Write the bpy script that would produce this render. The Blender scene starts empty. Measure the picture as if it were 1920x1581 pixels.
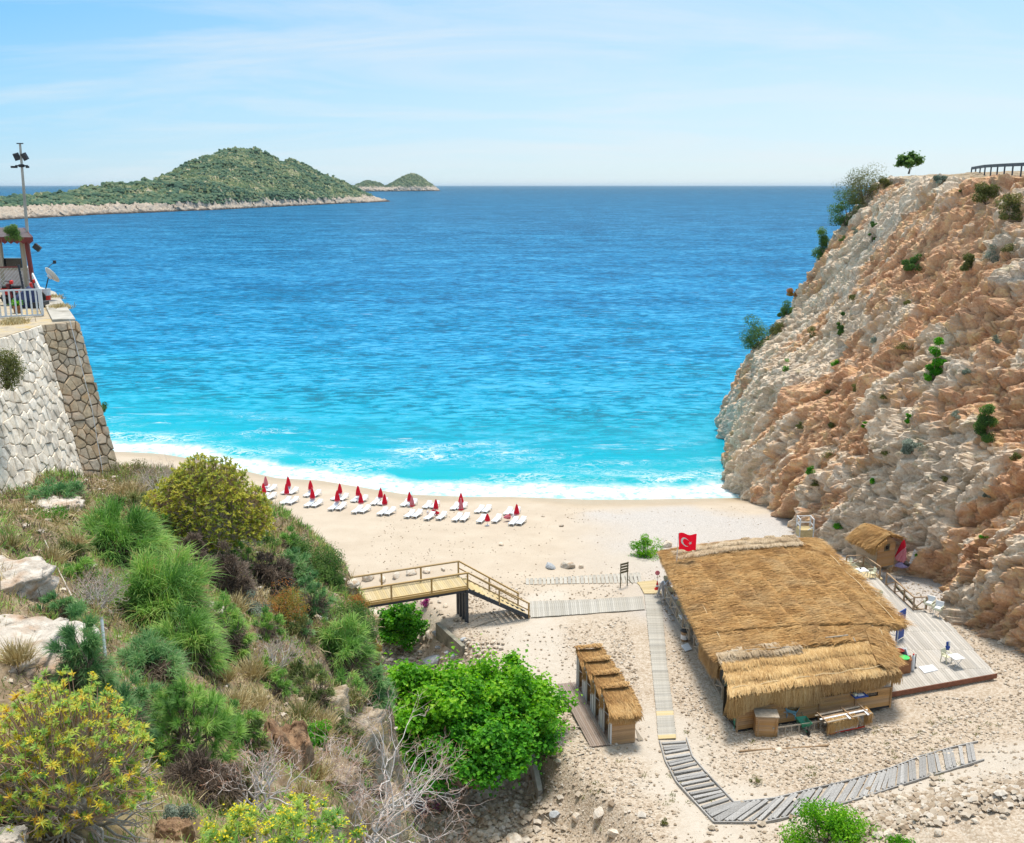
import bpy, math, random
import numpy as np
from mathutils import Vector, Matrix
random.seed(7); rng = np.random.default_rng(7)
sc = bpy.context.scene
COL = sc.collection
R = math.radians

# ------------------------------------------------------------------ camera
CAM_Z = 36.0; F = 1850.0; PITCH = R(13.47)
cam_d = bpy.data.cameras.new('camera'); cam = bpy.data.objects.new('camera', cam_d); COL.objects.link(cam)
cam.location = (0, 0, CAM_Z); cam.rotation_euler = (R(90) - PITCH, 0, 0)
cam_d.sensor_width = 36; cam_d.lens = 36 * F / 1920; cam_d.clip_start = .1; cam_d.clip_end = 120000
sc.camera = cam

# ------------------------------------------------------------------ sky, sun, exposure
SUN_EL, SUN_AZ = R(73), R(14)          # azimuth measured from +Y (seaward) towards +X
world = bpy.data.worlds.new('World'); sc.world = world; world.use_nodes = True
nt = world.node_tree; nt.nodes.clear()
def wn(t, **k):
    n = nt.nodes.new(t)
    for a, b in k.items(): setattr(n, a, b)
    return n
w_out = wn('ShaderNodeOutputWorld'); w_bg = wn('ShaderNodeBackground'); w_bg.inputs['Strength'].default_value = .1
w_sky = wn('ShaderNodeTexSky', sky_type='NISHITA', sun_disc=False)
w_sky.sun_elevation = SUN_EL; w_sky.sun_rotation = SUN_AZ
w_sky.altitude = 0; w_sky.air_density = 1.0; w_sky.dust_density = .1; w_sky.ozone_density = 3.0
tc = wn('ShaderNodeTexCoord'); sep = wn('ShaderNodeSeparateXYZ')
nt.links.new(tc.outputs['Generated'], sep.inputs[0])
hz = wn('ShaderNodeMath', operation='ADD'); hz.inputs[1].default_value = .16
nt.links.new(sep.outputs['Z'], hz.inputs[0])
vd = wn('ShaderNodeVectorMath', operation='DIVIDE'); cmb = wn('ShaderNodeCombineXYZ')
for i in range(3): nt.links.new(hz.outputs[0], cmb.inputs[i])
nt.links.new(tc.outputs['Generated'], vd.inputs[0]); nt.links.new(cmb.outputs[0], vd.inputs[1])
mp = wn('ShaderNodeMapping'); mp.inputs['Rotation'].default_value = (0, 0, R(-12)); mp.inputs['Scale'].default_value = (.55, 1.5, 1)
mp.inputs['Location'].default_value = (4.3, 1.2, 0)
nt.links.new(vd.outputs[0], mp.inputs['Vector'])
n1 = wn('ShaderNodeTexNoise'); n1.inputs['Scale'].default_value = 1.1; n1.inputs['Detail'].default_value = 9
n1.inputs['Roughness'].default_value = .62; n1.inputs['Distortion'].default_value = .6
nt.links.new(mp.outputs[0], n1.inputs['Vector'])
cr = wn('ShaderNodeValToRGB'); cr.color_ramp.elements[0].position = .46; cr.color_ramp.elements[1].position = .76
nt.links.new(n1.outputs['Fac'], cr.inputs['Fac'])
cm = wn('ShaderNodeMath', operation='MULTIPLY'); cm.inputs[1].default_value = .68
nt.links.new(cr.outputs['Color'], cm.inputs[0])
# clear-air gradient: paler towards the horizon and towards the sun, over the physical sky
EXPO = 1.05; SKY = .1
def _lin(r, g, b):
    f = lambda c: ((c / 255 + .055) / 1.055) ** 2.4 / (2 ** EXPO * SKY)
    return (f(r), f(g), f(b), 1)
def _ramp(stops):
    r = wn('ShaderNodeValToRGB'); c = r.color_ramp; c.interpolation = 'EASE'
    while len(c.elements) < len(stops): c.elements.new(.5)
    for e, (p_, col) in zip(c.elements, stops): e.position = p_; e.color = _lin(*col)
    nt.links.new(sep.outputs['Z'], r.inputs['Fac']); return r.outputs['Color']
away = _ramp([(0, (178, 216, 240)), (.06, (150, 210, 246)), (.17, (112, 194, 248)), (.45, (186, 222, 248)), (1, (252, 262, 270))])
near_ = _ramp([(0, (216, 235, 244)), (.06, (208, 234, 250)), (.17, (184, 226, 253)), (.45, (224, 242, 256)), (1, (252, 262, 270))])
dt = wn('ShaderNodeVectorMath', operation='DOT_PRODUCT'); dt.inputs[1].default_value = (math.sin(R(38)), math.cos(R(38)), 0)
nt.links.new(tc.outputs['Generated'], dt.inputs[0])
mrn = wn('ShaderNodeMapRange'); mrn.inputs[1].default_value = .40; mrn.inputs[2].default_value = .96; nt.links.new(dt.outputs['Value'], mrn.inputs[0])
mg = wn('ShaderNodeMix', data_type='RGBA'); nt.links.new(mrn.outputs[0], mg.inputs[0]); nt.links.new(away, mg.inputs[6]); nt.links.new(near_, mg.inputs[7])
hs = wn('ShaderNodeMix', data_type='RGBA'); hs.inputs[0].default_value = .86
nt.links.new(w_sky.outputs['Color'], hs.inputs[6]); nt.links.new(mg.outputs[2], hs.inputs[7])
mixc = wn('ShaderNodeMix', data_type='RGBA')
mixc.inputs[7].default_value = _lin(236, 243, 248)
nt.links.new(cm.outputs[0], mixc.inputs[0]); nt.links.new(hs.outputs[2], mixc.inputs[6])
nt.links.new(mixc.outputs[2], w_bg.inputs['Color']); nt.links.new(w_bg.outputs[0], w_out.inputs['Surface'])

sun_d = bpy.data.lights.new('sun', 'SUN'); sun = bpy.data.objects.new('sun', sun_d); COL.objects.link(sun)
sun_d.energy = 2.25; sun_d.angle = R(13); sun_d.color = (1, .93, .82)
SUNV = Vector((math.sin(SUN_AZ) * math.cos(SUN_EL), math.cos(SUN_AZ) * math.cos(SUN_EL), math.sin(SUN_EL)))
sun.rotation_euler = SUNV.to_track_quat('Z', 'Y').to_euler(); sun.location = (30, 60, 90)
sc.view_settings.view_transform = 'Standard'; sc.view_settings.look = 'None'
sc.view_settings.exposure = EXPO; sc.view_settings.gamma = 1; sc.view_settings.use_curve_mapping = False
try:
    sc.cycles.max_bounces = 6; sc.cycles.diffuse_bounces = 3; sc.cycles.transparent_max_bounces = 6
except Exception: pass

# ------------------------------------------------------------------ survey: sight lines of the photograph to real positions
CP, SP = math.cos(PITCH), math.sin(PITCH)
def ray(px, py):
    u = (px - 960) / F; v = (790.5 - py) / F
    return Vector((u, CP + v * SP, -SP + v * CP))
def W(px, py, z):
    d = ray(px, py); t = (z - CAM_Z) / d.z
    return Vector((d.x * t, d.y * t, z))
def WY(px, py, Y):
    d = ray(px, py); t = Y / d.y
    return Vector((d.x * t, Y, CAM_Z + d.z * t))
def depth(p): return p[1] * CP + (CAM_Z - p[2]) * SP
def ppm(p): return F / depth(p)           # photo pixels per metre at p

# ------------------------------------------------------------------ numpy noise
def _hash(ix, iy, iz, s=0):
    h = (ix.astype(np.int64) * 374761393 + iy.astype(np.int64) * 668265263 + iz.astype(np.int64) * 2147483647 + s * 1274126177) & 0xffffffff
    h = ((h ^ (h >> 13)) * 1274126177) & 0xffffffff
    h = ((h ^ (h >> 16)) * 2246822519) & 0xffffffff
    return ((h ^ (h >> 15)) & 0xffffff) / float(0xffffff)
def vnoise(P, s=0):
    I = np.floor(P); f = P - I; f = f * f * f * (f * (f * 6 - 15) + 10)
    I = I.astype(np.int64); x, y, z = I[:, 0], I[:, 1], I[:, 2]
    def c(a, b, d): return _hash(x + a, y + b, z + d, s)
    fx, fy, fz = f[:, 0], f[:, 1], f[:, 2]
    a = c(0,0,0) * (1 - fx) + c(1,0,0) * fx; b = c(0,1,0) * (1 - fx) + c(1,1,0) * fx
    d = c(0,0,1) * (1 - fx) + c(1,0,1) * fx; e = c(0,1,1) * (1 - fx) + c(1,1,1) * fx
    return ((a * (1 - fy) + b * fy) * (1 - fz) + (d * (1 - fy) + e * fy) * fz) * 2 - 1
def fbm(P, sc_=1.0, o=4, g=.5, s=0):
    P = np.asarray(P, float) * sc_; a = 1; t = 0; n = 0
    for i in range(o):
        t = t + a * vnoise(P, s + i); n += a; a *= g; P = P * 2.03 + 17.3
    return t / n
def ridged(P, sc_=1.0, o=4, s=0):
    P = np.asarray(P, float) * sc_; a = 1; t = 0; n = 0
    for i in range(o):
        t = t + a * (1 - np.abs(vnoise(P, s + i))); n += a; a *= .5; P = P * 2.07 + 9.1
    return t / n
def voro(P, sc_=1.0, s=0):
    P = np.asarray(P, float) * sc_; I = np.floor(P).astype(np.int64)
    f1 = np.full(len(P), 9.); f2 = f1.copy(); cid = np.zeros(len(P)); tl = np.zeros(len(P))
    for a in (-1, 0, 1):
        for b in (-1, 0, 1):
            for c in (-1, 0, 1):
                x, y, z = I[:, 0] + a, I[:, 1] + b, I[:, 2] + c
                a0, a1, a2 = x + _hash(x, y, z, s) - P[:, 0], y + _hash(x, y, z, s + 1) - P[:, 1], z + _hash(x, y, z, s + 2) - P[:, 2]
                d = np.sqrt(a0 * a0 + a1 * a1 + a2 * a2)
                m = d < f1; f2 = np.where(m, f1, np.minimum(f2, d)); cid = np.where(m, _hash(x, y, z, s + 3), cid); tl = np.where(m, a0 * (_hash(x, y, z, s + 4) - .5) + a1 * (_hash(x, y, z, s + 5) - .5) + a2 * (_hash(x, y, z, s + 6) - .5), tl); f1 = np.where(m, d, f1)
    return f1, f2, cid, tl
def sstep(a, b, x):
    t = np.clip((x - a) / (b - a), 0, 1); return t * t * (3 - 2 * t)
def seg_dist(X, Y, pl):
    """distance to a polyline, plus the parameter along it"""
    best = np.full(np.shape(X), 1e9); par = np.zeros(np.shape(X))
    for i in range(len(pl) - 1):
        (ax, ay), (bx, by) = pl[i], pl[i + 1]; dx, dy = bx - ax, by - ay
        t = np.clip(((X - ax) * dx + (Y - ay) * dy) / (dx * dx + dy * dy), 0, 1)
        d = np.hypot(X - ax - t * dx, Y - ay - t * dy); m = d < best
        best = np.where(m, d, best); par = np.where(m, i + t, par)
    return best, par
def in_poly(X, Y, pg):
    ins = np.zeros(np.shape(X), bool); n = len(pg)
    for i in range(n):
        (ax, ay), (bx, by) = pg[i], pg[(i + 1) % n]
        c = ((ay > Y) != (by > Y)) & (X < (bx - ax) * (Y - ay) / ((by - ay) if by != ay else 1e-9) + ax)
        ins ^= c
    return ins

# ------------------------------------------------------------------ meshes and objects
def np_mesh(name, V, faces, attrs=None, smooth=True):
    """faces: list of integer arrays (n,3) or (n,4)"""
    me = bpy.data.meshes.new(name); V = np.asarray(V, np.float32)
    me.vertices.add(len(V)); me.vertices.foreach_set('co', V.ravel())
    fl = [np.asarray(f, np.int32) for f in faces if len(f)]
    loops = np.concatenate([f.ravel() for f in fl]); tot = np.concatenate([np.full(len(f), f.shape[1], np.int32) for f in fl])
    st = np.concatenate([[0], np.cumsum(tot)[:-1]]).astype(np.int32)
    me.loops.add(len(loops)); me.loops.foreach_set('vertex_index', loops)
    me.polygons.add(len(tot)); me.polygons.foreach_set('loop_start', st); me.polygons.foreach_set('loop_total', tot)
    me.polygons.foreach_set('use_smooth', np.full(len(tot), smooth))
    for k, a in (attrs or {}).items():
        at = me.attributes.new(k, 'FLOAT', 'POINT'); at.data.foreach_set('value', np.asarray(a, np.float32))
    me.update(calc_edges=True); return me
def grid_faces(nu, nv):
    i = np.arange((nu - 1) * (nv - 1)); r, c = i // (nv - 1), i % (nv - 1); a = r * nv + c
    return np.stack([a, a + nv, a + nv + 1, a + 1], 1)
def link(name, me, mat=None, parent=None, loc=(0, 0, 0), rot=(0, 0, 0)):
    o = bpy.data.objects.new(name, me); COL.objects.link(o); o.location = loc; o.rotation_euler = rot
    if me is not None and mat is not None and not me.materials: me.materials.append(mat)
    if parent is not None: o.parent = parent
    return o
def tag(o, label=None, cat=None, group=None, kind=None):
    if label: o['label'] = label
    if cat: o['category'] = cat
    if group: o['group'] = group
    if kind: o['kind'] = kind
    return o
def thing(name, label, cat, loc=(0, 0, 0), rotz=0, group=None):
    o = bpy.data.objects.new(name, None); COL.objects.link(o); o.location = loc; o.rotation_euler = (0, 0, rotz)
    o.empty_display_size = .2
    return tag(o, label, cat, group)
KIDS = {}
def copy_tree(o, parent=None):
    c = o.copy(); COL.objects.link(c)
    if parent is not None: c.parent = parent
    for ch in list(o.children): copy_tree(ch, c)
    return c
class MB:
    """collects boxes, beams, tubes and loose faces; build() links them as ONE mesh object"""
    def __init__(s, org=(0, 0, 0)): s.v = []; s.f = []; s.o = Vector(org)
    def add(s, vs, fs):
        b = len(s.v); s.v += [tuple(Vector(v) - s.o) for v in vs]; s.f += [tuple(b + i for i in f) for f in fs]; return s
    def box(s, c, d, rz=0, M=None):
        x, y, z = d[0] / 2, d[1] / 2, d[2] / 2; m = M or Matrix.Rotation(rz, 3, 'Z')
        vs = [Vector(c) + m @ Vector((a * x, b * y, e * z)) for e in (-1, 1) for a, b in ((-1, -1), (1, -1), (1, 1), (-1, 1))]
        return s.add(vs, [(3, 2, 1, 0), (4, 5, 6, 7), (0, 1, 5, 4), (1, 2, 6, 5), (2, 3, 7, 6), (3, 0, 4, 7)])
    def beam(s, p, q, w, h, up=(0, 0, 1)):
        p, q = Vector(p), Vector(q); y = (q - p); L = y.length
        if L < 1e-6: return s
        y = y / L; x = y.cross(Vector(up))
        if x.length < 1e-4: x = y.cross(Vector((1, 0, 0)))
        x.normalize(); z = x.cross(y)
        return s.box((p + q) / 2, (w, L, h), M=Matrix((x, y, z)).transposed())
    def tube(s, pts, rad, n=6):
        pts = [Vector(p) for p in pts]; rings = []; b = []
        for i, p in enumerate(pts):
            t = (pts[min(i + 1, len(pts) - 1)] - pts[max(i - 1, 0)]).normalized()
            a = t.cross(Vector((0, 0, 1)))
            if a.length < 1e-3: a = t.cross(Vector((1, 0, 0)))
            a.normalize(); c = t.cross(a); r = rad[i] if hasattr(rad, '__len__') else rad
            b += [p + (a * math.cos(k * 2 * math.pi / n) + c * math.sin(k * 2 * math.pi / n)) * r for k in range(n)]
        fs = [(i * n + k, i * n + (k + 1) % n, (i + 1) * n + (k + 1) % n, (i + 1) * n + k) for i in range(len(pts) - 1) for k in range(n)]
        fs += [tuple(range(n)), tuple((len(pts) - 1) * n + k for k in reversed(range(n)))]
        return s.add(b, fs)
    def lathe(s, prof, c=(0, 0, 0), n=12, M=None):
        b = []; m = M or Matrix.Identity(3)
        for r, z in prof: b += [Vector(c) + m @ Vector((r * math.cos(k * 2 * math.pi / n), r * math.sin(k * 2 * math.pi / n), z)) for k in range(n)]
        fs = [(i * n + k, i * n + (k + 1) % n, (i + 1) * n + (k + 1) % n, (i + 1) * n + k) for i in range(len(prof) - 1) for k in range(n)]
        fs += [tuple(reversed(range(n))), tuple((len(prof) - 1) * n + k for k in range(n))]
        return s.add(b, fs)
    def slab(s, quad, th):
        """four corner points (counter-clockwise seen from above) and a thickness downwards"""
        q = [Vector(p) for p in quad]; d = Vector((0, 0, -th))
        return s.add(q + [p + d for p in q], [(0, 1, 2, 3), (7, 6, 5, 4)] + [(i, i + 4, (i + 1) % 4 + 4, (i + 1) % 4) for i in range(4)])
    def mesh(s, name, smooth=False):
        me = bpy.data.meshes.new(name); me.from_pydata(s.v, [], s.f)
        me.polygons.foreach_set('use_smooth', [smooth] * len(me.polygons)); me.update(); return me
    def build(s, name, mat, parent=None, bevel=0, smooth=False):
        o = link(name, s.mesh(name, smooth), mat, parent)
        if bevel:
            b = o.modifiers.new('bevel', 'BEVEL'); b.width = bevel; b.segments = 1
        return o

# ------------------------------------------------------------------ materials
def new_mat(name):
    m = bpy.data.materials.new(name); m.use_nodes = True; t = m.node_tree; t.nodes.clear(); return m, t
class NT:
    def __init__(s, t): s.t = t
    def n(s, typ, ins=None, **k):
        nd = s.t.nodes.new(typ)
        for a, b in k.items(): setattr(nd, a, b)
        for a, b in (ins or {}).items():
            sk = nd.inputs[a]
            if isinstance(b, bpy.types.NodeSocket): s.t.links.new(b, sk)
            else: sk.default_value = b
        return nd
    def math(s, op, a, b=0, clamp=False):
        return s.n('ShaderNodeMath', {0: a, 1: b}, operation=op, use_clamp=clamp).outputs[0]
    def mix(s, f, a, b, mode='MIX'):
        return s.n('ShaderNodeMix', {0: f, 6: a, 7: b}, data_type='RGBA', blend_type=mode).outputs[2]
    def ramp(s, f, stops, interp='LINEAR'):
        r = s.n('ShaderNodeValToRGB', {'Fac': f}); c = r.color_ramp; c.interpolation = interp
        while len(c.elements) < len(stops): c.elements.new(.5)
        for e, (p, col) in zip(c.elements, stops):
            e.position = p; e.color = col if len(col) == 4 else (*col, 1)
        return r.outputs['Color']
    def mr(s, v, a, b, c=0, d=1):
        return s.n('ShaderNodeMapRange', {0: v, 1: a, 2: b, 3: c, 4: d}).outputs[0]
    def noise(s, vec, scale, detail=5, rough=.55, dist=0):
        return s.n('ShaderNodeTexNoise', {'Vector': vec, 'Scale': scale, 'Detail': detail, 'Roughness': rough, 'Distortion': dist}).outputs['Fac']
    def attr(s, name): return s.n('ShaderNodeAttribute', attribute_name=name).outputs['Fac']
    def pos(s, stretch=None, kind='Object', rot=(0, 0, 0)):
        o = s.n('ShaderNodeTexCoord').outputs[kind]
        if stretch: o = s.n('ShaderNodeMapping', {'Vector': o, 'Scale': stretch, 'Rotation': rot}).outputs[0]
        return o
    def bump(s, h, strength=.5, dist=.05, normal=None):
        d = {'Height': h, 'Strength': strength, 'Distance': dist}
        if normal is not None: d['Normal'] = normal
        return s.n('ShaderNodeBump', d).outputs[0]
def C(r, g, b): return (r, g, b, 1)
def S(r, g, b):
    """sRGB 0-255 to linear"""
    f = lambda c: (c / 255 / 12.92) if c / 255 <= .04045 else ((c / 255 + .055) / 1.055) ** 2.4
    return (f(r), f(g), f(b), 1)
def pmat(name, c1, c2=None, scale=4, detail=6, rough=.75, bump=.25, bdist=.02, rnd=0, stretch=None, metal=0, spec=.3, tint=None, dirt=None):
    m, t = new_mat(name); g = NT(t); c2 = c2 or c1
    v = g.pos(stretch); f = g.noise(v, scale, detail, .6)
    col = g.ramp(f, [(.32, c1), (.68, c2)])
    if dirt: col = g.mix(g.ramp(g.noise(g.pos(), scale * .35, 4), [(.5, C(0, 0, 0)), (.72, C(1, 1, 1))]), col, dirt)
    if tint: col = g.mix(g.mr(g.attr('tint'), 0, 1), col, tint)
    if rnd:
        r = g.n('ShaderNodeObjectInfo').outputs['Random']
        col = g.n('ShaderNodeHueSaturation', {'Color': col, 'Value': g.mr(r, 0, 1, 1 - rnd, 1 + rnd), 'Saturation': g.mr(g.math('FRACT', g.math('MULTIPLY', r, 7.3)), 0, 1, 1 - rnd, 1 + rnd * .6)}).outputs[0]
    b = g.n('ShaderNodeBsdfPrincipled', {'Base Color': col, 'Roughness': rough, 'Metallic': metal, 'Specular IOR Level': spec})
    if bump: t.links.new(g.bump(g.noise(v, scale * 2.5, 6, .65), bump, bdist), b.inputs['Normal'])
    t.links.new(b.outputs[0], g.n('ShaderNodeOutputMaterial').inputs[0]); return m
def leafmat(name, stops, trans=.35, rough=.55, nscale=1.2):
    """foliage: colour chosen per leaf through the mesh attribute 'tint' (species colour, flowers, dead leaves)"""
    m, t = new_mat(name); g = NT(t)
    f = g.math('ADD', g.attr('tint'), g.math('MULTIPLY', g.math('SUBTRACT', g.noise(g.pos(), nscale, 3), .5), .35))
    col = g.ramp(f, stops)
    b = g.n('ShaderNodeBsdfPrincipled', {'Base Color': col, 'Roughness': rough, 'Specular IOR Level': .25})
    tr = g.n('ShaderNodeBsdfTranslucent', {'Color': g.n('ShaderNodeHueSaturation', {'Color': col, 'Saturation': 1.1, 'Value': 1.25}).outputs[0]})
    mx = g.n('ShaderNodeMixShader', {0: trans}); t.links.new(b.outputs[0], mx.inputs[1]); t.links.new(tr.outputs[0], mx.inputs[2])
    t.links.new(mx.outputs[0], g.n('ShaderNodeOutputMaterial').inputs[0]); return m
# ================================================================== THE LAND AND THE SEA
# ---- shoreline (surveyed along the foot of the foam), inland distance, heights
SH = [W(x, y, 0) for x, y in ((60, 838), (215, 846), (300, 850), (400, 866), (450, 880), (520, 896), (600, 900), (690, 915), (760, 926), (880, 931), (960, 931), (1100, 936), (1200, 936), (1300, 934), (1380, 933), (1600, 930))]
SHX = np.array([-160.] + [p.x for p in SH] + [80.]); SHY = np.array([SH[0].y + 8] + [p.y for p in SH] + [SH[-1].y])
def shore_y(X): return np.interp(X, SHX, SHY)
RAVINE = [(-1.0, 30), (-1.2, 42), (-1.6, 48), (-3, 54), (-6, 62), (-9.6, 70), (-12, 78), (-15, 90)]
RAV_W = np.array([5.5, 5.2, 3.6, 3.2, 2.8, 2.6, 2.6, 3.0])
HILL = [(-1.2, -10), (-1.4, 3), (-1.7, 8), (-2.5, 12), (-3.2, 16), (-3.9, 19), (-4.3, 22), (-4.8, 26), (-5.5, 32), (-6.8, 37.5), (-8.6, 40.5), (-12, 42), (-16, 42), (-22, 47), (-40, 60), (-90, 70), (-90, -10)]
CP_H = np.array([(-15.6, 28, 26.3), (-15.8, 34, 25.7), (-16, 37, 25.1), (-20, 30, 28), (-7.8, 13.6, 30), (-4.9, 8, 30.1), (-4.7, 9.2, 29.6), (-3.7, 9, 29.3), (-4.6, 13, 28), (-5, 18, 26),
                 (-4.6, 30, 21.4), (-4.4, 24, 22.8), (-8.5, 36, 23.4), (-7.2, 39, 20.4), (-8.3, 20, 26.6), (-9.4, 22, 27.1), (-7.6, 14.5, 29.2), (-8.3, 27, 25), (-6.5, 24, 24.6), (-4.8, 28, 22.2),
                 (-14, 29, 26.7), (-10.1, 19, 29), (-4.2, 12, 28.2), (-2.4, 15, 25.2), (-2.4, 11, 27.6), (-1.9, 7, 30.4), (-12, 40, 23.2), (-12, 36, 24.6), (-6.5, 34, 21.6), (-14, 20, 30), (-9, 8, 32), (-3, 3, 32), (-20, 10, 33), (-25, 40, 26)])
def _tps():
    n = len(CP_H); P = CP_H[:, :2]; r = np.hypot(P[:, None, 0] - P[None, :, 0], P[:, None, 1] - P[None, :, 1])
    K = np.where(r > 0, r * r * np.log(np.maximum(r, 1e-9)), 0) + np.eye(n) * 2.0
    A = np.zeros((n + 3, n + 3)); A[:n, :n] = K; A[:n, n] = 1; A[:n, n + 1:] = P; A[n, :n] = 1; A[n + 1:, :n] = P.T
    return np.linalg.solve(A, np.concatenate([CP_H[:, 2], [0, 0, 0]]))
TPS = _tps()
def shoulder(X, Y):
    z = TPS[-3] + TPS[-2] * X + TPS[-1] * Y
    for w, (a, b, _) in zip(TPS, CP_H[:, :]):
        r2 = (X - a)**2 + (Y - b)**2; z = z + w * .5 * r2 * np.log(np.maximum(r2, 1e-9))
    return np.clip(z, 15, 34)
def hill_mask(X, Y):
    d, _ = seg_dist(X, Y, HILL); ins = in_poly(X, Y, HILL)
    P = np.stack([X, Y, X * 0], 1)
    d = np.where(ins, d, -d) + fbm(P, .35, 3, s=5) * 1.0 + (ridged(P, .45, 3, s=6) - .62) * 2.2
    return sstep(-3.6, .5, d)
def ground_z(X, Y):
    P = np.stack([X, Y, X * 0], 1)
    d = shore_y(X) - Y
    z = np.interp(d, (-60, -30, 0, 5, 12, 22, 33, 45, 56, 62, 70, 80), (-9, -4, 0, .75, 1.5, 2.0, 2.9, 3.5, 3.65, 3.9, 4.8, 5.8))
    z = z + fbm(P, .12, 3, s=11) * .25 * sstep(6, 25, d) + fbm(P, .9, 3, s=14) * .05 * sstep(2, 20, d)
    bank = sstep(25, 44, X + (54 - Y) * 1.2); z = z + bank * (2.6 + fbm(P, .5, 4, s=3) * .5) * sstep(30, 60, d)
    heap = np.exp(-(((X - 22) / 5.5)**2 + ((Y - 40.5) / 3.0)**2)); z = z + heap * (1.3 + fbm(P, 1.2, 3, s=9) * .5)
    rd, par = seg_dist(X, Y, RAVINE); w = np.interp(par, np.arange(len(RAV_W)), RAV_W)
    cut = 1 - sstep(w - .8, w + 1.6 + 1.6 * sstep(50, 44, Y), rd + fbm(P, .25, 2, s=21) * .9)
    z = z - cut * (2.7 + fbm(P, .8, 3, s=2) * .35) * sstep(86, 70, Y)
    bench = np.exp(-(((X + 16) / 2.8)**2 + ((Y - 65.3) / 4)**2)); z = z + bench * 3.6      # rise that carries the far end of the footbridge
    return z
def land(X, Y):
    X = np.asarray(X, float); Y = np.asarray(Y, float); P = np.stack([X, Y, X * 0], 1)
    g = ground_z(X, Y); m = hill_mask(X, Y); s = shoulder(X, Y)
    rough = fbm(P, .55, 5, .55, s=31) * .42 + (ridged(P, 1.3, 3, s=37) - .6) * .28
    return g + m * (s + rough - g)
def land1(x, y): return float(land(np.array([x]), np.array([y]))[0])

TRACK = [[(10, 42), (9.8, 46), (9.3, 50), (9.0, 55)], [(3, 60), (1, 66), (2.5, 72)], [(12, 46), (18, 44), (28, 49)], [(-1, 70), (3.5, 76)]]
def land_attrs(X, Y):
    P = np.stack([X, Y, X * 0], 1); d = shore_y(X) - Y
    hillm = hill_mask(X, Y)
    gravel = sstep(36, 45, d + fbm(P, .15, 3, s=41) * 5)
    grey = np.clip(sstep(2, 22, X + fbm(P, .08, 3, s=44) * 12) * sstep(5, 11, d + fbm(P, .2, 3, s=47) * 5) * (1 - gravel) + sstep(.15, .5, fbm(P, .07, 4, s=51)) * sstep(24, 32, d) * (1 - gravel) * .8, 0, 1)
    wet = 1 - sstep(1.0, 6.5, d + fbm(P, .12, 3, s=54) * 2.0)
    tr = np.full(len(X), 99.)
    for pl in TRACK: tr = np.minimum(tr, seg_dist(X, Y, pl)[0])
    track = 1 - sstep(.8, 3.4, tr + fbm(P, .4, 4, s=57) * 1.6)
    return dict(hill=hillm, gravel=gravel, grey=grey, wet=wet, track=track)

def terrain_mat():
    m, t = new_mat('terrain'); g = NT(t); p = g.pos()
    big, mid, fine = g.noise(p, .35, 5), g.noise(p, 2.2, 6, .62), g.noise(p, 11, 5, .65)
    peb = g.n('ShaderNodeTexVoronoi', {'Vector': p, 'Scale': 8.5, 'Randomness': 1.0}, feature='F1')
    peb2 = g.n('ShaderNodeTexVoronoi', {'Vector': p, 'Scale': 19.0, 'Randomness': 1.0}, feature='F1')
    pc = g.n('ShaderNodeSeparateColor', {0: peb.outputs['Color']}).outputs[0]; pc2 = g.n('ShaderNodeSeparateColor', {0: peb2.outputs['Color']}).outputs[1]
    sand = g.mix(g.mr(g.math('ADD', g.math('MULTIPLY', fine, .6), g.math('MULTIPLY', big, .6)), .4, .85), C(.42, .345, .265), C(.54, .465, .375))
    sand = g.mix(g.ramp(fine, [(.60, C(0, 0, 0)), (.72, C(.55, .55, .55))]), sand, C(.30, .21, .14))
    wetc = g.mix(big, C(.36, .265, .17), C(.46, .36, .24))
    greyc = g.mix(pc2, C(.34, .315, .295), C(.54, .505, .475))
    grav = g.ramp(g.math('ADD', g.math('MULTIPLY', pc, .75), g.math('MULTIPLY', big, .3)), [(.0, C(.27, .20, .14)), (.3, C(.39, .315, .235)), (.6, C(.49, .41, .325)), (1, C(.58, .52, .44))])
    grav = g.mix(g.math('MULTIPLY', pc2, .35), grav, C(.36, .27, .19))
    dust = g.mix(mid, C(.45, .39, .32), C(.57, .52, .455))
    soil = g.ramp(g.math('ADD', g.math('MULTIPLY', mid, .7), g.math('MULTIPLY', fine, .35)), [(.3, C(.075, .05, .03)), (.46, C(.17, .115, .065)), (.58, C(.29, .22, .145)), (.74, C(.46, .40, .32))])
    soil = g.mix(g.ramp(g.noise(p, .9, 4), [(.45, C(0, 0, 0)), (.62, C(.8, .8, .8))]), soil, g.mix(fine, C(.11, .105, .035), C(.27, .215, .09)))
    c = g.mix(g.attr('wet'), sand, wetc); c = g.mix(g.attr('grey'), c, greyc); c = g.mix(g.attr('gravel'), c, grav)
    c = g.mix(g.math('MULTIPLY', g.attr('track'), .8), c, dust); c = g.mix(g.attr('hill'), c, soil)
    rgh = g.mr(g.attr('wet'), 0, 1, .9, .35)
    h = g.math('ADD', g.math('MULTIPLY', g.math('SUBTRACT', 1, peb.outputs['Distance']), g.mr(g.math('MAXIMUM', g.attr('gravel'), g.attr('hill')), 0, 1, .15, 1)), g.math('MULTIPLY', fine, .8))
    b = g.n('ShaderNodeBsdfPrincipled', {'Base Color': c, 'Roughness': rgh, 'Specular IOR Level': .25, 'Normal': g.bump(h, .5, .08)})
    t.links.new(b.outputs[0], g.n('ShaderNodeOutputMaterial').inputs[0]); return m
M_TERR = terrain_mat()
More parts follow.
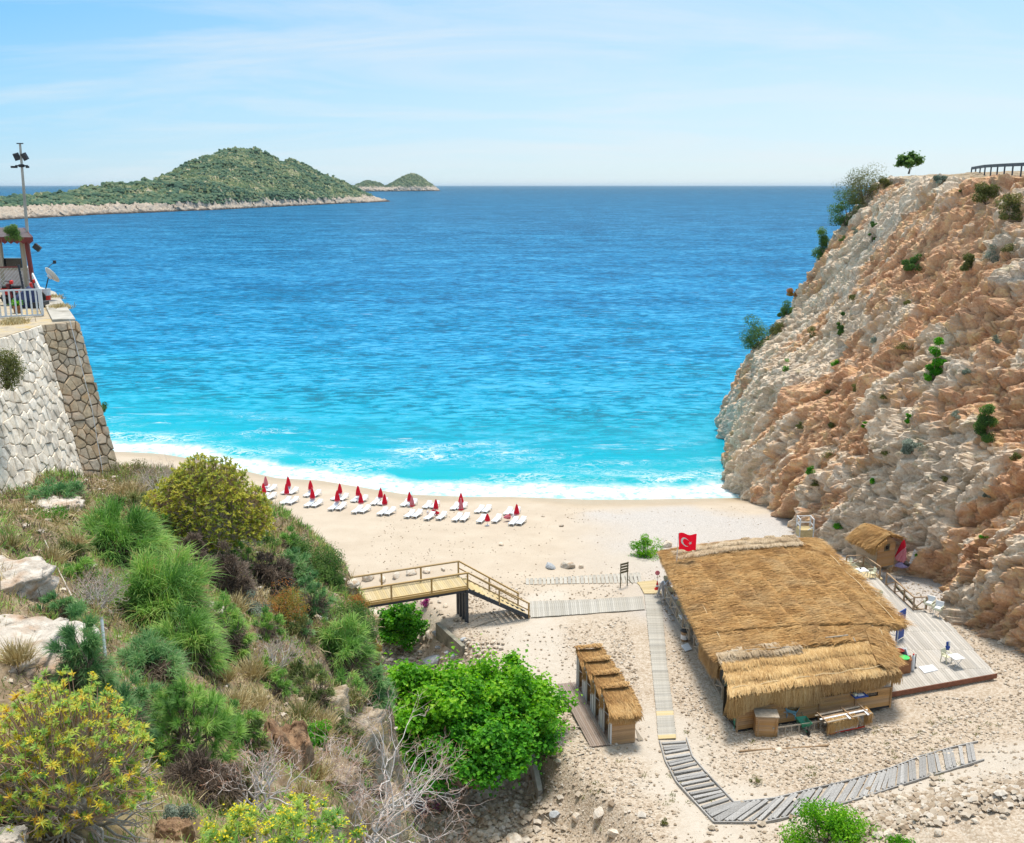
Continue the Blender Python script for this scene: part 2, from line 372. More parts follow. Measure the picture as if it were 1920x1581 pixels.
def sheet(name, xs, ys, skip=None):
    X, Y = np.meshgrid(xs, ys, indexing='ij'); X = X.ravel(); Y = Y.ravel(); Z = land(X, Y)
    Fc = grid_faces(len(xs), len(ys))
    if skip is not None:
        k = skip(X, Y)[Fc].all(1); Fc = Fc[~k]
    o = link(name, np_mesh(name, np.stack([X, Y, Z], 1), [Fc], land_attrs(X, Y)), M_TERR); return tag(o, kind='structure')
xs = np.concatenate([np.arange(-150, -40, 2.), np.arange(-40, -20, .5), np.arange(-20, 44, .22), np.arange(44, 90, 2.)])
ys = np.concatenate([np.arange(30, 40, .5), np.arange(40, 82, .2), np.arange(82, 122, .4), np.arange(122, 170, 1.5)])
beach = sheet('beach', xs, ys, lambda X, Y: (Y < 40.01) & (X > -19.01) & (X < 4.01))
hillside = sheet('hillside', np.arange(-20, 4.05, .1), np.concatenate([np.arange(2, 40.1, .1)]))

# ---- the rock cliff on the right
CF = np.array([(48, 70), (50, 58), (53, 48), (56, 42), (59.5, 37), (63, 34.4), (68, 34.2), (72, 34.6), (76, 35.4), (80, 35.2), (84, 33.2), (88, 31.2), (91, 30.0), (96, 29.4), (100, 28.8), (107, 26.9), (112, 26.7), (120, 27.4), (129, 28.6), (136, 30.6), (141, 30.2), (147, 31.5), (152, 34.5), (156, 40), (160, 52), (163, 75)], float)
def cliff_mesh():
    ya = np.concatenate([np.arange(48, 58, .5), np.arange(58, 100, .16), np.arange(100, 150, .2), np.arange(150, 163, .3)])
    va = np.concatenate([np.arange(-3, 39.2, .17), 39.2 + np.arange(1, 26) * .9])
    Yg, Vg = np.meshgrid(ya, va, indexing='ij'); Yg = Yg.ravel(); Vg = Vg.ravel()
    top = 37.0 - .5 * sstep(130, 112, Yg) + .6 * fbm(np.stack([Yg * .06, Yg * 0, Yg * 0], 1), 1, 3, s=61) + .6 * sstep(147, 120, Yg) * 0
    z = np.minimum(Vg, top); inl = np.maximum(Vg - top, 0)
    prof = np.interp(z, (-3, 0, 5, 12, 18, 26, 32, 35.5, 38.5), (-1.2, 0, 1.5, 5.0, 10.5, 14.8, 18.3, 20.6, 25.5))
    prof_n = np.interp(z, (-3, 3, 8, 14, 22, 30, 38.5), (-1.5, .2, 1.6, 5.2, 10.5, 16.5, 24.5))       # nearer, above the hut: a steep foot
    kn = sstep(108, 92, Yg)
    X = np.interp(Yg, CF[:, 0], CF[:, 1]) + prof * (1 - kn) + prof_n * kn + inl
    z = z + np.minimum(inl * .05, .8)
    P = np.stack([X, Yg, z], 1)
    # strata dip towards the sea: stretch the noise along a slanting axis
    a = R(122); q1 = Yg * math.cos(a) + z * math.sin(a); q2 = -Yg * math.sin(a) + z * math.cos(a)
    Q = np.stack([q2, q1 * .22, X * .7], 1)
    mass = fbm(P, .085, 3, s=71); rib = ridged(Q, .16, 4, s=75)
    f1, f2, cid, ft = voro(Q + fbm(P, .5, 2, s=78)[:, None] * .6, .42, s=81)
    g1, g2, gid, gt = voro(Q + fbm(P, 1.0, 2, s=86)[:, None] * .2, .95, s=85); h1, h2, hid, ht = voro(np.stack([q2, q1 * .5, X * .8], 1) + fbm(P, 1.3, 2, s=88)[:, None] * .25, 2.1, s=89)
    sm = fbm(P, 1.1, 5, .62, s=91)
    d = mass * 1.9 + (rib - .6) * 2.4 + (cid - .5) * .7 + ft * 2.6 - np.exp(-(f2 - f1) * 10) * .35 + (gid - .5) * .28 + gt * 1.5 - np.exp(-(g2 - g1) * 8) * .24 + (hid - .5) * .24 + ht * 1.0 - np.exp(-(h2 - h1) * 5.5) * .10 + sm * .22 + fbm(P, 3.2, 3, .6, s=149) * .10 + (ridged(np.stack([q2, q1 * .13, X * .5], 1), 1.1, 4, s=151) - .6) * .5 - .7 * np.exp(-np.abs(fbm(np.stack([q2 * 1.0, q1 * .16, X * .5], 1), .55, 3, s=141)) * 22) - .35 * np.exp(-np.abs(fbm(np.stack([q2 * .35, q1, X * .5], 1), .4, 3, s=145)) * 24)
    d = d - 1.1 * sstep(84, 78, Yg) * sstep(58, 62, Yg) * sstep(9, 4, z)
    d = d * np.where(inl > 0, .25, 1) * sstep(-3.2, 1.5, z + 2) * (.75 + .25 * kn)
    # normal of the smooth face: mainly towards -X and up
    ang = np.interp(z, (0, 8, 20, 36, 39), (.12, .35, .6, .75, 1.4)); nx, nz = -np.cos(ang), np.sin(ang)
    Pd = P.copy(); Pd[:, 0] += nx * d; Pd[:, 2] += nz * d * .8; Pd[:, 1] += fbm(P, .5, 3, s=95) * .35
    stain = fbm(P, .11, 4, .55, s=101) * 1.1 + fbm(Q, .5, 4, s=105) * .55 - (rib - .6) * 1.0 - (gid - .5) * .3 + .12 * sstep(60, 95, Yg) * sstep(110, 95, Yg)
    stain = sstep(-.25, .6, stain + .30 * sstep(122, 100, Yg) - .06)
    pale = sstep(.1, .6, fbm(Q, .22, 4, s=111) + (cid - .5) * .5) * .45
    topg = sstep(.2, 2.5, inl)
    return np_mesh('cliff', Pd, [grid_faces(len(ya), len(va))[:, ::-1]], attrs=dict(stain=stain, pale=pale, topg=topg, cell=.5 * gid + .5 * hid), smooth=False)
def cliff_mat():
    m, t = new_mat('cliff_rock'); g = NT(t); p = g.pos()
    q = g.pos((.6, .9, .35), rot=(R(-32), 0, 0))
    a, b, c = g.noise(p, 1.1, 6, .62), g.noise(p, 5.5, 6, .66), g.noise(q, 1.6, 6, .6)
    mixn = g.math('ADD', g.math('MULTIPLY', a, .5), g.math('MULTIPLY', b, .5))
    cream = g.ramp(mixn, [(.30, C(.40, .285, .19)), (.42, C(.60, .46, .335)), (.54, C(.73, .60, .46)), (.70, C(.82, .72, .60))])
    grey = g.ramp(b, [(.32, C(.40, .33, .265)), (.5, C(.62, .54, .455)), (.68, C(.80, .73, .64))])
    rust = g.ramp(g.math('ADD', g.math('MULTIPLY', c, .6), g.math('MULTIPLY', b, .4)), [(.30, C(.28, .115, .06)), (.42, C(.50, .235, .115)), (.52, C(.66, .375, .20)), (.60, C(.72, .46, .20)), (.70, C(.76, .57, .36))])
    col = g.mix(g.attr('pale'), cream, grey)
    sf = g.math('ADD', g.attr('stain'), g.math('ADD', g.math('MULTIPLY', g.math('SUBTRACT', c, .5), 1.3), g.math('MULTIPLY', g.math('SUBTRACT', b, .5), 1.1)), clamp=True)
    col = g.mix(g.ramp(sf, [(.30, C(0, 0, 0)), (.66, C(.78, .78, .78))]), col, rust)
    ly = g.ramp(g.noise(p, .9, 5, .6), [(.56, C(0, 0, 0)), (.66, C(.55, .55, .55))])
    col = g.mix(g.math('MULTIPLY', ly, g.math('SUBTRACT', 1, sf, clamp=True)), col, C(.34, .30, .155))
    col = g.mix(g.math('MULTIPLY', g.attr('topg'), .8), col, g.mix(b, C(.26, .19, .12), C(.42, .33, .22)))
    col = g.n('ShaderNodeHueSaturation', {'Color': col, 'Value': g.mr(g.math('ADD', g.math('MULTIPLY', g.attr('cell'), .6), g.math('MULTIPLY', g.noise(p, 2.6, 8, .7), .6)), .25, .95, .74, 1.30)}).outputs[0]
    h = g.math('ADD', g.math('MULTIPLY', b, .7), g.math('MULTIPLY', g.noise(p, 18, 5, .6), .35))
    bs = g.n('ShaderNodeBsdfPrincipled', {'Base Color': col, 'Roughness': .88, 'Specular IOR Level': .2, 'Normal': g.bump(h, 1.0, .24)})
    t.links.new(bs.outputs[0], g.n('ShaderNodeOutputMaterial').inputs[0]); return m
cliff = tag(link('cliff', cliff_mesh(), cliff_mat()), kind='structure')

# ---- sea
def sea_mesh():
    off = np.concatenate([np.arange(-3, 60, .35), np.arange(60, 170, .8), np.geomspace(170, 700, 180), np.geomspace(710, 90000, 110)])
    tt = np.linspace(-.72, .60, 420)
    O, T = np.meshgrid(off, tt, indexing='ij'); O = O.ravel(); T = T.ravel()
    X = T * (118 + np.maximum(O, 0)); w = np.exp(-np.maximum(O, 0) / 260.)
    Y = O + shore_y(X) * w + 114 * (1 - w)
    P = np.stack([X * .35, Y, X * 0], 1); P2 = np.stack([X * .6 + Y * .2, Y - X * .12, X * 0], 1)
    am = sstep(3, 60, O) * sstep(2500, 500, O)
    z = am * (.34 * fbm(P, .11, 3, s=121) + .22 * (ridged(P2, .22, 3, s=125) - .6) + .07 * fbm(P2, .9, 3, s=127))
    # two low breakers rolling in
    wob = fbm(np.stack([X * .05, X * 0, X * 0], 1), 1, 3, s=131) * 2.5
    for c_, a_, s_ in ((8.5, .42, 1.3), (17, .30, 2.2)):
        z = z + a_ * np.exp(-((O - c_ - wob) / s_)**2) * (.6 + .4 * fbm(P, .2, 2, s=133))
    z = z - .0 + np.where(O < 3, .05, 0)
    return np_mesh('sea', np.stack([X, Y, z], 1), [grid_faces(len(off), len(tt))[:, ::-1]], dict(off=O))
def sea_mat():
    m, t = new_mat('sea_water'); g = NT(t); p = g.pos(); o = g.attr('off')
    pw = g.pos((.42, 1, 1), rot=(0, 0, R(-9)))
    patch = g.noise(g.pos((.25, 1, 1), rot=(0, 0, R(5))), .022, 5, .6)
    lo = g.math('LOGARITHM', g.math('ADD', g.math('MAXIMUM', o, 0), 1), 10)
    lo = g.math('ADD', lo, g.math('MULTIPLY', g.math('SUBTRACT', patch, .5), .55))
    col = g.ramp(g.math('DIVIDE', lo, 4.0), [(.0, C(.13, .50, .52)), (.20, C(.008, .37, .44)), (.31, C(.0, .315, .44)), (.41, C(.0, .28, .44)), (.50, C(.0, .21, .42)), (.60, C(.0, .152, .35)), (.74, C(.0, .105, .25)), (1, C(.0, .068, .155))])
    s1 = g.noise(pw, .62, 8, .72, .4); s2 = g.noise(pw, 1.5, 4, .6); s3 = g.noise(g.pos((.55, 1, 1), rot=(0, 0, R(6))), .075, 9, .74, .4)
    s5 = g.noise(g.pos((.5, 1, 1), rot=(0, 0, R(-4))), .016, 9, .76, .3)
    wv = g.math('ADD', g.math('ADD', g.math('MULTIPLY', s1, .56), g.math('MULTIPLY', s3, .28)), g.math('MULTIPLY', s5, .16))
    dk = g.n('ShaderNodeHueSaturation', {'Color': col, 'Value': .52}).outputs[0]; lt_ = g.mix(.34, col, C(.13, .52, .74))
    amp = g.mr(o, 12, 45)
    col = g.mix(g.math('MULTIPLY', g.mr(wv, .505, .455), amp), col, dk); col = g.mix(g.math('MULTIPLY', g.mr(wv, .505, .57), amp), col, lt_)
    # foam: solid in the swash, lacy over the breakers, thin streaks further out
    def fil(sc_, dist, lo, hi, st=(.55, 1, 1)):      # thin foam filaments along the zero line of a warped noise
        q = g.noise(g.pos(st, rot=(0, 0, R(-5))), sc_, 6, .62, dist); return g.mr(g.math('ABSOLUTE', g.math('SUBTRACT', q, .5)), hi, lo)
    lace, lace2 = fil(.35, 1.4, .004, .035), fil(.95, 1.2, .006, .05)
    wob = g.math('MULTIPLY', g.math('SUBTRACT', g.noise(g.pos((1, .15, 1)), .11, 4), .5), 9)
    oo = g.math('ADD', o, wob)
    solid = g.math('MULTIPLY', g.mr(oo, 6.5, 3.6), g.mr(oo, -3, .8))
    rough_f = g.mr(g.noise(p, .8, 7, .7), .36, .56)
    swash = g.math('MULTIPLY', solid, g.math('ADD', rough_f, .30), clamp=True)
    ridge1 = g.math('MULTIPLY', g.mr(oo, 4.0, 6.5), g.mr(oo, 14, 7.5))
    lacef = g.math('MULTIPLY', g.math('MAXIMUM', lace, g.math('MULTIPLY', lace2, .7)), g.mr(g.noise(g.pos((.4, 1, 1)), .16, 5, .6), .40, .56))
    fo1 = g.math('MULTIPLY', ridge1, lacef, clamp=True)
    ridge2 = g.math('MULTIPLY', g.mr(oo, 12, 16), g.mr(oo, 32, 19))
    strk = g.mr(g.noise(g.pos((.22, 1, 1), rot=(0, 0, R(-6))), .42, 7, .68, .5), .60, .72)
    fo2 = g.math('MULTIPLY', ridge2, g.math('MAXIMUM', g.math('MULTIPLY', lacef, g.mr(s3, .5, .62)), strk), clamp=True)
    strk2 = g.math('MULTIPLY', g.math('MULTIPLY', g.mr(g.noise(g.pos((.2, 1, 1), rot=(0, 0, R(-7))), .75, 6, .62, .3), .64, .76), g.mr(o, 18, 40)), g.mr(o, 600, 120))
    foam = g.math('MAXIMUM', g.math('MAXIMUM', swash, fo1), g.math('MAXIMUM', fo2, g.math('MULTIPLY', strk2, .45)), clamp=True)
    col = g.mix(foam, col, C(.63, .66, .67))
    hN = g.math('ADD', g.math('MULTIPLY', s1, 1.0), g.math('MULTIPLY', s2, .32))
    nrm = g.bump(hN, .85, .55)
    df = g.n('ShaderNodeBsdfDiffuse', {'Color': col, 'Normal': g.bump(hN, .5, .5)}); gl = g.n('ShaderNodeBsdfGlossy', {'Color': C(1, 1, 1), 'Roughness': .12, 'Normal': nrm})
    fr = g.n('ShaderNodeFresnel', {'IOR': 1.33, 'Normal': nrm}).outputs[0]
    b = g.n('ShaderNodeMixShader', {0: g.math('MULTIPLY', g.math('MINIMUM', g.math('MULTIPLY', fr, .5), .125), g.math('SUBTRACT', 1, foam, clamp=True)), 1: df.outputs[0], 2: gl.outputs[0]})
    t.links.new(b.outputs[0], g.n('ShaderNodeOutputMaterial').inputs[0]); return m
sea = tag(link('sea', sea_mesh(), sea_mat()), kind='structure')

# ---- islands
def island_mat():
    m, t = new_mat('island'); g = NT(t); p = g.pos(); h = g.attr('tint')
    a, b = g.noise(p, .05, 6, .65), g.noise(p, .16, 5, .65)
    scrub = g.ramp(g.math('ADD', g.math('MULTIPLY', a, .5), g.math('MULTIPLY', b, .5)), [(.36, C(.045, .085, .05)), (.48, C(.09, .14, .07)), (.54, C(.20, .22, .11)), (.62, C(.42, .37, .28))])
    rock = g.mix(b, C(.30, .24, .185), C(.62, .54, .455))
    f = g.math('ADD', h, g.math('MULTIPLY', g.math('SUBTRACT', a, .5), .5))
    col = g.mix(g.ramp(f, [(.38, C(0, 0, 0)), (.5, C(1, 1, 1))]), rock, scrub)
    col = g.mix(g.mr(h, .10, .03), col, C(.06, .05, .045))
    bs = g.n('ShaderNodeBsdfPrincipled', {'Base Color': col, 'Roughness': .95, 'Specular IOR Level': .1, 'Normal': g.bump(b, .8, 6)})
    t.links.new(bs.outputs[0], g.n('ShaderNodeOutputMaterial').inputs[0]); return m
M_ISL = island_mat()
M_SCRUB = leafmat('island_scrub', [(.1, C(.045, .10, .07)), (.5, C(.085, .155, .09)), (.9, C(.19, .225, .125))], .1, .9, .02)
def blobs(P, Rr, tint, squash=.75, s=0):
    """many low lumpy clumps as one mesh: a 13-vertex dome each"""
    n = len(P); r = np.random.default_rng(s)
    ph = np.arange(6) * math.pi / 3
    base = np.concatenate([np.stack([np.cos(ph), np.sin(ph), ph * 0 - .25], 1), np.stack([.72 * np.cos(ph + .5), .72 * np.sin(ph + .5), ph * 0 + .55], 1), [[0, 0, .95]]])
    V = base[None] * (1 + r.uniform(-.28, .28, (n, 13, 1))) * Rr[:, None, None]; V[:, :, 2] *= squash; V = V + P[:, None]
    f = []
    for k in range(6):
        k2 = (k + 1) % 6; f += [(k, k2, 6 + k), (k2, 6 + k2, 6 + k), (6 + k, 6 + k2, 12)]
    Fc = (np.array(f)[None] + (np.arange(n) * 13)[:, None, None]).reshape(-1, 3)
    return V.reshape(-1, 3), Fc, np.repeat(tint, 13)
def island(name, base, top, back, nscrub, coast, seed):
    bx = np.array(base, float); tx = np.array(top, float)
    xs_ = np.linspace(tx[0, 0], tx[-1, 0], 460); yb = np.interp(xs_, bx[:, 0], bx[:, 1]); yt = np.interp(xs_, tx[:, 0], tx[:, 1])
    sarr = np.concatenate([np.linspace(0, .12, 16), np.linspace(.14, 1, 40), [1.3, 1.7, 2.2]])
    V = []; H = []
    for i, (x, b, tp) in enumerate(zip(xs_, yb, yt)):
        B = W(x, b, 0); hpx = b - tp
        T = WY(x, tp, B.y + back * (.25 + .75 * min(1, hpx / 110.)))
        for s_ in sarr:
            if s_ <= 1:
                prof = min(1, .16 * min(1, s_ / .07) + .84 * max(0, (s_ - .03) / .97) ** .9)
                p = B.lerp(T, s_); V.append((p.x, p.y, T.z * prof - .8 * (s_ == 0)))
            else:
                f = (s_ - 1) / 1.2; V.append((T.x * (1 + .12 * f), T.y + back * f, T.z * (1 - f) - 5 * f))
            H.append(V[-1][2])
    V = np.array(V); H = np.array(H); hm = H.max()
    amp = np.clip(H / 25, 0, 1)
    V[:, 2] += amp * fbm(V, .03, 4, s=seed) * 7 + amp * fbm(V, .12, 3, s=seed + 3) * 2.5
    V[:, 1] += np.clip(H / 3, 0, 1) * (fbm(V, .06, 3, s=seed + 5) * 12 + fbm(V, .2, 3, s=seed + 6) * 7); V[:, 2] += np.clip(H / 4, 0, 1) * (ridged(V, .17, 4, s=seed + 7) - .6) * 11
    t = np.clip(H / coast * .42, 0, 1)
    o = tag(link(name, np_mesh(name, V, [grid_faces(len(xs_), len(sarr))[:, ::-1]], dict(tint=t)), M_ISL), kind='structure')
    r = np.random.default_rng(seed); G = V.reshape(len(xs_), len(sarr), 3); Tt = t.reshape(len(xs_), len(sarr))
    i = r.integers(0, len(xs_) - 1, nscrub * 3); j = r.uniform(4, 56, nscrub * 3).astype(int)
    keep = (Tt[i, j] > .36) & (fbm(G[i, j], .035, 3, s=seed + 8) + r.normal(0, .18, nscrub * 3) > -.04); i, j = i[keep][:nscrub], j[keep][:nscrub]
    u = r.uniform(0, 1, len(i)); Pp = G[i, j] * (1 - u[:, None]) + G[i + 1, j] * u[:, None]
    Vb, Fb, tb = blobs(Pp, (.9 + 2.3 * r.random(len(i)) ** 1.6) * (1 + back / 2500.), np.clip(.5 + .6 * fbm(Pp, .03, 3, s=seed + 9) + r.normal(0, .2, len(i)), 0, 1), .66, seed)
    tag(link('island_scrub', np_mesh('island_scrub', Vb, [Fb], dict(tint=tb)), M_SCRUB), kind='stuff')
    return o
island('island', [(-260, 430), (0, 413), (200, 402), (400, 394), (600, 384), (735, 378)],
       [(-260, 385), (-60, 378), (0, 373), (100, 364), (180, 352), (250, 345), (290, 339), (330, 320), (370, 301), (410, 284), (445, 275), (478, 279), (500, 291), (530, 303), (550, 300), (590, 317), (620, 330), (650, 345), (680, 361), (702, 371), (735, 377.6)], 420, 26000, 12, 201)
island('island_far', [(655, 359.5), (740, 359), (790, 358.5), (826, 358.2)], [(655, 357), (668, 345), (690, 337), (705, 340), (722, 349), (735, 342), (755, 330), (772, 324.5), (790, 331), (808, 344), (826, 358)], 500, 4200, 28, 231)
# ================================================================== MATERIALS OF THE THINGS
M = {}
M['pine'] = pmat('new_pine', C(.353, .227, .084), C(.470, .319, .143), 6, stretch=(6, 1, 6), rnd=.12, rough=.7)
M['pine_deck'] = pmat('pine_deck', C(.420, .328, .168), C(.554, .445, .260), 6, stretch=(1, 6, 1), rnd=.12, rough=.75)
M['grey_wood'] = pmat('weathered_wood', C(.302, .277, .235), C(.504, .479, .428), 4, stretch=(1, 5, 1), rnd=.14, rough=.85, dirt=C(.235, .206, .168))
M['grey_plank'] = pmat('old_grey_plank', C(.210, .202, .193), C(.437, .428, .420), 5, stretch=(1.5, 5, 1), rnd=.2, rough=.9, dirt=C(.134, .126, .118), bump=.5)
M['deck_wood'] = pmat('deck_board_wood', C(.353, .319, .277), C(.538, .504, .462), 2.5, stretch=(5, 1, 1), rnd=.16, rough=.8, dirt=C(.336, .294, .210))
M['brown_deck'] = pmat('wet_brown_deck', C(.15, .10, .075), C(.34, .27, .22), 3, stretch=(5, 1, 1), rnd=.2, rough=.6)
M['board'] = pmat('brown_wall_board', C(.36, .20, .085), C(.56, .35, .17), 3, stretch=(.8, 1, 7), rnd=.14, rough=.75, dirt=C(.26, .14, .07))
M['pale_board'] = pmat('pale_wall_board', C(.370, .260, .168), C(.504, .386, .269), 3, stretch=(.8, 1, 7), rnd=.1, rough=.75)
M['rail'] = pmat('brown_rail_wood', C(.25, .16, .09), C(.42, .29, .18), 5, stretch=(3, 3, 3), rnd=.12)
M['pale_rail'] = pmat('grey_rail_wood', C(.286, .235, .176), C(.437, .378, .302), 5, rnd=.1)
M['fascia'] = pmat('reddish_brown_paint', C(.16, .06, .035), C(.24, .10, .06), 4)
M['steel'] = pmat('dark_grey_steel', C(.035, .042, .055), C(.06, .07, .085), 6, rough=.5, metal=.3, bump=.05)
M['white'] = pmat('white_plastic', C(.68, .70, .72), C(.76, .77, .78), 3, rough=.35, bump=.03)
M['sling'] = pmat('pale_blue_white_plastic', C(.56, .63, .70), C(.68, .72, .76), 3, rough=.4, bump=.05, rnd=.06)
M['cream'] = pmat('cream_plastic', C(.605, .588, .420), C(.672, .655, .504), 3, rough=.45, bump=.03, rnd=.05)
M['red'] = pmat('red_canvas', C(.62, .015, .03), C(.74, .04, .07), 5, rough=.8, rnd=.12)
M['pink'] = pmat('faded_pink_canvas', C(.70, .22, .28), C(.80, .42, .46), 4, rough=.85, rnd=.1)
M['thatch'] = None
def cloth(name, a, b, tr=.45):
    m, t = new_mat(name); g = NT(t); col = g.mix(g.noise(g.pos(), 6, 4), a, b); d = g.n('ShaderNodeBsdfDiffuse', {'Color': col}); q = g.n('ShaderNodeBsdfTranslucent', {'Color': col})
    t.links.new(g.n('ShaderNodeMixShader', {0: tr, 1: d.outputs[0], 2: q.outputs[0]}).outputs[0], g.n('ShaderNodeOutputMaterial').inputs[0]); return m
M['red'] = cloth('red_canvas', C(.84, .03, .08), C(.88, .08, .14), .45); M['pink'] = cloth('faded_pink_canvas', C(.80, .28, .34), C(.86, .46, .50), .4)
M['concrete'] = pmat('concrete', C(.34, .32, .28), C(.50, .47, .42), 3, rough=.9, dirt=C(.22, .20, .16))
M['dark_concrete'] = pmat('mossy_concrete', C(.19, .18, .15), C(.30, .28, .22), 3, rough=.9, dirt=C(.12, .12, .09))
M['metal'] = pmat('galvanised_metal', C(.50, .53, .56), C(.62, .65, .68), 5, rough=.4, metal=.4, bump=.03)
M['grey_paint'] = pmat('pale_grey_paint', C(.58, .60, .62), C(.70, .71, .72), 4, rough=.5, bump=.05)
M['black'] = pmat('black_plastic', C(.02, .02, .022), C(.04, .04, .042), 5, rough=.5, bump=.05)
M['rubber'] = pmat('rubber', C(.018, .018, .018), C(.035, .033, .03), 8, rough=.8)
M['dark'] = pmat('interior_shade_black', C(.03, .025, .02), C(.06, .05, .04), 4, rough=.9)
M['navy'] = pmat('navy_cloth', C(.012, .02, .06), C(.025, .04, .11), 4)
M['blue'] = pmat('blue_paint', C(.02, .06, .28), C(.03, .09, .36), 4, rough=.5, bump=.05)
M['sky_blue'] = pmat('sky_blue_enamel', C(.12, .34, .52), C(.20, .45, .62), 5, rough=.5)
M['green'] = pmat('green_enamel', C(.03, .22, .14), C(.06, .32, .20), 5, rough=.5, dirt=C(.20, .12, .07))
M['bright_green'] = pmat('bright_green_plastic', C(.05, .62, .12), C(.10, .72, .20), 3, rough=.35, bump=.02)
M['tarp'] = pmat('green_tarpaulin', C(.02, .14, .085), C(.04, .22, .14), 2, rough=.6, stretch=(3, 3, .6), bump=.4, bdist=.08)
M['bright_red'] = pmat('bright_red_plastic', C(.62, .02, .015), C(.72, .05, .03), 3, rough=.4, bump=.02)
M['rust'] = pmat('rusty_steel', C(.20, .075, .035), C(.34, .16, .07), 8, rough=.85)
M['counter'] = pmat('brown_laminate', C(.22, .085, .035), C(.30, .13, .055), 3, rough=.5, bump=.05)
M['maroon'] = pmat('maroon_paint', C(.13, .022, .022), C(.20, .04, .036), 4, rough=.6)
M['roof_sheet'] = pmat('brown_roof_sheet', C(.07, .05, .048), C(.13, .09, .085), 4, rough=.6)
M['stone'] = pmat('buff_building_stone', C(.34, .255, .17), C(.54, .43, .30), 5, rnd=.2, rough=.9, bump=.6, bdist=.03, dirt=C(.50, .33, .20))
M['white_stone'] = pmat('white_building_stone', C(.68, .58, .46), C(.86, .78, .67), 5, rnd=.14, rough=.9, bump=.6, bdist=.03, dirt=C(.40, .34, .27))
M['mortar'] = pmat('dark_mortar', C(.09, .07, .05), C(.16, .13, .10), 6, rough=.95)
M['pale_mortar'] = pmat('pale_mortar', C(.34, .30, .25), C(.50, .45, .39), 6, rough=.95)
M['rock'] = pmat('pale_limestone', C(.42, .355, .275), C(.70, .63, .54), 4, rnd=.14, rough=.9, bump=.6, bdist=.04, dirt=C(.46, .30, .17))
M['grey_rock'] = pmat('grey_limestone', C(.30, .32, .35), C(.50, .52, .54), 4, rnd=.1, rough=.9, bump=.5, bdist=.03)
M['brown_rock'] = pmat('brown_earthy_rock', C(.15, .085, .05), C(.44, .285, .17), 5, detail=9, rough=.95, bump=1.0, bdist=.08, dirt=C(.44, .31, .20), stretch=(1, 1, .5))
M['slope_rock'] = pmat('whitish_slope_rock', C(.40, .34, .28), C(.74, .68, .60), 5, detail=9, rough=.92, bump=1.0, bdist=.06, dirt=C(.46, .30, .19))
M['beige_rock'] = pmat('beige_crumbly_rock', C(.26, .19, .12), C(.60, .50, .38), 6, detail=9, rough=.95, bump=1.0, bdist=.07, dirt=C(.30, .22, .11))
M['bark'] = pmat('grey_bark', C(.16, .125, .095), C(.30, .25, .20), 8, rough=.9, bump=.5)
M['grey_twig'] = pmat('grey_twig', C(.42, .385, .35), C(.64, .60, .55), 6, rough=.9, tint=C(.36, .17, .08))
M['white_twig'] = pmat('white_twig', C(.52, .46, .42), C(.72, .67, .63), 6, rough=.9, tint=C(.48, .20, .10))
M['brown_twig'] = pmat('brown_twig', C(.12, .085, .06), C(.26, .20, .15), 6, rough=.95, tint=C(.30, .22, .16))
M['cable'] = pmat('cable', C(.03, .03, .03), C(.05, .05, .05), 4, rough=.6)
M['pale_hose'] = pmat('pale_hose', C(.52, .47, .40), C(.62, .57, .50), 4, rough=.6)
M['sign'] = pmat('white_board', C(.72, .72, .74), C(.80, .80, .82), 2, rough=.5, bump=.02)
M['dark_wood'] = pmat('dark_olive_wood', C(.10, .09, .055), C(.18, .155, .10), 5)
M['glass'] = pmat('dark_window', C(.01, .012, .015), C(.02, .022, .025), 2, rough=.1, bump=0, spec=.6)
M['flag_red'] = cloth('flag_red_cloth', C(.84, .008, .03), C(.88, .015, .04), .5)
M['rubble_paper'] = pmat('dull_violet_cloth', C(.18, .15, .30), C(.30, .27, .42), 4)
def thatch_mat(name, a, b, c):
    m, t = new_mat(name); g = NT(t); p = g.pos()
    f = g.math('ADD', g.math('MULTIPLY', g.attr('tint'), .62), g.math('MULTIPLY', g.noise(p, .55, 5, .6), .42))
    col = g.ramp(f, [(.22, a), (.5, b), (.80, c)])
    col = g.mix(g.mr(g.noise(p, .33, 6, .65), .46, .66, 0, .55), col, g.mix(g.attr('tint'), C(.20, .115, .05), C(.44, .31, .17)))
    bs = g.n('ShaderNodeBsdfPrincipled', {'Base Color': col, 'Roughness': .8, 'Specular IOR Level': .2, 'Normal': g.bump(g.noise(p, 14, 5, .7), .6, .04)})
    t.links.new(bs.outputs[0], g.n('ShaderNodeOutputMaterial').inputs[0]); return m
M['thatch'] = thatch_mat('golden_thatch', C(.25, .125, .042), C(.44, .245, .086), C(.58, .375, .165))
M['thatch_pale'] = thatch_mat('pale_thatch', C(.28, .16, .062), C(.47, .29, .115), C(.60, .425, .21))
M['thatch_grey'] = thatch_mat('greyed_thatch', C(.30, .21, .13), C(.46, .35, .225), C(.57, .46, .33))

# ---------------------------------------------------------------- rocks
def rock_mesh(name, seed, sub=2, ax=(1, 1, .7), rough=.35):
    """angular lump: an icosphere pushed in by random planes, roughened"""
    import bmesh
    bm = bmesh.new(); bmesh.ops.create_icosphere(bm, subdivisions=sub, radius=1)
    V = np.array([v.co[:] for v in bm.verts]); r = np.random.default_rng(seed)
    for k in range(11):
        n = r.normal(size=3); n /= np.linalg.norm(n); h = r.uniform(.55, .9); dd = V @ n; V = V - np.maximum(dd - h, 0)[:, None] * n
    V *= (1 + rough * .5 * fbm(V + seed, 1.6, 3)[:, None]); V *= np.array(ax)
    for v, c in zip(bm.verts, V): v.co = c
    me = bpy.data.meshes.new(name); bm.to_mesh(me); bm.free(); return me
ROCKS = [rock_mesh('rock', 100 + k, 2, (1, rng.uniform(.6, .95), rng.uniform(.5, .8))) for k in range(8)]
